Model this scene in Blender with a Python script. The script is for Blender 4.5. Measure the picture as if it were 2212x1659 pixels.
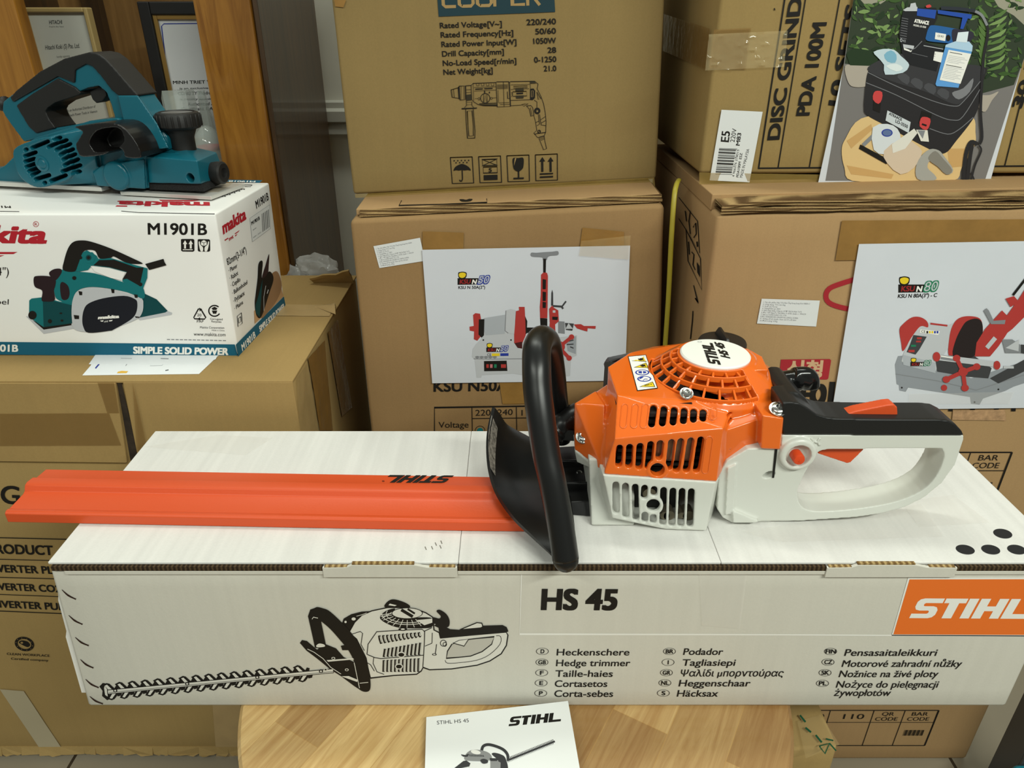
import bpy, bmesh, math, random
from mathutils import Vector, Matrix, noise
from mathutils.geometry import tessellate_polygon
from math import sin, cos, tan, pi, radians, atan2, hypot, sqrt

for o in list(bpy.data.objects):
    bpy.data.objects.remove(o)
SC = bpy.context.scene
COL = SC.collection
R = random.Random(7)

# ------------------------------------------------------------------ camera
F_PX, CX, CY = 1533.0, 1106.0, 829.5
TILT = radians(27.2)
CAM = Vector((0, 0, 1.2))
cam_data = bpy.data.cameras.new('camera')
cam_data.sensor_width = 36.0
cam_data.lens = F_PX / 2212 * 36.0
cam_data.clip_start = 0.02
cam = bpy.data.objects.new('camera', cam_data)
cam.location = CAM
cam.rotation_euler = (pi / 2 - TILT, 0, 0)
COL.objects.link(cam)
SC.camera = cam

# ------------------------------------------------------------------ light
SC.view_settings.view_transform = 'Standard'
SC.view_settings.look = 'None'
SC.view_settings.gamma = 1.0
SC.view_settings.use_curve_mapping = False
SC.view_settings.exposure = 0.0
world = bpy.data.worlds.new('world')
SC.world = world
world.use_nodes = True
bg = world.node_tree.nodes['Background']
bg.inputs[0].default_value = (0.95, 1.0, 0.89, 1)
bg.inputs[1].default_value = 0.25


def area_light(name, loc, size, power, target, col=(0.95, 1.0, 0.90)):
    d = bpy.data.lights.new(name, 'AREA')
    d.shape = 'RECTANGLE'
    d.size, d.size_y = size
    d.energy = power
    d.color = col
    o = bpy.data.objects.new(name, d)
    o.location = loc
    o.rotation_euler = (Vector(target) - Vector(loc)).to_track_quat('-Z', 'Y').to_euler()
    COL.objects.link(o)
    return o


area_light('ceiling_tube_right', (1.20, -0.95, 2.55), (1.5, 0.12), 52, (0.5, 0.6, 0.75))
area_light('ceiling_tube_left', (-1.10, -0.90, 2.60), (1.5, 0.12), 20, (-0.4, 0.7, 0.75))
area_light('ceiling_tube_middle', (0.35, 1.15, 2.95), (1.6, 0.12), 12, (0.3, 0.85, 0.6))
area_light('back_fill_light', (-0.55, 1.35, 2.90), (1.2, 0.12), 10, (-0.45, 1.6, 0.8))  # added fill lamp, brightens the back wall and the cabinet


# ------------------------------------------------------------------ measuring
def ray(u, v):
    a, b = (u - CX) / F_PX, (CY - v) / F_PX
    return Vector((a, cos(TILT) + b * sin(TILT), -sin(TILT) + b * cos(TILT)))


class Plane:
    """A real plane of the place; .at(u, v) is the point of it measured at photo pixel u, v."""
    def __init__(self, p, n):
        self.p, self.n = Vector(p), Vector(n).normalized()

    def at(self, u, v):
        d = ray(u, v)
        return CAM + d * ((self.p - CAM).dot(self.n) / d.dot(self.n))


def at(u, v, y=None, z=None, x=None):
    if y is not None:
        return Plane((0, y, 0), (0, -1, 0)).at(u, v)
    if z is not None:
        return Plane((0, 0, z), (0, 0, 1)).at(u, v)
    return Plane((x, 0, 0), (1, 0, 0)).at(u, v)


# ------------------------------------------------------------------ materials
def lin(c):
    c = c / 255.0
    return c / 12.92 if c <= 0.04045 else ((c + 0.055) / 1.055) ** 2.4


def rgb(r, g, b):
    return (lin(r), lin(g), lin(b), 1.0)


_mats = {}


def mat(name, col, rough=0.5, metal=0.0, var=0.0, vscale=30.0, bump=0.0, bscale=200.0, stretch=(1, 1, 1),
        spec=0.5, alpha=1.0, coat=0.0, trans=0.0, ior=1.45, col2=None, emit=0.0):
    if name in _mats:
        return _mats[name]
    m = bpy.data.materials.new(name)
    m.use_nodes = True
    nt = m.node_tree
    b = nt.nodes['Principled BSDF']
    c = rgb(*col)
    b.inputs['Base Color'].default_value = c
    b.inputs['Roughness'].default_value = rough
    b.inputs['Metallic'].default_value = metal
    b.inputs['Specular IOR Level'].default_value = spec
    b.inputs['IOR'].default_value = ior
    b.inputs['Alpha'].default_value = alpha
    b.inputs['Coat Weight'].default_value = coat
    b.inputs['Transmission Weight'].default_value = trans
    if emit:
        b.inputs['Emission Color'].default_value = c
        b.inputs['Emission Strength'].default_value = emit
    if var or bump:
        tc = nt.nodes.new('ShaderNodeTexCoord')
        mp = nt.nodes.new('ShaderNodeMapping')
        mp.inputs['Scale'].default_value = stretch
        nt.links.new(tc.outputs['Object'], mp.inputs[0])
    if var:
        n = nt.nodes.new('ShaderNodeTexNoise')
        n.inputs['Scale'].default_value = vscale
        n.inputs['Detail'].default_value = 6
        n.inputs['Roughness'].default_value = 0.62
        nt.links.new(mp.outputs[0], n.inputs['Vector'])
        r = nt.nodes.new('ShaderNodeValToRGB')
        r.color_ramp.elements[0].position = 0.3
        r.color_ramp.elements[1].position = 0.7
        if col2:
            r.color_ramp.elements[0].color = rgb(*col2)
            r.color_ramp.elements[1].color = c
        else:
            r.color_ramp.elements[0].color = tuple(x * (1 - var) for x in c[:3]) + (1,)
            r.color_ramp.elements[1].color = tuple(min(1, x * (1 + var)) for x in c[:3]) + (1,)
        nt.links.new(n.outputs['Fac'], r.inputs[0])
        nt.links.new(r.outputs[0], b.inputs['Base Color'])
    if bump:
        n2 = nt.nodes.new('ShaderNodeTexNoise')
        n2.inputs['Scale'].default_value = bscale
        n2.inputs['Detail'].default_value = 3
        nt.links.new(mp.outputs[0], n2.inputs['Vector'])
        bp = nt.nodes.new('ShaderNodeBump')
        bp.inputs['Strength'].default_value = bump
        bp.inputs['Distance'].default_value = 0.002
        nt.links.new(n2.outputs['Fac'], bp.inputs['Height'])
        nt.links.new(bp.outputs[0], b.inputs['Normal'])
    _mats[name] = m
    return m


def ink(name, r, g, b, rough=0.6):
    return mat('ink_' + name, (r, g, b), rough, spec=0.25)


def cardboard(name, col, flute=(1, 0, 0), fl=0.10, freq=150.0, var=0.10, rough=0.85):
    """Paper-faced corrugated board: soft flute lines across `flute`, fibres, faint stains."""
    if name in _mats:
        return _mats[name]
    m = mat(name, col, rough, spec=0.2)
    nt = m.node_tree
    b = nt.nodes['Principled BSDF']
    N = nt.nodes.new
    L = nt.links.new
    tc = N('ShaderNodeTexCoord')
    n1 = N('ShaderNodeTexNoise'); n1.inputs['Scale'].default_value = 5; n1.inputs['Detail'].default_value = 6
    n2 = N('ShaderNodeTexNoise'); n2.inputs['Scale'].default_value = 420; n2.inputs['Detail'].default_value = 3
    L(tc.outputs['Object'], n1.inputs['Vector'])
    L(tc.outputs['Object'], n2.inputs['Vector'])
    mp = N('ShaderNodeMapping')
    mp.inputs['Scale'].default_value = [1.0 if f else 0.02 for f in flute]
    L(tc.outputs['Object'], mp.inputs[0])
    n3 = N('ShaderNodeTexNoise'); n3.inputs['Scale'].default_value = freq; n3.inputs['Detail'].default_value = 2
    L(mp.outputs[0], n3.inputs['Vector'])
    add = N('ShaderNodeMath'); add.operation = 'MULTIPLY_ADD'
    L(n1.outputs['Fac'], add.inputs[0]); add.inputs[1].default_value = 0.55
    a2 = N('ShaderNodeMath'); a2.operation = 'MULTIPLY_ADD'
    L(n2.outputs['Fac'], a2.inputs[0]); a2.inputs[1].default_value = 0.30
    a3 = N('ShaderNodeMath'); a3.operation = 'MULTIPLY'
    L(n3.outputs['Fac'], a3.inputs[0]); a3.inputs[1].default_value = fl * 3
    L(a3.outputs[0], a2.inputs[2]); L(a2.outputs[0], add.inputs[2])
    r = N('ShaderNodeMapRange')
    r.inputs['From Min'].default_value = 0.25 + fl
    r.inputs['From Max'].default_value = 0.60 + fl * 2
    r.inputs['To Min'].default_value = 1 - var
    r.inputs['To Max'].default_value = 1 + var
    L(add.outputs[0], r.inputs['Value'])
    mx = N('ShaderNodeVectorMath'); mx.operation = 'SCALE'
    mx.inputs[0].default_value = rgb(*col)[:3]
    L(r.outputs[0], mx.inputs['Scale'])
    L(mx.outputs[0], b.inputs['Base Color'])
    bp = N('ShaderNodeBump'); bp.inputs['Strength'].default_value = 0.25; bp.inputs['Distance'].default_value = 0.0012
    L(add.outputs[0], bp.inputs['Height'])
    L(bp.outputs[0], b.inputs['Normal'])
    return m


def corrugated(name, axis=0, period=0.0045, light=(96, 78, 56), dark=(44, 34, 25)):
    """The cut edge of corrugated board: a wave of paper between two liners."""
    if name in _mats:
        return _mats[name]
    m = mat(name, light, 0.9, spec=0.1)
    nt = m.node_tree
    N = nt.nodes.new
    L = nt.links.new
    tc = N('ShaderNodeTexCoord')
    w = N('ShaderNodeTexWave')
    w.bands_direction = 'XYZ'[axis]
    w.inputs['Scale'].default_value = 2 * pi / 20 / period
    w.inputs['Distortion'].default_value = 5.0
    w.inputs['Detail'].default_value = 3
    w.inputs['Detail Scale'].default_value = 60
    L(tc.outputs['Object'], w.inputs['Vector'])
    r = N('ShaderNodeValToRGB')
    r.color_ramp.elements[0].position = 0.6
    r.color_ramp.elements[0].color = rgb(*dark)
    r.color_ramp.elements[1].position = 0.95
    r.color_ramp.elements[1].color = rgb(*light)
    L(w.outputs['Fac'], r.inputs[0])
    L(r.outputs[0], nt.nodes['Principled BSDF'].inputs['Base Color'])
    return m


def wood(name, c1, c2, axis=2, scale=1.0, rough=0.35, planks=None, coat=0.3):
    if name in _mats:
        return _mats[name]
    m = mat(name, c1, rough, coat=coat)
    nt = m.node_tree
    N = nt.nodes.new
    L = nt.links.new
    tc = N('ShaderNodeTexCoord')
    mp = N('ShaderNodeMapping')
    s = [14.0 * scale] * 3
    s[axis] = 1.1 * scale
    mp.inputs['Scale'].default_value = s
    if planks:
        m0 = N('ShaderNodeMapping'); m0.inputs['Rotation'].default_value = (0, 0, planks)
        L(tc.outputs['Object'], m0.inputs[0])
        L(m0.outputs[0], mp.inputs[0])
    else:
        L(tc.outputs['Object'], mp.inputs[0])
    n = N('ShaderNodeTexNoise'); n.inputs['Scale'].default_value = 3; n.inputs['Detail'].default_value = 8
    n.inputs['Roughness'].default_value = 0.65; n.inputs['Distortion'].default_value = 1.2
    L(mp.outputs[0], n.inputs['Vector'])
    r = N('ShaderNodeValToRGB')
    r.color_ramp.elements[0].position = 0.32; r.color_ramp.elements[0].color = rgb(*c2)
    r.color_ramp.elements[1].position = 0.66; r.color_ramp.elements[1].color = rgb(*c1)
    L(n.outputs['Fac'], r.inputs[0])
    out = r.outputs[0]
    if planks:
        m2 = N('ShaderNodeMapping'); m2.inputs['Rotation'].default_value = (0, 0, planks)
        L(tc.outputs['Object'], m2.inputs[0])
        br = N('ShaderNodeTexBrick')
        br.offset = 0.37
        br.inputs['Scale'].default_value = 1.0
        br.inputs['Brick Width'].default_value = 0.55
        br.inputs['Row Height'].default_value = 0.064
        br.inputs['Mortar Size'].default_value = 0.0003
        br.inputs['Bias'].default_value = 0.0
        br.inputs['Color1'].default_value = (1.05, 1.05, 1.05, 1)
        br.inputs['Color2'].default_value = (0.50, 0.41, 0.34, 1)
        br.inputs['Mortar'].default_value = (0.7, 0.6, 0.45, 1)
        L(m2.outputs[0], br.inputs['Vector'])
        mx = N('ShaderNodeMix'); mx.data_type = 'RGBA'; mx.blend_type = 'MULTIPLY'
        mx.inputs['Factor'].default_value = 1.0
        L(out, mx.inputs['A']); L(br.outputs['Color'], mx.inputs['B'])
        out = mx.outputs['Result']
    L(out, nt.nodes['Principled BSDF'].inputs['Base Color'])
    return m


# ------------------------------------------------------------------ mesh helpers
def add_box(bm, lo, hi):
    lo, hi = Vector(lo), Vector(hi)
    v = [bm.verts.new((x, y, z)) for z in (lo.z, hi.z) for y in (lo.y, hi.y) for x in (lo.x, hi.x)]
    for f in ((0, 2, 3, 1), (4, 5, 7, 6), (0, 1, 5, 4), (2, 6, 7, 3), (0, 4, 6, 2), (1, 3, 7, 5)):
        bm.faces.new([v[i] for i in f])
    return v


def add_hex(bm, front, back):
    """front/back: TL, TR, BR, BL."""
    a = [bm.verts.new(p) for p in front]
    b = [bm.verts.new(p) for p in back]
    bm.faces.new(a[::-1]); bm.faces.new(b)
    for i in range(4):
        j = (i + 1) % 4
        bm.faces.new((a[i], a[j], b[j], b[i]))


def frame_of(d):
    d = d.normalized()
    a = Vector((0, 0, 1)) if abs(d.z) < 0.9 else Vector((1, 0, 0))
    s = d.cross(a).normalized()
    return s, s.cross(d)


def add_tube(bm, path, rad, n=12, cap=True, flat=1.0):
    path = [Vector(p) for p in path]
    if not hasattr(rad, '__len__'):
        rad = [rad] * len(path)
    rings = []
    s = None
    for i, p in enumerate(path):
        d = (path[min(i + 1, len(path) - 1)] - path[max(i - 1, 0)]).normalized()
        if s is None:
            s, t = frame_of(d)
        else:
            s = (s - d * s.dot(d)).normalized()
            t = s.cross(d)
        rings.append([bm.verts.new(p + (s * cos(2 * pi * k / n) + t * sin(2 * pi * k / n) * flat) * rad[i]) for k in range(n)])
    for a, b in zip(rings, rings[1:]):
        for k in range(n):
            bm.faces.new((a[k], a[(k + 1) % n], b[(k + 1) % n], b[k]))
    if cap:
        bm.faces.new(rings[0][::-1]); bm.faces.new(rings[-1])


def add_lathe(bm, prof, c, axis=(0, 0, 1), n=32, a0=0.0, a1=2 * pi):
    """prof: (radius, height) pairs."""
    ax = Vector(axis).normalized()
    s, t = frame_of(ax)
    c = Vector(c)
    full = abs(a1 - a0 - 2 * pi) < 1e-6
    m = n if full else n + 1
    rings = []
    for r, h in prof:
        if r < 1e-6:
            rings.append([bm.verts.new(c + ax * h)])
        else:
            rings.append([bm.verts.new(c + ax * h + (s * cos(a0 + (a1 - a0) * k / n) + t * sin(a0 + (a1 - a0) * k / n)) * r) for k in range(m)])
    for a, b in zip(rings, rings[1:]):
        for k in range(n):
            k2 = (k + 1) % n if full else k + 1
            if len(a) == 1 and len(b) == 1:
                continue
            if len(a) == 1:
                bm.faces.new((a[0], b[k2], b[k]))
            elif len(b) == 1:
                bm.faces.new((a[k], a[k2], b[0]))
            else:
                bm.faces.new((a[k], a[k2], b[k2], b[k]))
    if full:
        for rg, rev in ((rings[0], True), (rings[-1], False)):
            if len(rg) > 1:
                bm.faces.new(rg[::-1] if rev else rg)


def add_prism(bm, pts, d):
    """Closed prism: polygon pts (3-D, roughly planar) swept along d."""
    pts = [Vector(p) for p in pts]
    d = Vector(d)
    tri = tessellate_polygon([pts])
    a = [bm.verts.new(p) for p in pts]
    b = [bm.verts.new(p + d) for p in pts]
    for t in tri:
        bm.faces.new([a[i] for i in t])
        bm.faces.new([b[i] for i in t][::-1])
    n = len(pts)
    for i in range(n):
        j = (i + 1) % n
        bm.faces.new((a[i], b[i], b[j], a[j]))
    bmesh.ops.recalc_face_normals(bm, faces=bm.faces)


def add_hull(bm, pts):
    vs = [bm.verts.new(p) for p in pts]
    r = bmesh.ops.convex_hull(bm, input=vs)
    junk = [g for g in r['geom_interior'] if isinstance(g, bmesh.types.BMVert)]
    junk += [g for g in r['geom_unused'] if isinstance(g, bmesh.types.BMVert)]
    bmesh.ops.delete(bm, geom=list(set(junk)), context='VERTS')


def sheet(bm, rows, thick=None):
    g = [[bm.verts.new(p) for p in r] for r in rows]
    fs = []
    for a, b in zip(g, g[1:]):
        for k in range(len(a) - 1):
            fs.append(bm.faces.new((a[k], a[k + 1], b[k + 1], b[k])))
    if thick:
        bmesh.ops.recalc_face_normals(bm, faces=fs)
        bmesh.ops.solidify(bm, geom=fs, thickness=thick)
    return g


def smooth_path(pts, n=6, closed=False):
    pts = [Vector(p) for p in pts]
    out = []
    m = len(pts)
    rng = range(m) if closed else range(m - 1)
    for i in rng:
        if closed:
            p0, p1, p2, p3 = pts[i - 1], pts[i], pts[(i + 1) % m], pts[(i + 2) % m]
        else:
            p0, p1, p2, p3 = pts[max(i - 1, 0)], pts[i], pts[i + 1], pts[min(i + 2, m - 1)]
        for k in range(n):
            t = k / n
            out.append(0.5 * ((2 * p1) + (p2 - p0) * t + (2 * p0 - 5 * p1 + 4 * p2 - p3) * t * t + (3 * p1 - p0 - 3 * p2 + p3) * t ** 3))
    if not closed:
        out.append(pts[-1])
    return out


def smooth2(pts, n=4, closed=True):
    return [(p.x, p.y) for p in smooth_path([Vector((x, y, 0)) for x, y in pts], n, closed)]


# ------------------------------------------------------------------ objects
def obj(name, bm, material, parent=None, smooth=False, bevel=0.0, seg=2, recalc=True, angle=35):
    if recalc:
        bmesh.ops.recalc_face_normals(bm, faces=bm.faces)
    me = bpy.data.meshes.new(name)
    bm.to_mesh(me)
    bm.free()
    return obj_me(name, me, material, parent, smooth, bevel, seg, angle)


def obj_me(name, me, material, parent=None, smooth=False, bevel=0.0, seg=2, angle=35):
    o = bpy.data.objects.new(name, me)
    COL.objects.link(o)
    for m in (material if isinstance(material, (list, tuple)) else [material]):
        me.materials.append(m)
    if parent is not None:
        org = parent.matrix_world.translation if parent.parent is None else parent['_org']
        org = Vector(parent['_org'])
        me.transform(Matrix.Translation(-org))
        o.parent = parent
        o['_org'] = tuple(org)
    else:
        o['_org'] = (0.0, 0.0, 0.0)
    if smooth:
        me.polygons.foreach_set('use_smooth', [True] * len(me.polygons))
        if smooth == 'auto':
            me.set_sharp_from_angle(angle=radians(angle))
    if bevel:
        b = o.modifiers.new('bevel', 'BEVEL')
        b.width = bevel
        b.segments = seg
        b.limit_method = 'ANGLE'
        b.angle_limit = radians(angle)
        b.use_clamp_overlap = True
        if smooth:
            b.harden_normals = False
    return o


def thing(name, label, cat, loc=(0, 0, 0), group=None):
    o = bpy.data.objects.new(name, None)
    o.empty_display_size = 0.02
    o.location = loc
    COL.objects.link(o)
    o['_org'] = tuple(Vector(loc))
    tag(o, label, cat, group)
    return o


def tag(o, label, cat, group=None):
    o['label'] = label
    o['category'] = cat
    if group:
        o['group'] = group
    return o


def struct(o):
    o['kind'] = 'structure'
    return o


def rehome(o, loc):
    """Put the origin of a one-mesh thing at its base."""
    o.data.transform(Matrix.Translation(-Vector(loc)))
    o.location = loc
    o['_org'] = tuple(Vector(loc))
    return o


def _tmp(bm):
    bmesh.ops.recalc_face_normals(bm, faces=bm.faces)
    me = bpy.data.meshes.new('tmp')
    bm.to_mesh(me)
    bm.free()
    o = bpy.data.objects.new('tmp', me)
    COL.objects.link(o)
    return o


def solid(adds, cuts=(), voxel=0.001, smooth=5, factor=0.5):
    """Moulded body: union of the closed pieces `adds`, minus `cuts`, with every edge softly rounded.
    A piece is a list of points (its convex hull) or a function that fills a bmesh."""
    def mk(x):
        bm = bmesh.new()
        if callable(x):
            x(bm)
        else:
            add_hull(bm, [Vector(p) for p in x])
        return _tmp(bm)
    tmps = [mk(a) for a in adds]
    base = tmps[0]
    for t in tmps[1:]:
        m = base.modifiers.new('u', 'BOOLEAN'); m.operation = 'UNION'; m.object = t; m.solver = 'MANIFOLD'
    for c in cuts:
        t = mk(c)
        tmps.append(t)
        m = base.modifiers.new('d', 'BOOLEAN'); m.operation = 'DIFFERENCE'; m.object = t; m.solver = 'MANIFOLD'
    if voxel:
        m = base.modifiers.new('r', 'REMESH'); m.mode = 'VOXEL'; m.voxel_size = voxel
    if smooth:
        m = base.modifiers.new('s', 'SMOOTH'); m.factor = factor; m.iterations = smooth
    dg = bpy.context.evaluated_depsgraph_get()
    me = bpy.data.meshes.new_from_object(base.evaluated_get(dg))
    for t in tmps:
        d = t.data
        bpy.data.objects.remove(t)
        bpy.data.meshes.remove(d)
    me.materials.clear()
    return me


# ------------------------------------------------------------------ printing on flat faces
_fonts = {}


def text_shape(s, bold=0.0, space=1.0):
    """Glyph outlines of s as (verts, faces, width): cap height 1, origin at the baseline start."""
    k = (s, bold, space)
    if k in _fonts:
        return _fonts[k]
    c = bpy.data.curves.new('txt', 'FONT')
    c.body = s
    c.size = 1.0
    c.space_character = space
    c.resolution_u = 5
    c.fill_mode = 'FRONT'
    o = bpy.data.objects.new('txt', c)
    COL.objects.link(o)
    dg = bpy.context.evaluated_depsgraph_get()
    me = bpy.data.meshes.new_from_object(o.evaluated_get(dg))
    vs = [(v.co.x, v.co.y) for v in me.vertices]
    fs = [tuple(p.vertices) for p in me.polygons]
    bpy.data.objects.remove(o)
    bpy.data.curves.remove(c)
    bpy.data.meshes.remove(me)
    if not vs:
        vs, fs = [(0, 0), (0.01, 0), (0, 0.01)], []
    x0 = min(v[0] for v in vs)
    x1 = max(v[0] for v in vs)
    cap = 0.682
    if bold:
        v0, f0, n0 = list(vs), list(fs), len(vs)
        vs, fs = [], []
        for k in range(8):
            dx, dy = ((-1, -1), (1, -1), (-1, 1), (1, 1), (0, -1), (0, 1), (-1, 0), (1, 0))[k]
            dx, dy = dx * bold, dy * bold * .7
            o_ = len(vs)
            vs += [(x + dx, y + dy, k) for x, y in v0]
            fs += [tuple(o_ + i for i in f) for f in f0]
        x0 -= bold; x1 += bold; cap += bold * .7
    r = ([((v[0] - x0) / (x1 - x0), v[1] / cap, v[2] if len(v) > 2 else 0) for v in vs], fs)
    _fonts[k] = r
    return r


class Print:
    """Flat printing on a plane. Coordinates are measured in the photo (through an optional
    zoom: offset, scale) and laid on the plane as real ink-thin shapes."""
    LIFT = 0.00014

    def __init__(self, plane, zoom=(0, 0, 1.0), base=0.0002):
        self.pl, self.z, self.base = plane, zoom, base
        self.v, self.f, self.fm, self.mats = [], [], [], []
        self.layer = 0
        self.count = {}

    def P(self, p, layer=None):
        ox, oy, s = self.z
        q = self.pl.at(ox + p[0] * s, oy + p[1] * s)
        l = self.layer if layer is None else layer
        return q + self.pl.n * (self.base + l * self.LIFT)

    def _m(self, m):
        if m not in self.mats:
            self.mats.append(m)
        return self.mats.index(m)

    def _add(self, vs, fs, m, layer=None):
        o = len(self.v)
        c = self.count.get(layer, 0)
        self.count[layer] = c + 1
        up = self.pl.n * (c % 45 * 2.5e-6)      # later ink lies on earlier ink
        self.v += [v + up for v in vs]
        k = self._m(m)
        for f in fs:
            self.f.append([o + i for i in f])
            self.fm.append(k)

    def poly(self, pts, m, layer=None, holes=()):
        loops = [[self.P(p, layer) for p in pts]] + [[self.P(p, layer) for p in h] for h in holes]
        fs = tessellate_polygon(loops)
        self._add([p for l in loops for p in l], fs, m, layer)

    def smooth(self, pts, m, layer=None, n=4):
        self.poly(smooth2(pts, n), m, layer)

    def rect(self, x0, y0, x1, y1, m, layer=None):
        self.poly([(x0, y0), (x1, y0), (x1, y1), (x0, y1)], m, layer)

    def frame(self, quad, w, m, layer=None):
        self.stroke(list(quad) + [quad[0], quad[1]], w, m, layer)

    def ell(self, c, rx, ry, m, layer=None, n=28, rot=0.0, hole=None):
        def ring(a, b):
            return [(c[0] + a * cos(2 * pi * k / n) * cos(rot) - b * sin(2 * pi * k / n) * sin(rot),
                     c[1] + a * cos(2 * pi * k / n) * sin(rot) + b * sin(2 * pi * k / n) * cos(rot)) for k in range(n)]
        if hole:
            o, i = ring(rx, ry), ring(rx * hole, ry * hole)
            vs = [self.P(p, layer) for p in o + i]
            self._add(vs, [(k, (k + 1) % n, n + (k + 1) % n, n + k) for k in range(n)], m, layer)
        else:
            self.poly(ring(rx, ry), m, layer)

    def stroke(self, pts, w, m, layer=None, curve=0):
        if curve:
            pts = smooth2(pts, curve, False)
        vs, fs = [], []
        n = len(pts)
        if hasattr(w, '__len__') and len(w) != n:
            w = [w[min(int(i / max(1, n - 1) * (len(w) - 1)), len(w) - 2)] * (1 - (i / max(1, n - 1) * (len(w) - 1)) % 1) + w[min(int(i / max(1, n - 1) * (len(w) - 1)) + 1, len(w) - 1)] * ((i / max(1, n - 1) * (len(w) - 1)) % 1) for i in range(n)]
        for i, p in enumerate(pts):
            a, b = pts[max(i - 1, 0)], pts[min(i + 1, n - 1)]
            dx, dy = b[0] - a[0], b[1] - a[1]
            l = hypot(dx, dy) or 1
            k = 1.0
            if 0 < i < n - 1:
                d1 = (p[0] - a[0], p[1] - a[1]); d2 = (b[0] - p[0], b[1] - p[1])
                l1 = hypot(*d1) or 1; l2 = hypot(*d2) or 1
                cs = max(-1, min(1, (d1[0] * d2[0] + d1[1] * d2[1]) / l1 / l2))
                k = min(1.6, 1 / max(0.3, sqrt((1 + cs) / 2)))
            ww = w[i] if hasattr(w, '__len__') else w
            ox, oy = -dy / l * ww / 2 * k, dx / l * ww / 2 * k
            vs += [self.P((p[0] + ox, p[1] + oy), layer), self.P((p[0] - ox, p[1] - oy), layer)]
        for i in range(n - 1):
            fs.append((2 * i, 2 * i + 1, 2 * i + 3, 2 * i + 2))
        self._add(vs, fs, m, layer)

    def text(self, s, p0, p1, up, m, bold=0.0, layer=None, space=1.0):
        """Baseline from p0 to p1 (full width), `up` = where the top of the first capital stands."""
        vs, fs = text_shape(s, bold, space)
        a, b, c = self.P(p0, layer), self.P(p1, layer), self.P(up, layer)
        X, Y = b - a, c - a
        self._add([a + X * x + Y * y + self.pl.n * (k * .000012) for x, y, k in vs], fs, m, layer)

    def line(self, s, x, y, w, h, m, bold=0.0, layer=None, slant=0.0, rise=0.0):
        """Text by its baseline start, width and cap height; slant/rise in the same units."""
        self.text(s, (x, y), (x + w, y + rise), (x + slant, y - h), m, bold, layer)

    def build(self, name, parent, into=None):
        """As a part of `parent`, or printed straight into the face of an existing mesh `into`."""
        me = bpy.data.meshes.new(name)
        me.from_pydata([tuple(v) for v in self.v], [], self.f)
        me.update()
        # all faces look along the plane's normal
        bm = bmesh.new()
        bm.from_mesh(me)
        bm.normal_update()
        for f in bm.faces:
            if f.normal.dot(self.pl.n) < 0:
                f.normal_flip()
        bm.to_mesh(me)
        bm.free()
        if into is not None:
            me.transform(Matrix.Translation(-Vector(into['_org'])))
            k0 = len(into.data.materials)
            for m in self.mats:
                into.data.materials.append(m)
            me.polygons.foreach_set('material_index', [k + k0 for k in self.fm])
            bm = bmesh.new()
            bm.from_mesh(into.data)
            bm.from_mesh(me)
            bm.to_mesh(into.data)
            bm.free()
            bpy.data.meshes.remove(me)
            return into
        o = obj_me(name, me, self.mats, parent)
        me.polygons.foreach_set('material_index', self.fm)
        return o


def part_of(t, name):
    return next(c for c in bpy.data.objects if c.parent == t and c.name.split('.')[0] == name)


def carton(name, label, cat, front, depth, m, group=None, cuts=0.03, wob=0.0014, rnd=0.005, extra=None, body='box_body'):
    """A used cardboard box from its front corners TL TR BR BL and a depth vector (or four back corners)."""
    front = [Vector(p) for p in front]
    back = [Vector(p) for p in depth] if len(depth) == 4 else [p + Vector(depth) for p in front]
    base = (front[2] + front[3] + back[2] + back[3]) / 4
    t = thing(name, label, cat, base, group)
    bm = bmesh.new()
    add_hex(bm, front, back)
    bmesh.ops.recalc_face_normals(bm, faces=bm.faces)
    bmesh.ops.bevel(bm, geom=list(bm.edges), offset=rnd, segments=2, affect='EDGES', profile=0.5)
    for _ in range(4):
        es = [e for e in bm.edges if e.calc_length() > cuts * 1.5]
        if not es:
            break
        bmesh.ops.subdivide_edges(bm, edges=es, cuts=1, use_grid_fill=True)
    bm.normal_update()
    for v in bm.verts:
        k = 0.5 + 0.5 * noise.noise(v.co * 14) * 0.7 + 0.5 * noise.noise(v.co * 45) * 0.3
        v.co -= v.normal * wob * max(0, min(1, k))
    obj(body, bm, m, t, smooth='auto', angle=50)
    return t
# ================================================================== the setting
T = {}
K_TAN = cardboard('cardboard_tan', (160, 132, 84), flute=(1, 0, 0), fl=0.05)
K_BROWN = cardboard('cardboard_brown', (166, 134, 94), flute=(1, 0, 0), fl=0.05)
K_OLIVE = cardboard('cardboard_olive', (148, 124, 78), flute=(1, 0, 0), fl=0.05)
K_KRAFT = cardboard('cardboard_kraft', (164, 137, 88), flute=(1, 0, 0), fl=0.05)
K_WHITE = cardboard('cardboard_white', (226, 223, 217), flute=(1, 0, 0), fl=0.13, freq=120, var=0.05, rough=0.6)
M_FLUTE = corrugated('corrugated_edge', 0)
M_TAPE = mat('brown_tape', (140, 104, 52), 0.22, spec=0.6, var=0.12, vscale=25, bump=0.25, bscale=90)
M_TAPE2 = mat('pale_tape', (178, 150, 104), 0.3, spec=0.5, var=0.08, vscale=20)
M_OAK = wood('honey_wood', (160, 110, 42), (120, 75, 22), axis=2, rough=0.3)
M_DARKWOOD = wood('dark_wood', (74, 50, 24), (48, 32, 14), axis=2, rough=0.45)

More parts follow.
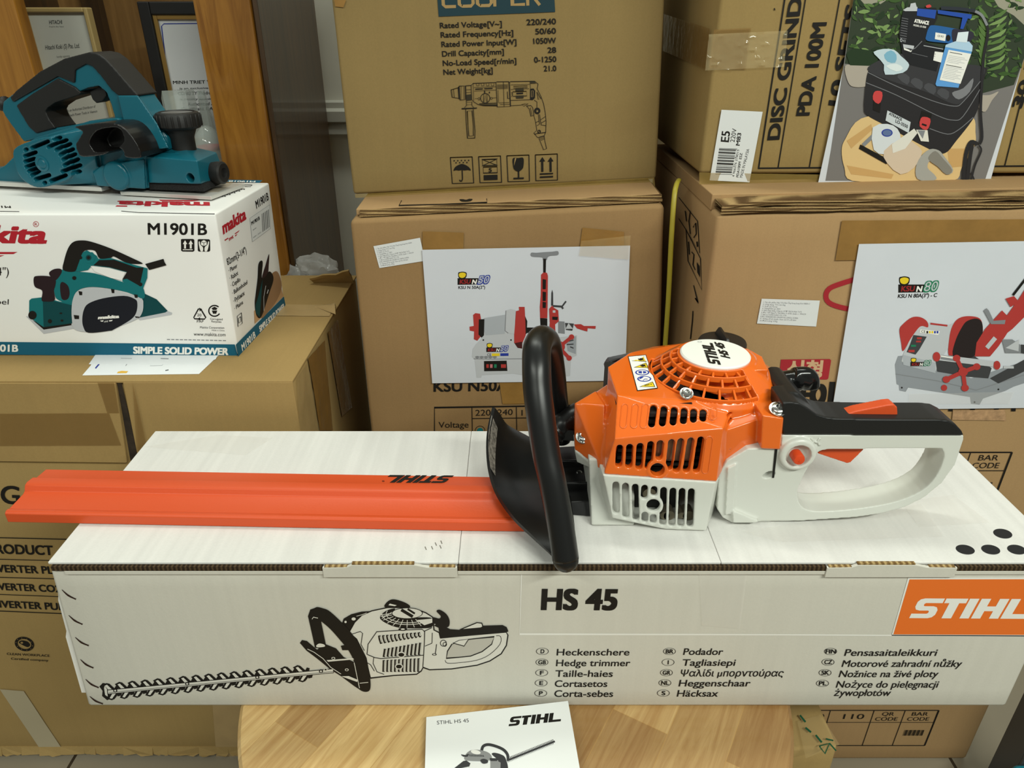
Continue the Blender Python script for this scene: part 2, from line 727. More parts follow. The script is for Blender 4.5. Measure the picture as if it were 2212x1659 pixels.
# floor of square tiles
m = mat('floor_tile', (128, 116, 96), 0.35, spec=0.5)
nt = m.node_tree
tc = nt.nodes.new('ShaderNodeTexCoord')
br = nt.nodes.new('ShaderNodeTexBrick')
br.offset = 0.0
br.inputs['Scale'].default_value = 1.0
br.inputs['Brick Width'].default_value = 0.40
br.inputs['Row Height'].default_value = 0.40
br.inputs['Mortar Size'].default_value = 0.003
br.inputs['Color1'].default_value = rgb(150, 140, 122)
br.inputs['Color2'].default_value = rgb(142, 132, 114)
br.inputs['Mortar'].default_value = rgb(62, 52, 40)
nt.links.new(tc.outputs['Object'], br.inputs['Vector'])
nt.links.new(br.outputs['Color'], nt.nodes['Principled BSDF'].inputs['Base Color'])
bm = bmesh.new(); add_box(bm, (-2.2, -1.6, -0.05), (2.2, 1.9, 0))
struct(obj('floor', bm, m))
bm = bmesh.new(); add_box(bm, (-2.2, 1.76, 0), (2.2, 1.9, 3.0))
struct(obj('wall_back', bm, mat('wall_paint', (222, 220, 206), 0.6, var=0.03, vscale=8)))
bm = bmesh.new()
zt = at(730, 268, y=1.74).z
prof = [(1.76, -0.022), (1.735, -0.022), (1.735, -0.006), (1.742, 0.0), (1.730, 0.006), (1.730, 0.028), (1.745, 0.034), (1.745, 0.046), (1.76, 0.05)]
add_prism(bm, [(-2.2, y, zt + z) for y, z in prof], (4.4, 0, 0))
struct(obj('trim_1', bm, mat('trim_paint', (186, 184, 172), 0.5)))

# ------------------------------------------------------------------ glazed display cabinet
CF, CB = 1.30, 1.70
cx1 = at(547, 0, y=CF).x
cx0 = at(415, 0, y=CF).x
dx1 = at(29, 0, y=CF).x
cab = thing('display_cabinet', 'honey-brown wooden display cabinet with glass front, behind the teal planer', 'cabinet', (-0.75, 1.5, 0))
T['cab'] = cab
ZS = 0.955
CL = dx1 - .16
bm = bmesh.new(); add_box(bm, (CL, CF + .031, 0), (CL + .018, CB - .021, 1.75))
obj('side_panel', bm, M_DARKWOOD, cab, bevel=0.0015)
bm = bmesh.new(); add_box(bm, (cx0, CF, 0), (cx1 - 0.006, CF + 0.035, 1.75))
obj('post', bm, M_OAK, cab, bevel=0.003)
bm = bmesh.new(); add_box(bm, (dx1 - 0.16, CF, 0), (dx1, CF + 0.03, 1.75))
obj('door_stile', bm, M_OAK, cab, bevel=0.003)
bm = bmesh.new(); add_box(bm, (cx1 - 0.02, CF + 0.036, 0), (cx1, CB, 1.75))
add_box(bm, (cx1 - 0.005, CF + 0.006, 0), (cx1 + 0.004, CF + 0.036, 1.75))
obj('side_panel', bm, M_DARKWOOD, cab, bevel=0.0015)
bm = bmesh.new(); add_box(bm, (CL, CB - 0.02, 0.0), (cx1 - 0.021, CB, 1.75))
obj('back_panel', bm, wood('back_wood', (150, 112, 60), (122, 86, 40), axis=2, rough=0.6, coat=0), cab)
bm = bmesh.new(); add_box(bm, (CL + .0185, CF + 0.04, ZS - 0.02), (cx1 - 0.021, CB - 0.021, ZS))
obj('shelf', bm, M_OAK, cab, bevel=0.002)
for a, b in ((1.70, 1.75), (0.0, 0.75)):
    bm = bmesh.new(); add_box(bm, (dx1, CF, a), (cx0, CF + .03, b))
    obj('rail', bm, M_OAK, cab, bevel=0.002)
px = at(250, 0, y=CB - 0.03).x
bm = bmesh.new(); add_box(bm, (at(186, 40, y=1.66).x, 1.655, ZS + 0.001), (at(222, 40, y=1.66).x, CB - 0.022, 1.74))
obj('divider_strip', bm, M_DARKWOOD, cab)
M_GLASS = mat('pane_glass', (30, 33, 32), 0.04, alpha=0.05, spec=0.3)
bm = bmesh.new(); add_box(bm, (dx1 - 0.004, CF + 0.012, 0.75), (cx0 + 0.004, CF + 0.017, 1.70))
obj('glass_pane', bm, M_GLASS, cab)


def framed(name, label, quad, y, fm, paper, w, tz=0.02, inner=None):
    p = Plane((0, y, 0), (0, -1, 0))
    c = [p.at(*q) for q in quad]
    x0, x1 = (c[0].x + c[3].x) / 2, (c[1].x + c[2].x) / 2
    z1, z0 = (c[0].z + c[1].z) / 2, ZS + 0.0015
    t = thing(name, label, 'framed certificate', ((x0 + x1) / 2, y + tz / 2, z0))
    bm = bmesh.new()
    for lo, hi in (((x0, y, z0), (x0 + w, y + tz, z1)), ((x1 - w, y, z0), (x1, y + tz, z1)),
                   ((x0 + w, y, z1 - w), (x1 - w, y + tz, z1)), ((x0 + w, y, z0), (x1 - w, y + tz, z0 + w))):
        add_box(bm, lo, hi)
    obj('frame', bm, fm, t, bevel=0.002)
    bm = bmesh.new(); add_box(bm, (x0 + w * .9, y + tz * .55, z0 + w * .9), (x1 - w * .9, y + tz * .95, z1 - w * .9))
    obj('certificate_paper', bm, paper, t)
    if inner:
        bm = bmesh.new()
        g = 0.008
        a0, a1, b0, b1 = x0 + w, x1 - w, z0 + w, z1 - w
        for lo, hi in (((a0, y + .005, b0), (a0 + g, y + .01, b1)), ((a1 - g, y + .005, b0), (a1, y + .01, b1)),
                       ((a0 + g, y + .005, b1 - g), (a1 - g, y + .01, b1)), ((a0 + g, y + .005, b0), (a1 - g, y + .01, b0 + g))):
            add_box(bm, lo, hi)
        obj('gold_liner', bm, inner, t, bevel=0.001)
    return t, Plane((0, y + tz * .55, 0), (0, -1, 0))


T['cert_a'], PL_CA = framed('framed_certificate', 'certificate in a pale narrow frame inside the cabinet, left one',
                            [(38, 16), (188, 16), (245, 265), (112, 270)], 1.47, mat('pale_frame', (176, 152, 100), 0.4), mat('paper_aged', (205, 206, 196), 0.7), 0.008)
T['cert_b'], PL_CB = framed('framed_certificate', 'certificate in a black frame with gold liner inside the cabinet, beside the wooden post',
                            [(312, 3), (520, 3), (560, 320), (345, 320)], 1.50, mat('black_frame', (26, 24, 24), 0.35), mat('paper_cool', (218, 220, 222), 0.7), 0.022,
                            inner=mat('gold_liner', (168, 132, 70), 0.35, metal=0.7))

# crystal awards on the cabinet shelf
M_CRYS = mat('crystal', (215, 226, 220), 0.03, alpha=0.42, spec=0.9, trans=0.0)
def crystal(u0, u1, vt, y, d, label, peak=0.0):
    a = at(u0, vt, y=y); b = at(u1, vt, y=y)
    z0 = ZS + 0.001
    w = b.x - a.x
    bm = bmesh.new()
    z1 = a.z
    e = 0.007
    add_box(bm, (a.x - .012, y - .012, z0), (b.x + .012, y + d + .012, z0 + .02))
    lo = [(a.x, y + e, z0 + .02), (a.x + e, y, z0 + .02), (b.x - e, y, z0 + .02), (b.x, y + e, z0 + .02), (b.x, y + d, z0 + .02), (a.x, y + d, z0 + .02)]
    hi = [(x + (w * .5 * peak if x < a.x + w / 2 else -w * .5 * peak), yy, z1 - (0.014 if (i in (0, 5) and not peak) else 0)) for i, (x, yy, _) in enumerate(lo)]
    add_hull(bm, [Vector(p) for p in lo + hi])
    o = obj('crystal_award', bm, M_CRYS)
    rehome(o, ((a.x + b.x) / 2, y + d / 2, z0))
    return tag(o, label, 'trophy')


crystal(341, 397, 196, 1.40, 0.045, 'faceted clear crystal award block behind the black planer knob')
crystal(418, 446, 196, 1.47, 0.02, 'pointed grey crystal spire award beside the cabinet post', 0.92)
t = thing('acrylic_card_stand', 'small clear acrylic card stand with a brown card inside the cabinet', 'card stand', (at(305, 230, y=1.44).x, 1.45, ZS + .001))
a, b = at(283, 181, y=1.44), at(322, 232, y=1.44)
bm = bmesh.new(); add_prism(bm, [(a.x, 1.44, ZS + .003), (b.x, 1.44, ZS + .003), (b.x - .012, 1.455, a.z), (a.x, 1.455, a.z)], (0, .003, 0))
obj('card', bm, mat('brown_card', (120, 84, 50), 0.6), t)
bm = bmesh.new(); add_box(bm, (a.x - .004, 1.425, ZS + .001), (b.x + .004, 1.475, ZS + .003)); add_prism(bm, [(a.x - .002, 1.434, ZS + .003), (b.x + .002, 1.434, ZS + .003), (b.x - .01, 1.45, a.z + .003), (a.x - .002, 1.45, a.z + .003)], (0, .003, 0))
obj('clear_holder', bm, M_CRYS, t)
t = thing('glass_dome', 'small clear glass dome with red ribbon at the cabinet corner', 'ornament', (at(447, 300, y=1.38).x, 1.385, ZS + .001))
c = Vector(t['_org'])
bm = bmesh.new(); add_lathe(bm, [(.026, 0), (.028, .01), (.027, .035), (.02, .055), (.01, .066), (0, .07)], c, n=24)
obj('dome', bm, M_CRYS, t, smooth=True)
bm = bmesh.new(); add_lathe(bm, [(.021, .022), (.0215, .03), (.018, .03), (.018, .022)], c + Vector((0, 0, .004)), n=20)
obj('ribbon', bm, mat('red_ribbon', (176, 60, 66), 0.5), t, smooth=True)

# ------------------------------------------------------------------ round wooden stool table
M_TOP = wood('rubber_wood', (224, 192, 134), (192, 152, 96), axis=0, scale=2.2, rough=0.3, planks=radians(-60), coat=0.35)
TC, TR, TZ = Vector((0.004, 0.612, 0)), 0.320, 0.5035
tab = thing('round_table', 'round laminated wooden table under the long white box', 'table', TC)
bm = bmesh.new(); add_lathe(bm, [(TR - .004, TZ - .022), (TR, TZ - .018), (TR, TZ - .004), (TR - .004, TZ)], TC, n=128)
obj('tabletop', bm, M_TOP, tab, smooth='auto')
bm = bmesh.new(); add_lathe(bm, [(.03, .04), (.026, .2), (.026, TZ - .05), (.08, TZ - .0225)], TC, n=24)
obj('pedestal', bm, M_DARKWOOD, tab, smooth='auto')
for k in range(4):
    a = pi / 4 + k * pi / 2
    d = Vector((cos(a), sin(a), 0))
    bm = bmesh.new()
    n = Vector((-d.y, d.x, 0)) * .022
    p0, p1 = TC + d * .028, TC + d * .23
    add_hull(bm, [p0 + n + Vector((0, 0, .12)), p0 - n + Vector((0, 0, .12)), p0 + n + Vector((0, 0, .03)), p0 - n + Vector((0, 0, .03)),
                  p1 + n, p1 - n, p1 + n + Vector((0, 0, .03)), p1 - n + Vector((0, 0, .03))])
    obj('leg', bm, M_DARKWOOD, tab, bevel=0.004)

# ------------------------------------------------------------------ grey rack post and teal case at the right
M_GREY = mat('grey_steel', (92, 96, 100), 0.4, metal=0.3)
t = thing('rack_post', 'dark grey steel rack post at the right edge beside stacked cartons', 'rack post', (0.87, 0.77, 0))
bm = bmesh.new(); add_box(bm, (.835, .75, .004), (.895, .754, 1.1)); add_box(bm, (.835, .754, .004), (.839, .80, 1.1))
obj('angle_post', bm, M_GREY, t, bevel=.001)
bm = bmesh.new(); add_box(bm, (.825, .742, 0), (.905, .81, .004))
obj('foot_plate', bm, M_GREY, t)
c = at(2182, 1646, z=0.15)
t = thing('tool_case', 'teal plastic tool case on the floor in the bottom right corner', 'case', (c.x + .10, c.y - .1, 0))
bm = bmesh.new(); add_box(bm, (c.x, c.y - .22, 0.0), (c.x + .16, c.y, .10))
obj('case_bottom', bm, mat('teal_plastic', (24, 128, 150), 0.4), t, bevel=.012, seg=3)
bm = bmesh.new(); add_box(bm, (c.x, c.y - .22, 0.102), (c.x + .16, c.y, .15))
obj('case_lid', bm, mat('teal_plastic', (24, 128, 150), 0.4), t, bevel=.012, seg=3)
bm = bmesh.new(); add_box(bm, (c.x + .05, c.y - .2245, 0.085), (c.x + .08, c.y - .2205, .125))
obj('latch', bm, mat('black_plastic', (26, 26, 27), 0.4), t, bevel=.001)
# ================================================================== cartons
K_FRONT = cardboard('cardboard_grey_print', (203, 199, 188), flute=(1, 0, 0), fl=0.13, freq=120, var=0.05, rough=0.6)
K_COOP = cardboard('cardboard_plain', (138, 116, 74), flute=(1, 0, 0), fl=0.05)
K_BROWN2 = cardboard('cardboard_brown_shaded', (146, 116, 78), flute=(1, 0, 0), fl=0.05)  # part of the middle stack's shade is put into this darker brown
# ---- long white box under the trimmer
SX0, SX1, SY0, SY1, SZ0, SZ1 = -0.468, 0.562, 0.55, 0.806, 0.5045, 0.716
FRONT_S = Plane((0, SY0, 0), (0, -1, 0))
TOP_S = Plane((0, 0, SZ1), (0, 0, 1))
fl = [FRONT_S.at(105, 1216), FRONT_S.at(187, 1529)]
zt = SZ1 - .004
f4 = [(-0.4655, SY0, zt), (SX1, SY0, zt), (SX1, SY0, SZ0), (-0.4825, SY0, SZ0)]
b4 = [(-0.472, SY1, zt), (SX1 - .002, SY1, zt), (SX1, SY1, SZ0), (-0.4825, SY1, SZ0)]
t = carton('hedge_trimmer_box', 'long white printed cardboard box carrying the orange hedge trimmer', 'box', f4, [Vector(p) for p in b4], K_FRONT, rnd=.004, wob=.0004)
T['stihl'] = t
K_LID = cardboard('cardboard_white_lid', (216, 214, 210), flute=(1, 0, 0), fl=0.22, freq=95, var=0.10, rough=0.5)
bm = bmesh.new()
xl, xr = -0.4655, SX1
segs = [(xl, -0.0540), (-0.0536, 0.2096), (0.2100, xr)]
for a, b in segs:
    add_hex(bm, [(a, SY0 + .001, SZ1), (b, SY0 + .001, SZ1), (b, SY0 + .001, SZ1 - .003), (a, SY0 + .001, SZ1 - .003)],
            [(a - (.006 if a == xl else 0), SY1, SZ1), (b, SY1, SZ1), (b, SY1, SZ1 - .003), (a - (.006 if a == xl else 0), SY1, SZ1 - .003)])
obj('lid_panel', bm, K_LID, t, bevel=.0008)
# raw corrugated edge of the lid, with the two tongues of the front panel folded over it
P = lambda u: FRONT_S.at(u, 1218).x
bm = bmesh.new()
tabs = [(697, 988), (1785, 2066)]
xs = [P(110), P(697), P(988), P(1785), P(2066), SX1]
for a, b in ((xs[0], xs[1]), (xs[2], xs[3]), (xs[4], xs[5])):
    add_box(bm, (a, SY0 - .0022, SZ1 - .0085), (b, SY0 + .002, SZ1 - .0032))
obj('corrugated_edge', bm, M_FLUTE, t)
bm = bmesh.new()
for a, b in ((xs[0] + .012, xs[1]), (xs[2], xs[3]), (xs[4], xs[5])):
    add_box(bm, (a, SY0 - .0022, SZ1 - .0135), (b, SY0 - .0001, SZ1 - .0087))
for a, b in ((xs[1], xs[2]), (xs[3], xs[4])):
    add_prism(bm, [(a, SY0 - .0035, SZ1 - .016), (b, SY0 - .0035, SZ1 - .016), (b, SY0 - .0035, SZ1 - .0035), (b - .03, SY0 - .0035, SZ1 - .003),
                   (b - .042, SY0 - .0035, SZ1 + .0), (a + .03, SY0 - .0035, SZ1 + .0), (a + .024, SY0 - .0035, SZ1 - .003), (a, SY0 - .0035, SZ1 - .0035)], (0, .0034, 0))
obj('front_tongue', bm, K_FRONT, t, bevel=.0005)
for a, b in ((xs[1], xs[2]), (xs[3], xs[4])):
    bm = bmesh.new()
    add_box(bm, (a + .03, SY0 - .003, SZ1 + .0001), (b - .043, SY0 + .0008, SZ1 + .0016))
    add_box(bm, (a + .002, SY0 - .003, SZ1 - .0034), (a + .026, SY0 + .0008, SZ1 - .0026))
    add_box(bm, (b - .028, SY0 - .003, SZ1 - .0034), (b - .002, SY0 + .0008, SZ1 - .0026))
    obj('torn_tongue_edge', bm, corrugated('torn_edge', 0, .006, (196, 170, 120), (110, 84, 50)), t)
bm = bmesh.new()
add_prism(bm, [(-0.4655, SY0 + .006, SZ1 - .011), (-0.4725, SY0 + .006, SZ1 - .05), (-0.4745, SY0 + .006, SZ1 - .056), (-0.4785, SY0 + .006, SZ1 - .10), (-0.4815, SY0 + .006, SZ1 - .108),
               (-0.4885, SY0 + .006, SZ1 - .196), (-0.4795, SY0 + .006, SZ1 - .196), (-0.462, SY0 + .006, SZ1 - .011)], (0, .004, 0))
obj('side_flap', bm, K_WHITE, t, bevel=.0008)

# ---- tall kraft carton at the left with a two-piece lid
LY, LZ, LX = 0.845, 0.77, -0.293
t = carton('tall_carton', 'tall tan cardboard carton with taped lid under the white planer box', 'box',
           [(-1.15, LY, LZ - .002), (LX, LY, LZ - .002), (LX, LY, 0.012), (-1.15, LY, 0.012)], (0, .435, 0), K_KRAFT, rnd=.006)
T['tall'] = t
pf = Plane((0, .84, 0), (0, -1, 0))
zf = pf.at(150, 994).z
sl, sr = pf.at(247, 822).x, pf.at(255, 822).x
bm = bmesh.new()
add_prism(bm, [(-1.15, .84, LZ), (sl, .84, LZ - .001), (pf.at(279, 1000).x - .003, .84, pf.at(279, 1000).z), (-1.15, .84, zf + .004)], (0, .0048, 0))
obj('lid_flap', bm, K_TAN, t, bevel=.0015)
bm = bmesh.new()
q = pf.at(296, 990)
add_prism(bm, [(sr + .004, .8415, LZ), (LX + .001, .8415, LZ), (LX + .001, .8415, q.z + .004), (q.x, .8415, q.z)], (0, .0033, 0))
obj('lid_flap', bm, K_TAN, t, bevel=.0015)
bm = bmesh.new()
add_box(bm, (-1.15, .842, LZ - .0015), (LX + .001, 1.28, LZ + .002))
obj('lid_top', bm, K_TAN, t, bevel=.001)
# gap of the lid seam, its shade put in as a dark strip
bm = bmesh.new()
add_prism(bm, [pf.at(249, 826) + Vector((0, .004, 0)), pf.at(258, 826) + Vector((0, .004, 0)), pf.at(296, 985) + Vector((0, .004, 0)), pf.at(279, 999) + Vector((0, .004, 0))], (0, .0006, 0))
obj('lid_seam', bm, mat('seam_shade', (46, 36, 26), 0.9, var=.5, vscale=60), t)
ZT_L = LZ + .002


def strip(name, parent, plane, quad, m, lift=.0008, n=(10, 4), wob=.0004, thick=0.0):
    """A piece of tape or paper stuck on a plane: quad TL TR BR BL in photo pixels."""
    q = [plane.at(*p) for p in quad]
    bm = bmesh.new()
    rows = []
    for j in range(n[1] + 1):
        t_ = j / n[1]
        r = []
        for i in range(n[0] + 1):
            s_ = i / n[0]
            p = (q[0] * (1 - s_) + q[1] * s_) * (1 - t_) + (q[3] * (1 - s_) + q[2] * s_) * t_
            r.append(p + plane.n * (lift + wob * noise.noise(p * 60)))
        rows.append(r)
    sheet(bm, rows)
    for f in bm.faces:
        f.normal_update()
        if f.normal.dot(plane.n) < 0:
            f.normal_flip()
    return obj(name, bm, m, parent, smooth=True, recalc=False)


M_CTAPE = mat('clear_tape', (205, 180, 130), 0.12, alpha=0.22, spec=0.8, bump=0.6, bscale=60)
M_CTAPEB = mat('brown_clear_tape', (136, 102, 52), 0.15, alpha=0.5, spec=0.8, bump=0.6, bscale=60)
strip('brown_tape', t, pf, [(0, 893), (236, 892), (262, 962), (0, 963)], M_CTAPEB)
strip('brown_tape', t, pf, [(287, 826), (303, 895), (318, 965), (296, 975)], M_CTAPEB)
strip('brown_tape', t, pf, [(211, 826), (247, 826), (258, 892), (232, 892)], M_CTAPEB)
ps = Plane((LX, 0, 0), (1, 0, 0))
strip('side_tape', t, Plane((LX + .001, 0, 0), (1, 0, 0)), [(665, 775), (700, 735), (718, 930), (690, 930)], M_TAPE, wob=.001)
strip('side_tape', t, Plane((LX + .0015, 0, 0), (1, 0, 0)), [(707, 718), (728, 690), (760, 880), (738, 900)], M_TAPE, wob=.001)
strip('side_tape', t, Plane((LX + .001, 0, 0), (1, 0, 0)), [(640, 815), (664, 785), (690, 932), (645, 932)], M_CTAPE, wob=.002, n=(12, 12))
pt = Plane((0, 0, ZT_L), (0, 0, 1))
strip('top_tape', t, pt, [(600, 658), (722, 660), (712, 684), (590, 683)], M_TAPE2)
# torn corner flap and crumpled tape at the far corner
bm = bmesh.new()
rows = []
for i in range(7):
    a = i / 6
    row = []
    for k in range(7):
        s_ = k / 6
        p = pt.at(680 + 85 * s_, 610 - 8 * a * (1 - s_))
        p = p + Vector((0, 0, .0005 + a * .034 * (0.35 + .65 * s_) + .006 * noise.noise(Vector((a * 3, s_ * 4, 1))) * a)) + Vector((0, -.03 * a, 0))
        row.append(p)
    rows.append(row)
sheet(bm, rows, .003)
obj('torn_flap', bm, K_TAN, t, smooth='auto')
bm = bmesh.new()
rows = []
for i in range(6):
    a = i / 5
    rows.append([pt.at(676 + 44 * s_, 662 + 20 * a * s_) + Vector((.004 * s_, 0, .0008 + .012 * sin(a * 3) * s_ + .004 * noise.noise(Vector((a * 4, s_ * 5, 9))) * s_)) for s_ in [k / 5 for k in range(6)]])
sheet(bm, rows)
obj('loose_tape', bm, M_TAPE2, t, smooth=True)
# ragged bottom rim
bm = bmesh.new()
r_ = random.Random(3)
x = -1.15
while x < LX - .03:
    w = r_.uniform(.02, .06)
    h = r_.uniform(.004, .014)
    x2 = min(x + w, LX - .01)
    ps_ = [(x, LY - .001, .026), (x2, LY - .001, .026)] + [(x2 - (x2 - x) * k / 5, LY - .002 - r_.uniform(0, .006), .0125 - h * r_.uniform(.2, .85) * (1 if 0 < k < 5 else .4)) for k in range(6)]
    add_prism(bm, ps_, (0, .0018, 0))
    x = x2
obj('frayed_rim', bm, K_KRAFT, t)

# ---- two brown machine cartons at the right
RY = 0.845
fr = Plane((0, RY, 0), (0, -1, 0))
rz = fr.at(1532, 462).z
rx0, rx1 = fr.at(1530, 600).x, 0.822
t = carton('machine_carton', 'brown machine carton behind the rear handle, showing a red Korean printed mark', 'box',
           [(rx0, RY, rz), (rx1, RY, rz + .012), (rx1, RY, .5), (rx0, RY, .5)], (0, .42, 0), K_BROWN, rnd=.006)
T['ksu80'] = t
t = carton('machine_carton', 'brown machine carton on the floor under the right-hand stack, printed voltage table', 'box',
           [(rx0 + .004, RY - .008, .498), (rx1 + .006, RY - .008, .498), (rx1 + .006, RY - .008, 0), (rx0 + .004, RY - .008, 0)], (0, .43, 0), K_BROWN, rnd=.006)
T['ksulow'] = t
# crushed layers of flap board along the top front edge
t = T['ksu80']
bm = bmesh.new()
for k in range(4):
    top, bot = [], []
    N_ = 44
    for i in range(N_ + 1):
        s_ = i / N_
        x = rx0 + .004 + (rx1 - rx0 - .006) * s_
        wv = .0022 * noise.noise(Vector((x * 18, k * 3.1, 0))) + .0012 * noise.noise(Vector((x * 60, k * 7.7, 2)))
        crush = .010 * math.exp(-s_ * 16)
        z = rz + .012 * s_ + .001 + k * .0037 + wv - crush * (k / 4) * .6
        y = RY - .002 - .002 * (k % 2) + .001 * noise.noise(Vector((x * 30, k, 5)))
        top.append((x, y, z + .0034)); bot.append((x, y, z))
    g = [[Vector(p) for p in bot], [Vector(p) for p in top], [Vector((p[0], p[1] + .06, rz + .012 * (p[0] - rx0) / (rx1 - rx0) + .0012 + k * .0037)) for p in top]]
    sheet(bm, g)
obj('flap_layer', bm, corrugated('crushed_flap', 2, .0036, (186, 156, 108), (84, 62, 38)), t, smooth='auto')
ztop80 = rz + .0165
bm = bmesh.new(); add_hex(bm, [(rx0, RY + .03, ztop80 + .0), (rx1, RY + .03, ztop80 + .012), (rx1, RY + .03, rz + .008), (rx0, RY + .03, rz - .003)],
                          [(rx0, RY + .42, ztop80), (rx1, RY + .42, ztop80 + .012), (rx1, RY + .42, rz + .008), (rx0, RY + .42, rz - .003)])
obj('top_flap', bm, K_BROWN, t, bevel=.001)

# ---- grinder carton on top of it
GY = 0.935
fg = Plane((0, GY, 0), (0, -1, 0))
gz = ztop80 + .0125
gx0 = fg.at(1507, 395).x
t = carton('grinder_carton', 'olive-brown carton lettered with disc grinder at the upper right', 'box',
           [(gx0 + .002, GY, 1.50), (0.86, GY, 1.50), (0.86, GY, gz), (gx0, GY, gz)], (0, .36, 0), K_OLIVE, rnd=.005)
T['grinder'] = t

# ---- middle stack
NY = 0.950
fn = Plane((0, NY, 0), (0, -1, 0))
q = [fn.at(754, 476), fn.at(1437, 442), fn.at(1424, 930), fn.at(800, 930)]
# run the sides down to the lower carton
zb = .46
def down(a, b, z):
    return a + (b - a) * ((z - a.z) / (b.z - a.z))
q = [q[0], q[1], down(q[1], q[2], zb), down(q[0], q[3], zb)]
dv = Vector((0, .40, 0))
bk = [q[0] + dv + Vector((0.0, 0, .002)), q[1] + dv + Vector((0, 0, .003)), q[2] + dv, q[3] + dv]
t = carton('machine_carton', 'brown machine carton in the middle stack behind the black front handle', 'box', q, bk, K_BROWN2, rnd=.006)
T['ksu50'] = t
t2 = carton('machine_carton', 'brown carton at the foot of the middle stack, under the other machine carton', 'box',
            [(-.20, NY, .459), (.22, NY, .459), (.22, NY, 0), (-.20, NY, 0)], (0, .40, 0), K_BROWN2)
# cut edge of the lid flaps on the middle carton
bm = bmesh.new()
for k in range(2):
    row0, row1, row2 = [], [], []
    for i in range(41):
        s_ = i / 40
        p = q[0] * (1 - s_) + q[1] * s_ + Vector((.012 * (1 - s_) - .002 * s_, 0, 0))
        w_ = .0010 * noise.noise(Vector((s_ * 14, k * 4, 3)))
        o = Vector((0, .012 + .006 * k - .001 * s_, .0012 + k * .0042 + w_))
        row0.append(p + o); row1.append(p + o + Vector((0, 0, .0038)))
        row2.append(p + Vector((0, .1, .0012 + k * .0042 + .0042)))
    sheet(bm, [row0, row1, row2])
obj('flap_layer', bm, corrugated('crushed_flap', 2, .0036, (186, 156, 108), (84, 62, 38)), t, smooth='auto')
tilt = (q[1].z - q[0].z) / (q[1].x - q[0].x)
bm = bmesh.new()
lf = .0098
add_hex(bm, [q[0] + Vector((.006, .022, lf)), q[1] + Vector((-.004, .022, lf)), q[1] + Vector((-.004, .022, lf - .008)), q[0] + Vector((.006, .022, lf - .008))],
        [bk[0] + Vector((0, 0, lf)), bk[1] + Vector((0, 0, lf)), bk[1] + Vector((0, 0, lf - .008)), bk[0] + Vector((0, 0, lf - .008))])
obj('top_flap', bm, K_BROWN, t, bevel=.001)
ztopn = lambda x, y: q[0].z + tilt * (x - q[0].x) + lf + (y - NY) / .4 * .0025

DY = 1.045
fd = Plane((0, DY, 0), (0, -1, 0))
c = [fd.at(714, -5), fd.at(1438, -5), fd.at(1417, 409), fd.at(763, 430)]
gap = min(c[3].z - ztopn(c[3].x, DY), c[2].z - ztopn(c[2].x, DY))
zoff = [c[2].z - ztopn(c[2].x, DY), c[3].z - ztopn(c[3].x, DY)]
c[2].z = ztopn(c[2].x, DY) + .003
c[3].z = ztopn(c[3].x, DY) + .003
up = lambda a, b: a + (a - b).normalized() * .22
c = [up(c[0], c[3]), up(c[1], c[2]), c[2], c[3]]
t = carton('drill_carton', 'brown carton printed with a rotary hammer drawing, top of the middle stack', 'box', c, (0, .36, 0), K_COOP, rnd=.005)
T['drill'] = t
M_GTAPE = mat('gold_tape', (168, 140, 74), 0.14, alpha=0.45, spec=0.9, bump=0.7, bscale=50)
strip('bottom_tape', t, fd, [(767, 419), (1413, 383), (1415, 406), (768, 427)], M_GTAPE, n=(60, 3), wob=.0012, lift=.0012)
strip('bottom_tape', T['grinder'], fg, [(1510, 372), (2212, 385), (2212, 405), (1510, 398)], M_GTAPE, n=(60, 3), wob=.0015, lift=.0014)
strip('patch_tape', T['drill'], fd, [(722, 0), (748, 0), (742, 16), (724, 14)], M_TAPE)

# ---- carton under the table, its top sealed with clear tape
c = at(1813, 1612, z=.40)
t = carton('low_carton', 'small tan carton with green-printed clear tape under the round table edge', 'box',
           [(.215, c.y - .014, .40), (c.x, c.y, .40), (c.x + .002, c.y, 0), (.215, c.y - .014, 0)], (0, .19, 0), K_KRAFT)
T['low'] = t
pz = Plane((0, 0, .4012), (0, 0, 1))
strip('clear_tape', t, pz, [(1722, 1560), (1772, 1545), (1813, 1610), (1740, 1640)], M_CTAPE, n=(14, 10), wob=.0012, lift=.0015)

# ---- white box of the planer
MY0, MX1 = .922, -.3905
mz0 = ZT_L + .0012
pm = Plane((0, MY0, 0), (0, -1, 0))
mz1 = pm.at(465, 462).z
MD = .199
K_GLOSS = mat('white_carton', (236, 235, 232), 0.35, spec=0.4, bump=.04, bscale=60)
xr_t = pm.at(465, 462).x
xr_b = pm.at(517, 771).x
t = carton('planer_box', 'white and teal printed box carrying the electric planer', 'box',
           [(-.86, MY0, mz1), (xr_t, MY0, mz1), (xr_b, MY0, mz0), (-.86, MY0, mz0)], (.0095, MD, 0), K_GLOSS, rnd=.0025, wob=.0003)
T['mbox'] = t
print('BOX', xr_t, xr_b, mz0, mz1, zoff, rz, gz)

# yellow packing strap hanging between the stacks
pth = [at(1467, 388, y=.98), at(1461, 400, y=.955), at(1456, 430, y=.94), at(1450, 520, y=.93), at(1444, 640, y=.93), at(1436, 760, y=.93), at(1428, 900, y=.93)]
bm = bmesh.new(); add_tube(bm, smooth_path(pth, 6), .0034, n=10, flat=.6)
o = obj('packing_strap', bm, mat('yellow_strap', (158, 144, 44), 0.45), smooth=True)
rehome(o, pth[-1]); tag(o, 'yellow plastic packing strap hanging between the two carton stacks', 'strap')

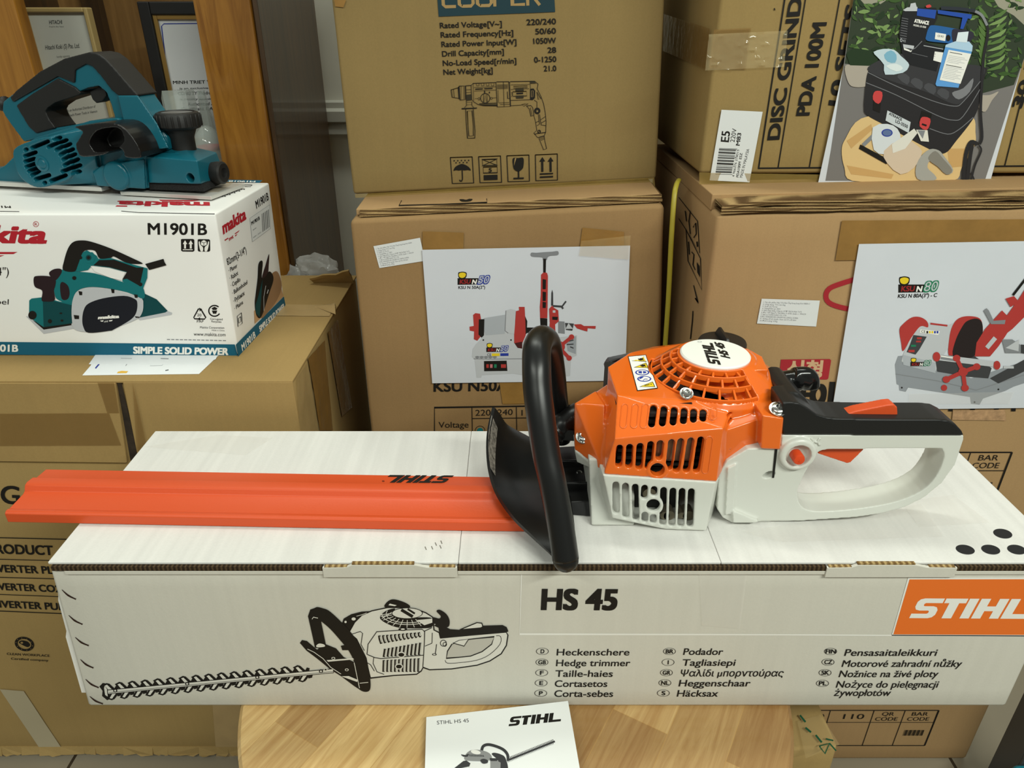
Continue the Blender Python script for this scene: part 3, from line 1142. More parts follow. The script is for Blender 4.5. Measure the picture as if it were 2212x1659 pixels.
# crumpled clear plastic bags behind the tall carton
bm = bmesh.new()
for (u, v, r) in ((640, 573, .020), (685, 568, .030)):
    cc = at(u, v + 22, y=1.31); cc.z = max(cc.z, ZT_L - .03)
    s0 = len(bm.verts)
    bmesh.ops.create_icosphere(bm, subdivisions=4, radius=r, matrix=Matrix.Translation(cc))
    bm.verts.ensure_lookup_table()
    for vtx in bm.verts[s0:]:
        d = (vtx.co - cc)
        vtx.co = cc + Vector((d.x * 1.5, d.y * .7, d.z * 1.2)) * (1 + .28 * noise.noise(vtx.co * 55) + .15 * noise.noise(vtx.co * 130))
o = obj('plastic_bag', bm, mat('milky_plastic', (206, 206, 204), 0.2, alpha=.5, spec=.7), smooth='auto', angle=25)
rehome(o, at(665, 600, y=1.31)); tag(o, 'crumpled clear plastic bag behind the tall tan carton', 'plastic bag')

# folded leaflets sticking out under the planer box
M_PAPER = mat('white_paper', (232, 234, 236), 0.6, var=.02, vscale=20)
def leaflet(quad, k, label):
    z = ZT_L + .0003 + k * .0004
    p = Plane((0, 0, z), (0, 0, 1))
    bm = bmesh.new(); add_prism(bm, [p.at(*c) for c in quad], (0, 0, .0003))
    o = obj('leaflet', bm, M_PAPER)
    b = p.at(*quad[0]); rehome(o, b)
    return tag(o, label, 'leaflet')
T['leaf1'] = leaflet([(178, 811), (196, 790), (206, 768), (472, 768), (430, 808)], 0, 'white folded leaflet poking out furthest under the planer box front')
T['leaf2'] = leaflet([(192, 787), (206, 767), (470, 768), (466, 776), (440, 786)], 1, 'white leaflet on top of the other leaflet, just peeking from under the planer box')
# ================================================================== hedge trimmer
BZ = SZ1 + .0008                      # what lies on the lid
M_ORANGE = mat('orange_plastic', (228, 104, 28), 0.2, spec=0.6, coat=0.5)
M_ORANGE2 = mat('orange_cover_plastic', (208, 78, 33), 0.42, spec=0.5, bump=.05, bscale=400)
M_WPL = mat('white_plastic', (208, 209, 201), 0.28, spec=0.5)
M_BPL = mat('black_grip_plastic', (24, 24, 24), 0.42, spec=0.45)
M_BSAT = mat('black_satin', (17, 17, 17), 0.33, spec=0.5)
M_STEEL = mat('screw_steel', (190, 190, 186), 0.22, metal=1.0)
M_DARK = mat('engine_dark', (22, 21, 20), 0.6, var=.3, vscale=80)
M_ALU = mat('engine_alloy', (132, 124, 106), 0.42, metal=0.7, var=.2, vscale=60)


def z1(x, y, d):
    return at(1000 + .34965 * x, 680 + .34965 * y, y=d)


def z2(x, y, d):
    return at(1500 + .34954 * x, 680 + .34954 * y, y=d)


def lift(p, z=BZ):
    return Vector((p.x, p.y, max(p.z, z)))


def plane3(a, b, c):
    n = (b - a).cross(c - a).normalized()
    if n.y > 0:
        n = -n
    return Plane(a, n)


def capsule(x0, y0, x1, y1, w, n=8):
    """Stadium outline in photo pixels."""
    a = atan2(y1 - y0, x1 - x0)
    r = w / 2
    x0 += cos(a) * r; y0 += sin(a) * r; x1 -= cos(a) * r; y1 -= sin(a) * r
    out = []
    for k in range(n + 1):
        t_ = a + pi / 2 + pi * k / n
        out.append((x0 + r * cos(t_), y0 + r * sin(t_)))
    for k in range(n + 1):
        t_ = a - pi / 2 + pi * k / n
        out.append((x1 + r * cos(t_), y1 + r * sin(t_)))
    return out


def slot(pl, x0, y0, x1, y1, w, depth=.012, bend=0):
    pts = capsule(x0, y0, x1, y1, w)
    pts = [pl.at(1000 + .34965 * x, 680 + .34965 * y) + pl.n * .006 for x, y in pts]
    return lambda bm: add_prism(bm, pts, -pl.n * (.006 + depth))


def add_sector(bm, prof, c, a0, a1, n=48):
    c = Vector(c)
    rings = []
    for k in range(n + 1):
        a = a0 + (a1 - a0) * k / n
        rings.append([bm.verts.new(c + Vector((r * cos(a), r * sin(a), h))) for r, h in prof])
    m = len(prof)
    for A, B in zip(rings, rings[1:]):
        for i in range(m):
            j = (i + 1) % m
            bm.faces.new((A[i], A[j], B[j], B[i]))
    bm.faces.new(rings[0][::-1]); bm.faces.new(rings[-1])


TRM = thing('hedge_trimmer', 'orange and white petrol hedge trimmer lying on the long white box', 'hedge trimmer', (.2, .66, SZ1))
T['trimmer'] = TRM

# ---- main points of the engine cover
sL, sR = z1(872, 984, .600), z1(1566, 1031, .600)          # seam, front
kL, kR = z1(938, 768, .602), z1(1608, 704, .604)           # lower crease
tL, tR = z1(955, 498, .637), z1(1662, 546, .637)           # upper crease
PL_LOW = plane3(sL, sR, kR)
PL_UP = plane3(kL, kR, tL)
DC = at(1545, 763, z=1.2 - .3215)                          # centre of the round plate
hA = [sL, sR, kL, kR, tL, tR, z1(896, 322, .70), z1(1030, 234, .735), z1(1175, 196, .78), z1(1390, 172, .80),
      z1(1760, 300, .80), z1(1900, 400, .74)]
for q_ in ((872, 984), (1566, 1031)):
    b_ = z1(*q_, .600)
    hA.append(Vector((b_.x + (.050 if q_[0] < 900 else .03), .77, .795)))
cenA = sum(hA, Vector()) / len(hA)
inA = [cenA + (p - cenA) * .91 for p in hA]
inA = [Vector((p.x, p.y, p.z - (.03 if p.z < .815 else .001))) for p in inA]
hB = [z1(690, 547, .668), z1(690, 832, .658), z1(780, 850, .645), z1(868, 970, .62), z1(875, 560, .655), z1(818, 472, .685)]
hB += [z1(700, 552, .69), Vector((hB[1].x + .004, .73, hB[1].z)), z1(830, 480, .70), Vector((sL.x + .03, .74, .80)), Vector((hB[0].x + .01, .73, hB[0].z - .05))]
hB2 = [z1(822, 476, .688), z1(890, 560, .660), z1(868, 850, .632), z1(874, 972, .612), z1(960, 530, .655), z1(945, 800, .615), Vector((sL.x + .05, .74, .80)), Vector((sL.x + .05, .74, .845)), Vector((sL.x - .006, .72, .80))]
hC = [z1(1655, 560, .640), z1(1615, 720, .612), z1(1588, 990, .616), z1(1625, 935, .620), z1(1700, 884, .622), z1(1846, 824, .624), z1(1850, 640, .622), z1(1905, 462, .680), z1(1700, 530, .66)]
hC += [Vector((p.x, .73, p.z)) for p in (hC[0], hC[3], hC[5], hC[6], hC[7])]
hBoss = [z1(x, y, d) for x, y, d in ((1850, 622, .608), (1978, 640, .608), (1955, 830, .608), (1842, 826, .608), (1862, 590, .622), (1992, 615, .622), (1975, 835, .622))]
hBoss += [Vector((p.x, .665, p.z)) for p in hBoss]
hTop = [z1(1905, 460, .68), z1(1930, 452, .68), z1(1985, 612, .625), z1(1860, 600, .622), z1(1905, 462, .72), z1(1940, 470, .72), z1(1985, 640, .70), z1(1860, 640, .70)]
hRing = lambda bm: add_lathe(bm, [(0, -.06), (.0735, -.06), (.073, -.031), (.069, -.0245), (.066, -.0212), (.0557, -.0127), (.0465, -.0057), (.0415, -.0022), (0, -.0022)], DC, n=72)
A0, A1 = radians(154), radians(298)
hStop = [Vector((x, y, z)) for z in (.874, .84) for x, y in ((DC.x + .012, DC.y - .033), (.246, .666), (.268, .667), (.272, .70), (.262, .722), (DC.x, .70))]
cuts = [inA]
LOWS = [(970, 803, 962, 943), (1032, 798, 1024, 950), (1096, 792, 1087, 958), (1163, 783, 1143, 962), (1222, 776, 1210, 898), (1292, 770, 1272, 962),
        (1350, 764, 1316, 976), (1412, 760, 1378, 977), (1474, 755, 1440, 978)]
UPS = [(1182, 552, 1163, 694), (1247, 556, 1230, 688), (1311, 560, 1296, 682), (1374, 563, 1360, 674), (1434, 566, 1422, 665), (1494, 568, 1482, 657)]
for s_ in LOWS:
    cuts.append(slot(PL_LOW, *s_, 43))
for s_ in UPS:
    cuts.append(slot(PL_UP, *s_, 42))
ringP = [PL_LOW.at(1000 + .34965 * (1202 + 44 * cos(a)), 680 + .34965 * (956 + 40 * sin(a))) + PL_LOW.n * .006 for a in [2 * pi * k / 28 for k in range(28)]]
bossP = [PL_LOW.at(1000 + .34965 * (1202 + 66 * cos(a)), 680 + .34965 * (956 + 60 * sin(a))) + PL_LOW.n * .001 for a in [2 * pi * k / 28 for k in range(28)]]
cut2 = [lambda bm: add_prism(bm, ringP, -PL_LOW.n * .03),
        lambda bm: add_sector(bm, [(.0385, .01), (.0385, -.030), (.0685, -.036), (.0685, .01)], DC, A0, A1)]
# stepped vent gills on the right flank
for k in range(7):
    p = z1(1650 - k * 3.5, 640 + k * 32, .62)
    d = Vector((.0016, -.02, .0))
    cuts.append(lambda bm, p=p: add_prism(bm, [p + Vector((-.003, -.004, -.001)), p + Vector((.0035, -.004, .002)), p + Vector((.0035, -.004, .0035)), p + Vector((-.003, -.004, .0035))], Vector((0, .016, 0))))
shell = solid([hA, hB, hB2, hC, hBoss, hTop, hStop, hRing], cuts, voxel=0, smooth=0)
bmS = bmesh.new(); bmS.from_mesh(shell)
def from_shell(bm):
    bm.from_mesh(shell)
me = solid([from_shell, lambda bm: add_prism(bm, bossP, -PL_LOW.n * .005)], cut2, voxel=.0009, smooth=5)
bmS.free()
cover = obj_me('engine_cover', me, M_ORANGE, TRM, smooth=True)

def rim(bm, pl, x0, y0, x1, y1, w=40):
    pts = capsule(x0, y0, x1, y1, w, 6)
    pts = [pl.at(1000 + .34965 * x, 680 + .34965 * y) + pl.n * .0001 for x, y in pts]
    add_tube(bm, pts + pts[:2], .0006, 6)
for pl_r, s_ in [(PL_UP, s_) for s_ in ((1003, 550, 988, 700), (1068, 550, 1053, 700), (1130, 550, 1112, 700), (1552, 572, 1544, 648))] + [(PL_LOW, (1526, 750, 1494, 980))]:
    bm = bmesh.new()
    rim(bm, pl_r, *s_)
    obj('blind_slot_rim', bm, M_ORANGE, cover, smooth=True)

# fan grille of rings and ribs under the round plate
bm = bmesh.new()
RH = [(.0388, -.0024), (.0468, -.0060), (.0560, -.0130), (.0664, -.0218)]
for i_, (r_, h_) in enumerate(RH):
    w_, dp = (.0022, .0058 if i_ < 3 else .006)
    add_sector(bm, [(r_ - w_ / 2, h_), (r_ + w_ / 2, h_), (r_ + w_ / 2, h_ - dp), (r_ - w_ / 2, h_ - dp)], DC, A0, A1, 60)
for i_ in range(3):
    (ra, ha), (rb, hb) = RH[i_], RH[i_ + 1]
    nn = (8, 9, 10)[i_]
    for k in range(nn):
        a = A0 + (A1 - A0) * (k + (.55, .95, .5)[i_]) / nn
        d = Vector((cos(a), sin(a), 0)); n_ = Vector((-sin(a), cos(a), 0)) * .0012
        pa, pb = DC + d * (ra + .0008), DC + d * (rb + .0003)
        za, zb_ = Vector((0, 0, ha - .0016)), Vector((0, 0, hb + .0004))
        dn = Vector((0, 0, -.0055))
        add_hex(bm, [pa - n_ + za, pa + n_ + za, pa + n_ + za + dn, pa - n_ + za + dn], [pb - n_ + zb_, pb + n_ + zb_, pb + n_ + zb_ + dn, pb - n_ + zb_ + dn])
obj('fan_grille', bm, M_ORANGE, TRM, smooth='auto', bevel=.0004, seg=1)
bm = bmesh.new(); add_lathe(bm, [(0, -.056), (.036, -.056), (.040, -.038), (.066, -.046), (0.001, -.040)], DC, n=40)
obj('fan_wheel', bm, M_DARK, TRM)
bm = bmesh.new(); add_lathe(bm, [(0, -.004), (.0362, -.004), (.0372, -.0025), (.0372, -.0006), (.0358, .0008), (0, .0012)], DC, n=64)
plate = obj('round_plate', bm, mat('white_plate', (236, 236, 230), 0.35), TRM, smooth='auto')

# dark engine inside
bm = bmesh.new()
x0, x1_ = sL.x + .012, sR.x - .006
for k in range(9):
    add_box(bm, (x0 + .004, .622 + .001 * (k % 2), .775 + k * .0085), (x1_ - .004, .72, .779 + k * .0085))
add_box(bm, (x0, .632, .724), (x1_ - .02, .73, .853))
obj('cylinder_block', bm, M_DARK, TRM)
bm = bmesh.new()
add_box(bm, (z1(1180, 900, .612).x, .612, .795), (z1(1420, 900, .612).x, .63, .825))
obj('muffler', bm, M_ALU, TRM, bevel=.004)
for u_, v_, r_ in ((1150, 1100, .007), (1270, 1250, .006), (1390, 1240, .006), (1240, 1275, .005), (1340, 1280, .004), (960, 1220, .006)):
    p = z1(u_, v_, .615)
    bm = bmesh.new()
    add_lathe(bm, [(0, 0), (r_, 0), (r_, .014), (0, .014)], Vector((p.x, .613, max(p.z, .726))), axis=(0, 1, 0), n=16)
    obj('crankcase_bolt', bm, M_ALU, TRM, smooth='auto')

# ---- white lower casing
wL, wR, wRb, wLb = z1(866, 990, .598), z1(1562, 1036, .598), lift(z1(1500, 1336, .598)), z1(925, 1256, .600)
PL_W = plane3(wL, wR, wLb)
zc = .7945
hW = [wL, wR, wRb, wLb, lift(z1(1250, 1325, .600)), z1(835, 1010, .628), z1(860, 1180, .628), z1(1612, 960, .635), lift(z1(1545, 1255, .635))]
hW += [lift(Vector((p.x, .735, p.z))) for p in hW[5:]] + [Vector((z1(900, 1, .63).x, .735, BZ)), Vector((z1(1000, 1, .62).x, .63, BZ + .004))]
cenW = sum(hW, Vector()) / len(hW)
inW = [cenW + (p - cenW) * .92 for p in hW]
inW = [Vector((p.x, p.y, p.z + (.03 if p.z > .77 else 0))) for p in inW]
gx0_, gx1_ = z1(776, 1000, .625).x, z1(1060, 1300, .607).x
hG = [Vector(p) for p in ((gx0_ + .004, .607, BZ), (gx1_, .607, BZ), (gx1_ + .0, .62, BZ + .03), (gx0_, .63, .787), (gx0_ + .02, .63, .787),
                          (gx0_ + .004, .74, BZ), (gx1_, .74, BZ), (gx0_, .74, .787), (gx1_, .74, .787))]
hF = [z1(690, 840, .656), z1(705, 912, .656), z1(800, 935, .638), z1(796, 852, .645), z1(868, 985, .62)]
hF += [Vector((p.x + .003, .74, p.z)) for p in hF[:4]]
wc = [inW]
for s_ in ((945, 1032, 946, 1232), (1004, 1040, 1006, 1258), (1064, 1046, 1070, 1275), (1124, 1052, 1118, 1140), (1124, 1216, 1124, 1284), (1182, 1060, 1180, 1122), (1176, 1228, 1174, 1290),
           (1241, 1066, 1234, 1302), (1299, 1070, 1289, 1306), (1356, 1072, 1344, 1308), (1413, 1074, 1400, 1308)):
    wc.append(slot(PL_W, *s_, 42))
ringW = [PL_W.at(1000 + .34965 * (1176 + 42 * cos(a)), 680 + .34965 * (1176 + 38 * sin(a))) + PL_W.n * .006 for a in [2 * pi * k / 28 for k in range(28)]]
bossW = [PL_W.at(1000 + .34965 * (1176 + 62 * cos(a)), 680 + .34965 * (1176 + 56 * sin(a))) + PL_W.n * .0012 for a in [2 * pi * k / 28 for k in range(28)]]
shellW = solid([hW], wc, voxel=0, smooth=0)
me = solid([lambda bm: bm.from_mesh(shellW), lambda bm: add_prism(bm, bossW, -PL_W.n * .005), hF], [lambda bm: add_prism(bm, ringW, -PL_W.n * .03)], voxel=.0009, smooth=5)
obj_me('lower_casing', me, M_WPL, TRM, smooth=True)
me = solid([hG], [], voxel=.0012, smooth=5)
obj_me('gear_housing', me, M_WPL, TRM, smooth=True)

# ---- rear handle with its opening
HY = .612
HPL = Plane((0, HY, 0), (0, -1, 0))
outer = [(150, 985), (140, 1200), (175, 1255), (235, 1287), (370, 1290), (410, 1277), (650, 1275), (1000, 1252), (1150, 1230), (1300, 1190), (1420, 1130), (1530, 1040), (1610, 930), (1652, 810), (1668, 752), (1660, 742), (540, 742), (535, 815), (330, 830), (200, 905)]
hole = [(790, 838), (1000, 831), (1470, 826), (1535, 842), (1538, 900), (1490, 1005), (1405, 1090), (1250, 1155), (1040, 1195), (830, 1215), (720, 1212), (660, 1180), (637, 1110), (655, 1040), (700, 950), (740, 890)]
P2 = lambda pts, y, clamp=True: [lift(z2(a, b, y)) if clamp else z2(a, b, y) for a, b in pts]
hole_s = smooth2(hole, 3)
tank = [(170, 985), (150, 1200), (235, 1287), (410, 1280), (600, 1278), (640, 1100), (700, 940), (760, 742), (545, 742), (535, 815), (330, 830), (200, 905)]
me = solid([lambda bm: add_prism(bm, P2(outer, HY), (0, .034, 0)), lambda bm: add_prism(bm, P2(tank, HY + .002), (0, .10, 0)),
            lambda bm: add_lathe(bm, [(0, -.004), (.0195, -.004), (.0185, .0045), (.0165, .006), (0, .006)], z2(632, 852, HY), axis=(0, -1, 0), n=40),
            lambda bm: add_prism(bm, P2([(235, 1225), (250, 1215), (400, 1278), (370, 1290), (240, 1289)], HY - .006), (0, .02, 0)),
            lambda bm: add_prism(bm, P2([(205, 950), (262, 925), (245, 1230), (190, 1240)], HY - .003), (0, .02, 0))],
           [lambda bm: add_prism(bm, [p + Vector((0, -.02, 0)) for p in P2(hole_s, HY, False)], (0, .2, 0)),
            lambda bm: add_lathe(bm, [(0, -.002), (.0125, -.002), (.0128, .02), (0, .02)], z2(632, 856, HY), axis=(0, -1, 0), n=32),
            lambda bm: add_prism(bm, [z2(480 + 38 * cos(a), 1024 + 20 * sin(a) - 10 * cos(a), HY - .01) for a in [2 * pi * k / 20 for k in range(20)]], (0, .018, 0)),
            lambda bm: add_prism(bm, [z2(a, b, HY - .01) for a, b in smooth2([(888, 1132), (1030, 1130), (1042, 1140), (1000, 1158), (930, 1165), (900, 1155)], 2)], (0, .0118, 0))],
           voxel=.001, smooth=6)
hand = obj_me('rear_handle', me, M_WPL, TRM, smooth=True)
bm = bmesh.new()
add_prism(bm, [z2(a, b, HY - .0009) for a, b in ((499, 826), (514, 826), (493, 1008), (481, 1008))], (0, .0012, 0))
obj('cable_slit', bm, M_BSAT, hand)
bm = bmesh.new(); add_lathe(bm, [(0, .011), (.0052, .010), (.0060, .008), (.0060, -.003), (.0085, -.003), (.0085, -.0035), (0, -.0035)], z2(628, 866, HY), axis=(0, -1, 0), n=28)
add_lathe(bm, [(0, .0112), (.0012, .0112), (.0012, .0105), (0, .0105)], z2(630, 868, HY), axis=(0, -1, 0), n=10)
obj('stop_button', bm, mat('red_orange_plastic', (216, 72, 30), 0.35), TRM, smooth='auto')
bm = bmesh.new()
for dx_ in (-1, 1):
    add_tube(bm, smooth_path([z2(748 + dx_ * 28, 762, HY - .0003), z2(748 + dx_ * 14, 782, HY - .0003), z2(748 + dx_ * 26, 806, HY - .0003)], 4), .0012, 6)
add_tube(bm, [z2(738, 778, HY - .0003), z2(758, 790, HY - .0003)], .0016, 6)
obj('moulded_mark', bm, M_WPL, hand, smooth=True)

# black grip shell on top
grip = [(552, 744), (540, 690), (545, 545), (600, 540), (650, 548), (700, 575), (760, 618), (820, 636), (900, 644), (1260, 648), (1500, 648), (1570, 655), (1620, 680), (1655, 720), (1666, 746)]
hump = [(545, 560), (545, 500), (590, 478), (640, 480), (690, 520), (735, 580), (740, 640), (552, 700)]
me = solid([lambda bm: add_prism(bm, P2(grip, HY - .0015), (0, .037, 0)),
            lambda bm: add_prism(bm, P2(hump, HY + .02), (0, .06, 0)),
            [z2(x, y, d) for x, y, d in ((540, 560, HY), (700, 580, HY), (545, 700, HY), (700, 700, HY), (545, 490, HY + .03), (690, 525, HY + .03), (545, 700, HY + .05), (735, 640, HY + .05))]],
           [], voxel=.0011, smooth=9)
obj_me('grip_shell', me, M_BPL, TRM, smooth=True)
lk = [(905, 630), (1000, 596), (1200, 556), (1235, 555), (1255, 572), (1260, 655), (930, 655)]
me = solid([lambda bm: add_prism(bm, P2(lk, HY + .009), (0, .013, 0))], [], voxel=.0008, smooth=5)
obj_me('lockout_lever', me, M_ORANGE2, TRM, smooth=True)
tg = [(762, 858), (800, 815), (1048, 815), (1044, 836), (966, 913), (945, 919)]
me = solid([lambda bm: add_prism(bm, P2(tg, HY + .008), (0, .018, 0))], [], voxel=.0008, smooth=5)
obj_me('throttle_trigger', me, M_ORANGE2, TRM, smooth=True)
bm = bmesh.new()
add_hull(bm, [z2(x, y, d) for x, y, d in ((590, 512, HY + .022), (680, 545, HY + .022), (682, 552, HY + .022), (592, 525, HY + .022), (605, 500, HY + .036), (683, 522, HY + .036), (683, 550, HY + .036), (600, 520, HY + .036))])
obj('choke_slider', bm, M_ORANGE2, TRM, bevel=.001)

# starter grip
bm = bmesh.new()
a, b = z2(455, 412, .685), z2(650, 402, .685)
add_tube(bm, [a, a + (b - a) * .5, b], [.0115, .0108, .0125], 20)
add_tube(bm, smooth_path([z2(620, 372, .684), z2(690, 372, .684), z2(715, 400, .684), z2(716, 445, .684)], 6), [.0088 + .001 * k / 18 for k in range(19)], 18)
add_tube(bm, [z2(600, 380, .684), z2(700, 412, .684)], .0108, 18)
me = bpy.data.meshes.new('x'); bmesh.ops.recalc_face_normals(bm, faces=bm.faces); bm.to_mesh(me); bm.free()
tmpo = bpy.data.objects.new('x', me); COL.objects.link(tmpo)
m_ = tmpo.modifiers.new('r', 'REMESH'); m_.mode = 'VOXEL'; m_.voxel_size = .001
m_ = tmpo.modifiers.new('s', 'SMOOTH'); m_.iterations = 5
me2 = bpy.data.meshes.new_from_object(tmpo.evaluated_get(bpy.context.evaluated_depsgraph_get()))
bpy.data.objects.remove(tmpo); bpy.data.meshes.remove(me)
obj_me('starter_grip', me2, mat('black_gloss', (16, 16, 16), 0.16, spec=.6), TRM, smooth=True)

# fuel cap
cc = at(1560, 741, y=.80)
bm = bmesh.new()
add_lathe(bm, [(0, -.07), (.022, -.07), (.024, -.012), (.0285, -.012), (.0292, -.009), (.0292, .001), (.0278, .0036), (0, .0042)], cc, n=48)
cap_ = obj('fuel_cap', bm, M_BPL, TRM, smooth='auto')
bm = bmesh.new()
add_hull(bm, [cc + Vector(p) for p in ((-.0035, -.026, .003), (.0035, -.026, .003), (-.0035, .026, .003), (.0035, .026, .003), (-.0016, -.018, .014), (.0016, -.018, .014), (-.0016, .018, .014), (.0016, .018, .014))])
obj('cap_wing', bm, M_BPL, cap_, bevel=.001)
# dark exhaust shield and fuel bulb behind and left of the cover
me = solid([[z1(x, y, d) for x, y, d in ((878, 330, .79), (905, 290, .79), (960, 268, .79), (1060, 258, .79), (1060, 340, .79), (878, 345, .79))] +
            [z1(x, y, d) + Vector((0, .02, -.003)) for x, y, d in ((878, 330, .79), (905, 290, .79), (1060, 258, .79))]], [], voxel=.0015, smooth=4)
obj_me('exhaust_shield', me, M_BSAT, TRM, smooth=True)
bm = bmesh.new()
add_tube(bm, smooth_path([z1(545, 760, .695), z1(575, 720, .70), z1(640, 660, .705), z1(720, 610, .715)], 6), [.013, .0135, .014, .014] * 4 + [.014] * 3, 16)
add_hull(bm, [z1(x, y, d) for x, y, d in ((570, 705, .69), (690, 715, .69), (690, 780, .69), (575, 775, .69), (570, 705, .72), (690, 715, .72), (690, 775, .72), (575, 775, .72))])
obj('throttle_housing', bm, M_BSAT, TRM, smooth='auto', bevel=.003)

# screws
def screw(p, ax, r=.0058, parent=TRM):
    bm = bmesh.new()
    ax = Vector(ax).normalized()
    add_lathe(bm, [(r * 1.35, -.0008), (r * 1.35, .0004), (r * 1.02, .0005), (r, .0028), (r * .8, .0038), (r * .46, .004), (r * .40, .0016), (0, .0016)], p, axis=ax, n=24)
    return obj('screw', bm, M_STEEL, parent, smooth='auto')
screw(z1(1380, 497, .640) + Vector((0, -.0, .0022)), (0, -.55, 1), .0052)
screw(z1(742, 762, .655) + Vector((0, -.001, .002)), (0, -.5, 1), .0060)
screw(z1(1940, 598, .618) + Vector((0, -.001, .0035)), (0, -.45, 1), .0064)
screw(z1(718, 985, .69), (0, -.5, 1), .0042)

# ---- front loop handle
lp = [(1222, 1208, .532), (1210, 1130, .545), (1193, 1040, .560), (1180, 980, .572), (1168, 900, .588), (1161, 840, .602), (1159, 790, .615), (1160, 752, .632),
      (1170, 732, .655), (1184, 742, .682), (1195, 790, .705), (1203, 850, .722), (1210, 905, .735), (1214, 950, .742)]
path = smooth_path([at(u, v, y=d) for u, v, d in lp], 8)
rad = []
for i in range(len(path)):
    s_ = i / (len(path) - 1)
    rad.append(.0128 + .0012 * math.exp(-((s_ - .45) / .3) ** 2) - .002 * max(0, s_ - .7) / .3)
bm = bmesh.new(); add_tube(bm, path, rad, 24, flat=1.0)
p0 = path[0]
bmesh.ops.create_icosphere(bm, subdivisions=3, radius=.0127, matrix=Matrix.Translation(p0))
loop = obj('front_handle', bm, M_BSAT, TRM, smooth=True)

# ---- hand guard: a curved shield between blade and handle
rows = []
rim = [(1063, 880, .722), (1053, 925, .705), (1050, 965, .685), (1053, 1010, .66), (1063, 1050, .635), (1080, 1085, .612), (1110, 1125, .588), (1150, 1163, .566), (1185, 1195, .550), (1216, 1224, .536)]
mid1 = [(1074, 895, .73), (1070, 935, .715), (1075, 980, .695), (1082, 1025, .668), (1095, 1060, .642), (1112, 1090, .618), (1138, 1122, .594), (1168, 1155, .572), (1198, 1186, .554), (1224, 1216, .541)]
mid2 = [(1090, 920, .74), (1098, 950, .725), (1112, 990, .705), (1125, 1035, .68), (1137, 1065, .655), (1152, 1090, .63), (1172, 1115, .605), (1195, 1142, .582), (1215, 1172, .562), (1233, 1205, .546)]
inn = [(1118, 938, .752), (1150, 955, .742), (1190, 985, .725), (1215, 1020, .70), (1225, 1052, .672), (1232, 1078, .645), (1236, 1100, .618), (1240, 1125, .592), (1243, 1160, .568), (1244, 1195, .55)]
G = []
for r_ in (rim, mid1, mid2, inn):
    G.append(smooth_path([lift(at(u, v, y=d), BZ + .002) for u, v, d in r_], 4))
G2 = []
n_ = len(G[0])
cols = []
for k in range(n_):
    cols.append(smooth_path([g[k] for g in G], 4))
bm = bmesh.new()
sheet(bm, cols, .004)
for v in bm.verts:
    if v.co.z < BZ:
        v.co.z = BZ
guard = obj('hand_guard', bm, M_BSAT, TRM, smooth='auto', angle=50)
bm = bmesh.new()
gx = at(1275, 1080, y=.64).x
add_hull(bm, [Vector(p) for p in ((.03, .630, BZ), (.03, .75, BZ), (gx + .02, .622, BZ), (gx + .02, .75, BZ), (.045, .634, BZ + .010), (.045, .745, BZ + .012), (gx + .02, .634, BZ + .014), (gx + .02, .745, BZ + .016))])
for yy in (.655, .70):
    add_box(bm, (.052, yy, BZ + .008), (gx + .01, yy + .004, BZ + .022))
obj('guard_base', bm, M_BSAT, TRM, smooth='auto', bevel=.0015)
# foil sticker along the rim of the guard
from mathutils.bvhtree import BVHTree
og_ = Vector(TRM['_org'])
gb = BVHTree.FromPolygons([v.co + og_ for v in guard.data.vertices], [tuple(p.vertices) for p in guard.data.polygons])
lf_s = smooth_path([Vector(p + (0,)) for p in ((1062, 896), (1056, 930), (1055, 970), (1059, 1010))], 4)
rt_s = smooth_path([Vector(p + (0,)) for p in ((1075, 925), (1072, 955), (1070, 990), (1070, 1028))], 4)
rows = []
for a_, b_ in zip(lf_s, rt_s):
    r_ = []
    for k in range(4):
        p = a_ * (1 - k / 3) + b_ * (k / 3)
        d = ray(p.x, p.y).normalized()
        h_ = gb.ray_cast(CAM, d)
        if h_[0] is not None:
            r_.append(h_[0] - d * .0012)
    rows.append(r_)
rows = [r_ for r_ in rows if len(r_) == 4]
if len(rows) > 2:
    bm = bmesh.new()
    sheet(bm, rows)
    obj('guard_sticker', bm, mat('foil_sticker', (120, 114, 106), 0.4, var=.8, vscale=220), guard, smooth=True)

# ---- orange blade cover
XL, XR = -.5445, -.018
BC = thing('blade_cover', 'long orange plastic blade cover reaching out left over the white box', 'blade cover', (-.26, .645, SZ1))
T['blade'] = BC
prof = [(.000, .0005), (.000, .0115), (.0025, .0135), (.006, .0135), (.008, .0125), (.033, .0135), (.0365, .0150), (.040, .0205), (.044, .0218), (.0555, .0205), (.057, .0180), (.059, .0172), (.0785, .0160), (.0790, .0005)]
bm = bmesh.new()
NX = 40
rings = []
for i in range(NX + 1):
    x = XL + (XR - XL) * i / NX
    y0 = .6135 - .030 * (x - XL)
    rings.append([bm.verts.new((x + max(0, (i - NX + 2) / 2) * (.0785 - py) * .40, y0 + py, SZ1 + .0004 + pz)) for py, pz in prof])
for A, B in zip(rings, rings[1:]):
    for i in range(len(prof) - 1):
        bm.faces.new((A[i], A[i + 1], B[i + 1], B[i]))
    bm.faces.new((A[-1], A[0], B[0], B[-1]))
# hollow left end
def endcap(r, inset):
    c = [v.co.copy() for v in r]
    tri = tessellate_polygon([c])
    for t_ in tri:
        bm.faces.new([r[i] for i in t_])
endcap(rings[0], 0); endcap(rings[-1], 0)
obj('cover_channel', bm, M_ORANGE2, BC, smooth='auto', bevel=.0008, angle=28)
# ================================================================== electric planer on the white and teal box
MZ = mz1 + .0018
PO = at(457, 432, z=MZ)
PEX = (PO - at(0, 407, z=MZ)).normalized()
PEY = Vector((-PEX.y, PEX.x, 0))
UP = Vector((0, 0, 1))


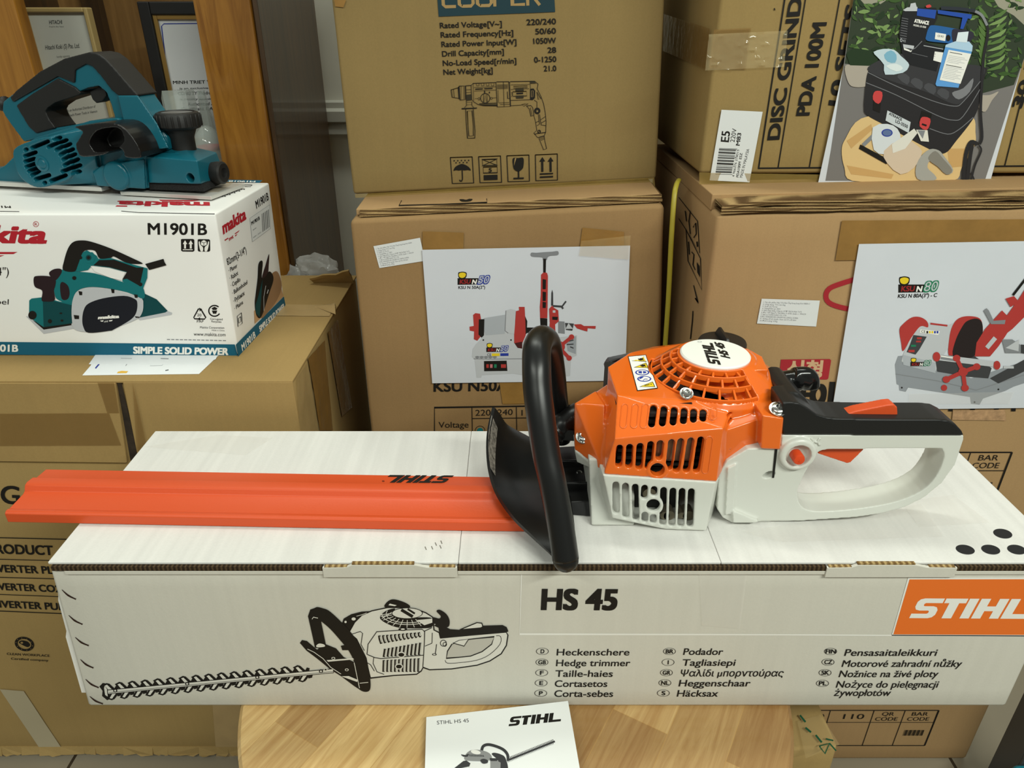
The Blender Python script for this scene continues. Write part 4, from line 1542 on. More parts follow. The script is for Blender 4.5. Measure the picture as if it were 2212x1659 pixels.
def zp(x, y, off):
    p = Plane(PO + PEY * off, -PEY).at(x * .34358, y * .34358)
    return Vector((p.x, p.y, max(p.z, MZ)))


def zprism(pts, o0, o1):
    return lambda bm: add_prism(bm, [zp(x, y, o0) for x, y in pts], PEY * (o1 - o0))


PLN = thing('electric_planer', 'teal electric hand planer with black grip standing on its white box', 'planer', (PO.x - .15, PO.y + .06, mz1))
T['planer'] = PLN
M_TEAL = mat('planer_teal', (15, 90, 106), 0.3, spec=0.5, bump=.03, bscale=500)
M_RUB = mat('planer_rubber', (30, 29, 28), 0.5, spec=0.4, bump=.05, bscale=700)
M_SOLE = mat('sole_alloy', (206, 204, 198), 0.35, metal=.4)
M_FOAM = mat('black_foam', (26, 26, 26), 0.95, var=.5, vscale=500, bump=.8, bscale=600)

rv = lambda x0, x1, y, off: (zp(x1, y, off) - zp(x0, y, off)).length
# sole plate, front and rear
bm = bmesh.new()
a, b = PO.copy(), PO - PEX * .145
add_hull(bm, [p + q_ + UP * h for p in (a, b) for q_ in (Vector(), PEY * .086) for h in (0, .0052)])
obj('front_sole', bm, M_SOLE, PLN, bevel=.0008)
bm = bmesh.new()
a, b = PO - PEX * .175, PO - PEX * .42
add_hull(bm, [p + q_ + UP * h for p in (a, b) for q_ in (Vector(), PEY * .086) for h in (.0035, .0095)])
obj('rear_sole', bm, M_SOLE, PLN, bevel=.0008)
bm = bmesh.new()
add_lathe(bm, [(0, 0), (.021, 0), (.021, .05), (0, .05)], PO - PEX * .160 + PEY * .014 + UP * .0215, axis=tuple(PEY), n=28)
obj('cutter_drum', bm, M_RUB, PLN, smooth='auto')
bm = bmesh.new()
c0 = zp(50, 1190, .03); c0.z = MZ
add_box(bm, c0 + Vector((-.008, -.006, 0)), c0 + Vector((.012, .01, .0036)))
obj('rest_foot', bm, M_RUB, PLN)

# teal body
belly = [(-330, 1150), (-330, 1100), (-60, 1090), (30, 1040), (85, 985), (110, 930), (230, 862), (460, 792), (560, 760), (730, 742), (800, 770), (880, 860), (935, 960), (935, 1186), (600, 1166), (-330, 1152)]
bx = rv(265, 443, 1025, -.012)
mc = zp(265, 1022, -.012)
fa = [zp(x, y, o) for x, y, o in ((922, 985, .004), (1240, 1012, .004), (1262, 1158, .004), (938, 1150, .004), (950, 935, .028), (1130, 905, .05), (1210, 925, .055),
                                 (1362, 957, .076), (1398, 1050, .078), (1402, 1112, .074), (960, 912, .072), (960, 1110, .075))]
slots_m = [(100, 958, 132, 942), (96, 996, 190, 962), (98, 1030, 182, 1003), (106, 1064, 186, 1034), (122, 1092, 202, 1058), (142, 1118, 212, 1080), (165, 1142, 278, 1108), (220, 1166, 252, 1156), (142, 944, 268, 892), (280, 890, 318, 876),
           (246, 938, 352, 892), (296, 958, 374, 916), (322, 990, 392, 948), (340, 1020, 408, 980), (348, 1056, 426, 1012), (334, 1094, 438, 1052), (398, 1104, 434, 1092), (262, 1154, 382, 1108)]
def mslot(x0, y0, x1, y1):
    pl = Plane(PO + PEY * -.03, -PEY)
    pts = [pl.at(x * .34358, y * .34358) for x, y in capsule(x0, y0, x1, y1, 25, 4)]
    return lambda bm: add_prism(bm, pts, PEY * .045)
me = solid([zprism(belly, .008, .078), fa,
            lambda bm: add_prism(bm, [zp(x, y, -.018) for x, y in smooth2([(85, 940), (180, 890), (300, 862), (370, 900), (430, 985), (450, 1070), (430, 1125), (330, 1165), (225, 1178), (130, 1120), (92, 1030)], 3)], PEY * .04),
            [zp(x, y, o) for x, y, o in ((300, 862, -.016), (440, 985, -.012), (448, 1110, -.012), (330, 1165, -.016), (480, 810, .0), (600, 800, .006), (640, 1150, .008), (600, 1000, -.002),
                                         (300, 840, .03), (600, 780, .03), (640, 1150, .03), (300, 1165, .03))],
            [zp(x, y, o) for x, y, o in ((585, 1085, -.004), (640, 1040, -.004), (905, 1000, -.004), (915, 1188, -.004), (612, 1168, -.004), (585, 1085, .03), (905, 1000, .03), (915, 1188, .03), (612, 1168, .03))],
            lambda bm: add_lathe(bm, [(0, -.01), (rv(735, 812, 1105, -.004), -.01), (rv(735, 812, 1105, -.004), .0035), (rv(735, 800, 1105, -.004), .0055), (0, .0055)], zp(738, 1105, -.004), axis=tuple(-PEY), n=40),
            [zp(x, y, o) for x, y, o in ((1105, 955, .022), (1235, 985, .024), (1190, 985, .02), (1080, 975, .018), (1235, 940, .06), (1100, 935, .06), (1235, 1000, .06), (1100, 1000, .05))]],
           [mslot(*s_) for s_ in slots_m] +
           [lambda bm: add_lathe(bm, [(0, -.02), (rv(1195, 1219, 1118, .004), -.02), (rv(1195, 1219, 1118, .004), .02), (0, .02)], zp(1195, 1118, .004), axis=tuple(-PEY), n=24)],
           voxel=.0011, smooth=5)
body = obj_me('planer_body', me, M_TEAL, PLN, smooth=True)
bm = bmesh.new(); add_lathe(bm, [(0, -.002), (rv(265, 305, 1030, -.018), -.002), (rv(265, 305, 1030, -.018), .0008), (rv(265, 294, 1030, -.018), .0014), (rv(265, 290, 1030, -.018), .0004), (rv(265, 284, 1030, -.018), .0018), (0, .0022)], zp(265, 1030, -.018), axis=tuple(-PEY), n=36)
obj('motor_cap', bm, M_TEAL, body, smooth='auto')

# foam pad and edge-guide knob
bm = bmesh.new()
add_hull(bm, [zp(x, y, o) for x, y, o in ((940, 1148, .008), (1264, 1156, .008), (1285, 1204, .008), (940, 1192, .008), (1404, 1108, .074), (1424, 1140, .074), (960, 1110, .07), (960, 1140, .07))])
obj('foam_pad', bm, M_FOAM, PLN)
bm = bmesh.new()
kc = zp(1362, 1085, .045)
add_lathe(bm, [(0, -.02), (.011, -.02), (.0145, -.004), (.0155, .002), (.0155, .010), (.013, .012), (.007, .012), (.006, .008), (0, .008)], kc, axis=tuple(PEX), n=24)
obj('guide_knob', bm, M_RUB, PLN, smooth='auto')

# depth knob
kb = zp(1128, 930, .045)
kt = zp(1110, 700, .045)
kr = rv(1110, 1228, 760, .045)
H_ = kt.z - kb.z
prof = [(0, -.004), (kr * .56, -.004), (kr * .55, H_ * .05), (kr * .56, H_ * .30), (kr * .66, H_ * .44), (kr * .72, H_ * .52), (kr * .92, H_ * .56), (kr, H_ * .62), (kr, H_ * .90), (kr * .93, H_ * .97), (kr * .80, H_), (kr * .74, H_ * .965), (0, H_ * .965)]
bm = bmesh.new(); add_lathe(bm, prof, Vector((kt.x, kt.y, kb.z)), n=48)
knob = obj('depth_knob', bm, M_RUB, PLN, smooth='auto')
bm = bmesh.new()
for k in range(22):
    a = 2 * pi * k / 22
    c_ = Vector((kt.x + kr * cos(a), kt.y + kr * sin(a), kb.z))
    add_tube(bm, [c_ + UP * H_ * .60, c_ + UP * H_ * .64, c_ + UP * H_ * .89, c_ + UP * H_ * .94], [.0006, .0015, .0015, .0006], 6)
obj('knob_ribs', bm, M_RUB, knob, smooth=True)
bm = bmesh.new(); add_lathe(bm, [(0, H_ * .966), (kr * .7, H_ * .966), (kr * .7, H_ * .972), (0, H_ * .972)], Vector((kt.x, kt.y, kb.z)), n=32)
obj('knob_scale', bm, mat('scale_silver', (150, 150, 150), .3, metal=.6), knob)

# handle
h_out = [(150, 892), (55, 765), (14, 700), (18, 640), (62, 606), (140, 545), (250, 452), (400, 372), (560, 330), (612, 340), (662, 375), (722, 440), (800, 530), (868, 610), (930, 700), (985, 770), (1050, 860), (1062, 940), (930, 985), (800, 900), (740, 760), (560, 790), (440, 830), (250, 870)]
h_hole = [(345, 802), (300, 745), (280, 700), (300, 672), (350, 640), (500, 590), (555, 560), (620, 540), (668, 580), (698, 660), (722, 742), (560, 760), (440, 786)]
h_cut = [(338, 806), (288, 760), (262, 705), (284, 662), (340, 628), (492, 578), (552, 552), (620, 540), (668, 580), (698, 660), (722, 742), (560, 764), (440, 790)]
me = solid([zprism(h_out, .024, .060), [zp(x, y, o) for x, y, o in ((740, 600, .016), (868, 600, .016), (985, 770, .012), (1062, 930, .010), (900, 950, .006), (780, 770, .010), (740, 600, .06), (868, 600, .06), (1062, 930, .07), (780, 770, .07))]],
           [lambda bm: add_prism(bm, [zp(x, y, .024) - PEY * .03 for x, y in h_cut], PEY * .2)], voxel=.0011, smooth=6)
obj_me('handle_frame', me, M_TEAL, PLN, smooth=True)
g_top = [(63, 612), (100, 570), (250, 449), (400, 369), (560, 327), (614, 338), (664, 373), (724, 438), (802, 528), (866, 600), (850, 612), (745, 604), (700, 566), (640, 486), (580, 418), (540, 402), (470, 440), (465, 522), (362, 480), (80, 642)]
me = solid([zprism(g_top, .021, .063)], [], voxel=.0011, smooth=5)
obj_me('soft_grip', me, M_RUB, PLN, smooth=True)
g_in = [(100, 664), (200, 590), (360, 492), (470, 548), (505, 582), (500, 596), (345, 646), (296, 680), (284, 702), (304, 748), (348, 806), (225, 838), (180, 798)]
me = solid([zprism(g_in, .0215, .0625)], [], voxel=.0011, smooth=5)
obj_me('soft_grip', me, M_RUB, PLN, smooth=True)
me = solid([zprism([(560, 578), (620, 540), (655, 556), (670, 600), (645, 636), (604, 650), (580, 625)], .032, .052)], [], voxel=.001, smooth=5)
obj_me('trigger', me, M_RUB, PLN, smooth=True)

# chip outlet
out_ = [(462, 800), (525, 788), (610, 776), (705, 774), (765, 796), (815, 842), (862, 912), (884, 992), (790, 990), (778, 958), (742, 925), (690, 948), (645, 975), (520, 988), (490, 962), (474, 905), (520, 830)]
cav = [(540, 835), (640, 815), (690, 830), (712, 900), (650, 955), (540, 972), (505, 945), (492, 900)]
me = solid([zprism(smooth2(out_, 2), -.030, .03)], [zprism(smooth2(cav, 3), -.05, .004)], voxel=.0011, smooth=5)
obj_me('chip_outlet', me, mat('outlet_black', (20, 19, 19), .28, spec=.5), PLN, smooth=True)
# cord sleeve
bm = bmesh.new()
a = zp(40, 655, .042)
add_tube(bm, smooth_path([a, zp(0, 652, .042), zp(-60, 640, .042), zp(-160, 650, .042)], 4), [.011, .011, .0105, .010, .0095, .009, .0085, .008, .007, .006, .005, .0045, .0045], 14)
obj('cord_sleeve', bm, M_RUB, PLN, smooth=True)
# clear plastic tab on the sole tip
bm = bmesh.new()
z_ = MZ + .0058
pz_ = Plane((0, 0, z_), (0, 0, 1))
sheet(bm, [[pz_.at(a * .34358, b * .34358) + UP * (.0015 * noise.noise(Vector((a * .02, b * .02, 0)))) for a, b in r] for r in
           (((1285, 1205), (1330, 1210), (1375, 1205)), ((1345, 1165), (1400, 1172), (1440, 1170)), ((1400, 1130), (1440, 1140), (1476, 1144)))])
obj('clear_tab', bm, M_CTAPE, PLN, smooth=True)
# ================================================================== printing on the white trimmer box
KB = ink('black', 26, 23, 20)
KW = ink('white', 232, 230, 224)
KR = ink('red', 176, 34, 46)
KO = ink('orange', 228, 112, 40)
KTEAL = ink('teal_band', 22, 92, 118)
KG1 = ink('grey_light', 186, 188, 192)
KG2 = ink('grey_mid', 128, 130, 134)
KG3 = ink('grey_dark', 62, 62, 64)
KY = ink('yellow', 226, 196, 40)
KBL = ink('blue', 40, 58, 150)
KMR = ink('machine_red', 172, 56, 52)
KTL = ink('teal', 18, 108, 112)
KGN = ink('green', 34, 120, 84)
PAPERW = mat('poster_paper', (204, 207, 214), 0.55, var=.02, vscale=12, bump=.12, bscale=14)


def logo(pr, p0, p1, up, m, layer=None):
    """Heavy slanted block lettering S T I H L: p0-p1 baseline, up = top-left of the S (slant included)."""
    S = [(0, 0), (.95, 0), (1.14, .05), (1.25, .18), (1.25, .42), (1.14, .56), (.95, .61), (.48, .61), (.42, .65), (.42, .73), (.48, .77), (1.32, .77), (1.32, 1), (.32, 1), (.12, .95), (.02, .82), (.02, .58), (.12, .44), (.32, .39), (.78, .39), (.84, .35), (.84, .27), (.78, .23), (0, .23)]
    T_ = [(1.40, .77), (1.67, .77), (1.67, 0), (2.17, 0), (2.17, .77), (2.52, .77), (2.52, 1), (1.40, 1)]
    I_ = [(2.6, 0), (3.08, 0), (3.08, 1), (2.6, 1)]
    H_ = [(3.2, 0), (3.68, 0), (3.68, .38), (4.13, .38), (4.13, 0), (4.61, 0), (4.61, 1), (4.13, 1), (4.13, .62), (3.68, .62), (3.68, 1), (3.2, 1)]
    L_ = [(4.72, 0), (6.2, 0), (6.2, .24), (5.2, .24), (5.2, 1), (4.72, 1)]
    a, b, c = pr.P(p0, layer), pr.P(p1, layer), pr.P(up, layer)
    for g in (S, T_, I_, H_, L_):
        vs = [a + (b - a) * (x / 6.2) + (c - a) * y for x, y in g]
        pr._add(vs, tessellate_polygon([vs]), m)


pr = Print(FRONT_S, (0, 0, 1), base=.0002)
pr.stroke([(1127, 1229), (1122.5, 1369.5), (1700, 1371), (2250, 1374)], 2.6, KW)
pr.z = (1100, 1200, .29837)
pr.text('HS 45', (228, 388), (778, 390), (236, 240), KB, bold=.045)
rows = [('D', 'Heckenschere', 342, 868, 722, 240, 693), ('GB', 'Hedge trimmer', 338, 873, 800, 237, 772), ('F', 'Taille-haies', 332, 748, 877, 235, 848),
        ('E', 'Cortasetos', 328, 708, 950, 231, 922), ('P', 'Corta-sebes', 325, 750, 1022, 228, 996),
        ('BR', 'Podador', 1258, 1543, 718, 1160, 693), ('I', 'Tagliasiepi', 1248, 1632, 797, 1150, 772), ('GR', 'Ψαλίδι μпορντούρας', 1236, 1980, 874, 1138, 847),
        ('NL', 'Heggenschaar', 1225, 1740, 946, 1127, 921), ('S', 'Häcksax', 1212, 1508, 1020, 1116, 995)]
for c_, w_, xa, xb, yb, ox, oy in rows:
    pr.text(w_, (xa, yb), (xb, yb), (xa + (4 if xa < 1000 else 10), yb - 47), KB, bold=.012)
    pr.ell((ox, oy), 46, 25, KB, hole=.91)
    wd = 8 if c_ == 'I' else 28 if len(c_) == 1 else 56
    pr.text(c_, (ox - wd / 2, oy + 14), (ox + wd / 2, oy + 14), (ox - wd / 2 + 2, oy - 15), KB, bold=.03)
pr.z = (1700, 1200, .27661)
for c_, w_, xa, xb, yb, ox, oy in [('FIN', 'Pensasaitaleikkuri', 445, 1162, 782, 340, 748), ('CZ', 'Motorové zahradní nůžky', 425, 1356, 868, 320, 831),
                                   ('SK', 'Nožnice na živé ploty', 402, 1172, 948, 297, 914), ('PL', 'Nożyce do pielegnacji', 380, 1172, 1030, 277, 997), ('', 'żywopłotów', 365, 802, 1095, 0, 0)]:
    pr.text(w_, (xa, yb), (xb, yb), (xa + 16, yb - 52), KB, bold=.01)
    if c_:
        pr.ell((ox, oy), 50, 27, KB, hole=.91)
        wd = 18 + 21 * len(c_)
        pr.text(c_, (ox - wd / 2, oy + 15), (ox + wd / 2, oy + 15), (ox - wd / 2 + 4, oy - 17), KB, bold=.03)
pr.stroke([(936, 1031), (931, 1040), (940, 1045)], 5, KB)
pr.poly([(945, 172), (2120, 170), (2000, 632), (816, 625)], KW, 0)
pr.poly([(956, 185), (2105, 183), (1990, 619), (830, 614)], KO, 1)
logo(pr, (952, 486), (1885, 492), (1030, 332), KW, 2)
# short dark slits along the left edge
pr.z = (0, 1240, .25316)
for a, b in (((528, 132), (648, 214)), ((586, 350), (704, 428)), ((642, 538), (757, 610)), ((686, 727), (797, 800)), ((730, 896), (842, 968)), ((766, 1042), (878, 1106))):
    m_ = ((a[0] + b[0]) / 2 - 6, (a[1] + b[1]) / 2 + 8)
    pr.stroke([a, m_, b], [4, 15, 9], ink('slit', 48, 28, 20), curve=5)
pr.build('front_print', None, part_of(T['stihl'], 'box_body'))

# line drawing of the trimmer
pr = Print(FRONT_S, (560, 1200, .27663), base=.0002)
KL = ink('paper_tone', 214, 211, 202)
body = [(700, 600), (745, 520), (800, 465), (880, 430), (1000, 405), (1130, 402), (1220, 415), (1300, 445), (1355, 480), (1365, 580), (1405, 600), (1412, 640), (1600, 625), (1925, 592), (1942, 620), (1930, 700), (1890, 765), (1800, 822), (1700, 855), (1500, 884), (1330, 890), (1280, 872), (1265, 900), (1230, 925), (1050, 935), (870, 955), (850, 880), (835, 800), (760, 650)]
pr.poly(body, KL, 0)
pr.stroke(body + body[:2], 9, KB, 1)
hol = [(1505, 690), (1560, 662), (1700, 645), (1835, 632), (1815, 690), (1740, 748), (1650, 783), (1560, 792), (1462, 800), (1470, 745)]
pr.poly(hol, ink('card_tone', 186, 182, 172), 1)
pr.stroke(hol + hol[:2], 8, KB, 2)
pr.poly([(1505, 690), (1560, 662), (1632, 652), (1600, 704), (1512, 680)], KL, 2)
pr.stroke([(1512, 680), (1600, 704), (1632, 655)], 6, KB, 3)
pr.stroke([(1452, 815), (1470, 838), (1560, 835), (1700, 815), (1800, 770), (1880, 690), (1885, 630), (1850, 625)], 4, KB, 2, curve=3)
pr.poly([(1410, 620), (1400, 562), (1365, 545), (1385, 530), (1450, 550), (1490, 572), (1560, 577), (1700, 547), (1740, 545), (1900, 540), (1932, 556), (1946, 590), (1925, 600), (1600, 628), (1415, 646)], KB, 2)
pr.poly([(1570, 572), (1700, 520), (1738, 524), (1746, 548), (1728, 558)], KL, 3)
pr.stroke([(1570, 574), (1700, 520), (1738, 524), (1746, 550)], 8, KB, 4)
pr.smooth([(1358, 480), (1405, 488), (1418, 470), (1385, 432), (1410, 420), (1460, 452), (1486, 500), (1482, 548), (1452, 556), (1400, 535), (1360, 525)], KB, 3)
pr.smooth([(985, 402), (990, 370), (1030, 341), (1080, 344), (1150, 370), (1178, 400), (1100, 408)], KB, 2)
pr.poly([(1010, 385), (1020, 372), (1075, 385), (1060, 392)], KL, 3)
pr.poly([(648, 525), (660, 490), (720, 455), (800, 435), (885, 430), (800, 465), (745, 520), (708, 585), (680, 560)], KB, 2)
pr.ell((738, 492), 16, 12, KL, 3); pr.ell((675, 515), 9, 9, KL, 3); pr.stroke([(760, 470), (800, 460), (840, 445)], 4, KL, 3)
pr.smooth([(945, 490), (958, 455), (1000, 425), (1060, 410), (1050, 440), (1070, 470), (1140, 490), (1250, 480), (1352, 488), (1352, 552), (1280, 566), (1100, 562), (1000, 530)], KB, 2)
for k in range(10):
    a = radians(200 - k * 15.5)
    pr.stroke([(1160 + 125 * cos(a), 452 + 48 * sin(a) * -1 * -1), (1160 + 215 * cos(a), 452 + 108 * abs(sin(a)) + 0)], 5, KL, 3)
for sc in (1.35, 1.62):
    pr.stroke([(1160 + 125 * sc * cos(a), 452 + 52 * sc * sin(a)) for a in [radians(200 - k * 12) for k in range(14)]], 5, KL, 3)
pr.poly([(1230, 500), (1352, 488), (1352, 520), (1290, 540)], KL, 4)
pr.ell((1156, 446), 122, 44, KB, 4)
pr.ell((1156, 446), 116, 39, KL, 5)
pr.stroke([(1110, 418), (1200, 472)], 24, KB, 6); pr.stroke([(1160, 412), (1216, 448)], 15, KB, 6)
pr.ell((1122, 572), 34, 12, KB, 4); pr.ell((1122, 570), 16, 6, KL, 5)
for k in range(11):
    x = 938 + k * 30.8
    pr.stroke([(x, 622 - k * 2.5), (x + 4, 650 - k * 2.8), (x + 16, 686 - k * 5.4)], 19, KB, 2)
    pr.stroke([(x + 6, 628 - k * 2.5), (x + 10, 650 - k * 2.8), (x + 18, 676 - k * 5.4)], 5, KL, 3)
for k in range(10):
    x = 984 + k * 30.5
    pr.stroke([(x, 726 - k * 5.3), (x - 10, 790 - k * 1.8)], 19, KB, 2)
    pr.stroke([(x + 6, 730 - k * 5.3), (x - 3, 784 - k * 1.8)], 4, KL, 3)
    x = 974 + k * 30.2
    pr.stroke([(x, 814 - k * 1.6), (x - 3, 906)], 18, KB, 2)
    pr.stroke([(x + 5, 818 - k * 1.6), (x + 3, 900)], 4, KL, 3)
for cx_, cy_ in ((1110, 770), (1092, 862)):
    pr.ell((cx_, cy_), 31, 23, KL, 4); pr.ell((cx_, cy_), 23, 15, KB, 5)
pr.stroke([(845, 770), (905, 795), (950, 802), (1284, 775)], 6, KB, 2)
pr.stroke([(842, 770), (850, 690), (918, 592), (1100, 580), (1272, 573), (1292, 590), (1290, 680), (1284, 775), (1278, 870)], 6, KB, 2)
pr.stroke([(720, 612), (790, 590), (808, 605), (795, 690), (822, 740)], 5, KB, 2)
pr.stroke([(895, 790), (890, 840), (920, 905), (975, 925)], 5, KB, 2)
pr.stroke([(830, 825), (870, 850), (900, 900)], 5, KB, 2)
pr.stroke([(1285, 590), (1350, 560)], 6, KB, 2); pr.stroke([(1352, 600), (1350, 680)], 5, KB, 2); pr.stroke([(1295, 705), (1350, 682)], 5, KB, 2)
pr.ell((1438, 682), 26, 26, KB, 2, hole=.8); pr.ell((1450, 690), 16, 18, KB, 3, hole=.72)
pr.stroke([(1385, 690), (1375, 768)], 6, KB, 2); pr.ell((1368, 770), 18, 9, KB, 2, hole=.6)
# guard and loop
pr.poly([(318, 680), (335, 657), (372, 664), (452, 732), (520, 690), (600, 722), (660, 790), (742, 830), (780, 960), (800, 1055), (740, 1015), (640, 940), (560, 890), (450, 800), (370, 740)], KB, 2)
pr.poly([(382, 470), (400, 418), (445, 402), (490, 410), (478, 480), (522, 695), (470, 722), (436, 716), (420, 640)], KB, 3)
pr.smooth([(440, 402), (500, 408), (560, 438), (680, 553), (750, 640), (800, 720), (836, 800), (852, 880), (868, 960), (868, 1036), (842, 1060), (800, 1052), (784, 1020), (776, 950), (744, 830), (700, 740), (636, 660), (556, 570), (480, 505), (440, 470)], KB, 4)
pr.poly([(638, 700), (690, 690), (700, 735), (650, 735)], KB, 4)
pr.smooth([(446, 700), (470, 682), (508, 690), (512, 706), (460, 712)], KL, 5)
pr.poly([(526, 812), (732, 796), (742, 806), (540, 824)], KL, 5)
pr.poly([(642, 938), (700, 936), (770, 965), (766, 982), (690, 955)], KL, 5)
pr.stroke([(378, 725), (430, 750), (500, 800), (560, 868), (640, 920)], 5, KL, 5)
pr.stroke([(742, 830), (784, 1030)], 5, KL, 5); pr.stroke([(786, 992), (852, 985)], 5, KL, 5)
pr.stroke([(414, 492), (425, 476), (460, 484)], 5, KL, 5)
for q_ in ((580, 797), (685, 887), (520, 885)):
    pr.ell(q_, 15, 10, KL, 5); pr.ell(q_, 9, 6, KB, 6)
# toothed blade
pr.z = (0, 0, 1)
A, B = Vector((228, 1494.5)), Vector((722, 1448))
e = (B - A).normalized(); n_ = Vector((e.y, -e.x))
bp_ = lambda s_, t_: tuple(A + e * s_ + n_ * t_)
for k in range(16):
    s_ = 6 + k * 27.6
    for sg, off in ((1, 0), (-1, 8)):
        q_ = [bp_(s_ + off - 2, 2 * sg), bp_(s_ + off - 12, 15 * sg), bp_(s_ + off - 2, 19 * sg), bp_(s_ + off + 4, 17 * sg), bp_(s_ + off + 17, 3 * sg)]
        pr.poly(q_, KB, 0)
        pr.poly([bp_(s_ + off + 1, 4 * sg), bp_(s_ + off - 6, 14 * sg), bp_(s_ + off - 1, 15.5 * sg), bp_(s_ + off + 9, 4 * sg)], KL, 1)
    pr.poly([bp_(s_ + 12, 3), bp_(s_ + 22, 3), bp_(s_ + 24, 10), bp_(s_ + 18, 12)], KB, 0)
    pr.poly([bp_(s_ + 20, -3), bp_(s_ + 30, -3), bp_(s_ + 27, -11), bp_(s_ + 19, -12)], KB, 0)
pr.poly([bp_(-6, 3), bp_(-12, 13), bp_(-4, 20), bp_(4, 18), bp_(8, 0), bp_(8, -16), bp_(2, -18), bp_(-8, -8)], KB, 0)
pr.poly([bp_(-2, 9), bp_(0, 14), bp_(5, 4), bp_(4, -10), bp_(-1, -6)], KL, 1)
pr.poly([bp_(4, 5), bp_(495, 5), bp_(495, -5), bp_(4, -5)], KB, 2)
pr.poly([bp_(6, 3.6), bp_(494, 3.6), bp_(494, -3.4), bp_(6, -3.4)], KL, 3)
pr.stroke([bp_(8, -1.2), bp_(494, -1.2)], .9, KB, 4)
for s_ in (22, 178, 330, 468):
    pr.ell(bp_(s_, 2), 4.5, 4, KB, 4); pr.ell(bp_(s_, 2), 2.2, 2, KL, 5)
pr.build('drawing_print', T['stihl'])

# round black holes mark and packing tape on the lid
pr = Print(TOP_S, base=.0002)
for c_ in ((2166, 1153), (2085, 1187.5), (2140, 1187.5), (2196, 1187.5)):
    pr.ell(c_, 21, 10, ink('dot', 38, 38, 40), rot=.2)
for x0_, y0_ in ((950, 1178), (952, 1168), (932, 1180), (940, 1172), (918, 1181)):
    pr.stroke([(x0_, y0_), (x0_ + 3, y0_ + 7)], 2, ink('smudge', 120, 116, 108))
pr.build('lid_print', None, part_of(T['stihl'], 'lid_panel'))
M_STAPE = mat('faint_tape', (236, 232, 226), 0.12, alpha=.16, spec=.7, bump=.2, bscale=40)
strip('clear_tape', T['stihl'], TOP_S, [(1600, 1150), (1990, 1090), (2040, 1160), (1690, 1172)], M_STAPE, n=(14, 4), wob=.0003, lift=.0009)
strip('clear_tape', T['stihl'], TOP_S, [(1945, 1085), (2060, 1070), (2140, 1130), (1985, 1140)], M_STAPE, n=(10, 4), wob=.0003, lift=.0011)
strip('clear_tape', T['stihl'], FRONT_S, [(1510, 1228), (1613, 1238), (1598, 1356), (1516, 1350)], M_STAPE, n=(8, 8), wob=.0002, lift=.0012)
strip('clear_tape', T['stihl'], TOP_S, [(310, 966), (470, 940), (590, 946), (530, 984)], M_STAPE, n=(8, 4), wob=.0002, lift=.0009)

# lettering on the blade cover (it reads from the far side)
pr = Print(Plane((XL, .6135 + .0685, SZ1 + .0004 + .0166), (.00185, .0615, 1)), (0, 900, .50633), base=.0004)
logo(pr, (1938, 252), (1664, 250), (1896, 284), KB)
pr.ell((1635, 276), 5, 3, KB, hole=.6)
pr.build('cover_lettering', BC)

# round plate lettering and the pictogram sticker on the engine cover
pr = Print(Plane((0, 0, DC.z + .0013), (0, 0, 1)), (1340, 720, .14467), base=.00015)
logo(pr, (1503, 470), (1376, 148), (1316, 442), KB)
pr.text('HS 45', (1638, 376), (1530, 152), (1500, 346), KB, bold=.05)
pr.ell((1185, 126), 30, 9, KG2, hole=.8)
pr.build('plate_lettering', plate)
org_ = Vector(TRM['_org'])
bvh = BVHTree.FromPolygons([v.co + org_ for v in cover.data.vertices], [tuple(p.vertices) for p in cover.data.polygons])


class Wrapped:
    """The moulded surface itself, for stickers that follow it."""
    n = Vector((-.12, -.45, .88)).normalized()

    def at(self, u, v):
        d = ray(u, v).normalized()
        h = bvh.ray_cast(CAM, d)[0]
        return h if h else at(u, v, z=.8605)


WR = Wrapped()
st_q = [(112, 348), (382, 322), (562, 826), (252, 866)]
def stq(s_, t_, g=0.0):
    s_ = g + s_ * (1 - 2 * g); t_ = g * .5 + t_ * (1 - g)
    a = [st_q[0][i] * (1 - s_) + st_q[1][i] * s_ for i in (0, 1)]; b = [st_q[3][i] * (1 - s_) + st_q[2][i] * s_ for i in (0, 1)]
    return (a[0] * (1 - t_) + b[0] * t_, a[1] * (1 - t_) + b[1] * t_)
pr = Print(WR, (1340, 720, .14467), base=.0006)
def stgrid(g, m, layer):
    N_ = 8
    for i in range(N_):
        for j in range(N_):
            pr._add([pr.P(stq((i + a) / N_, (j + b) / N_, g), layer) for a, b in ((0, 0), (1, 0), (1, 1), (0, 1))], [(0, 1, 2, 3)], m)
stgrid(0, KB, 0); stgrid(.035, mat('sticker_white', (236, 236, 232), .3), 1)
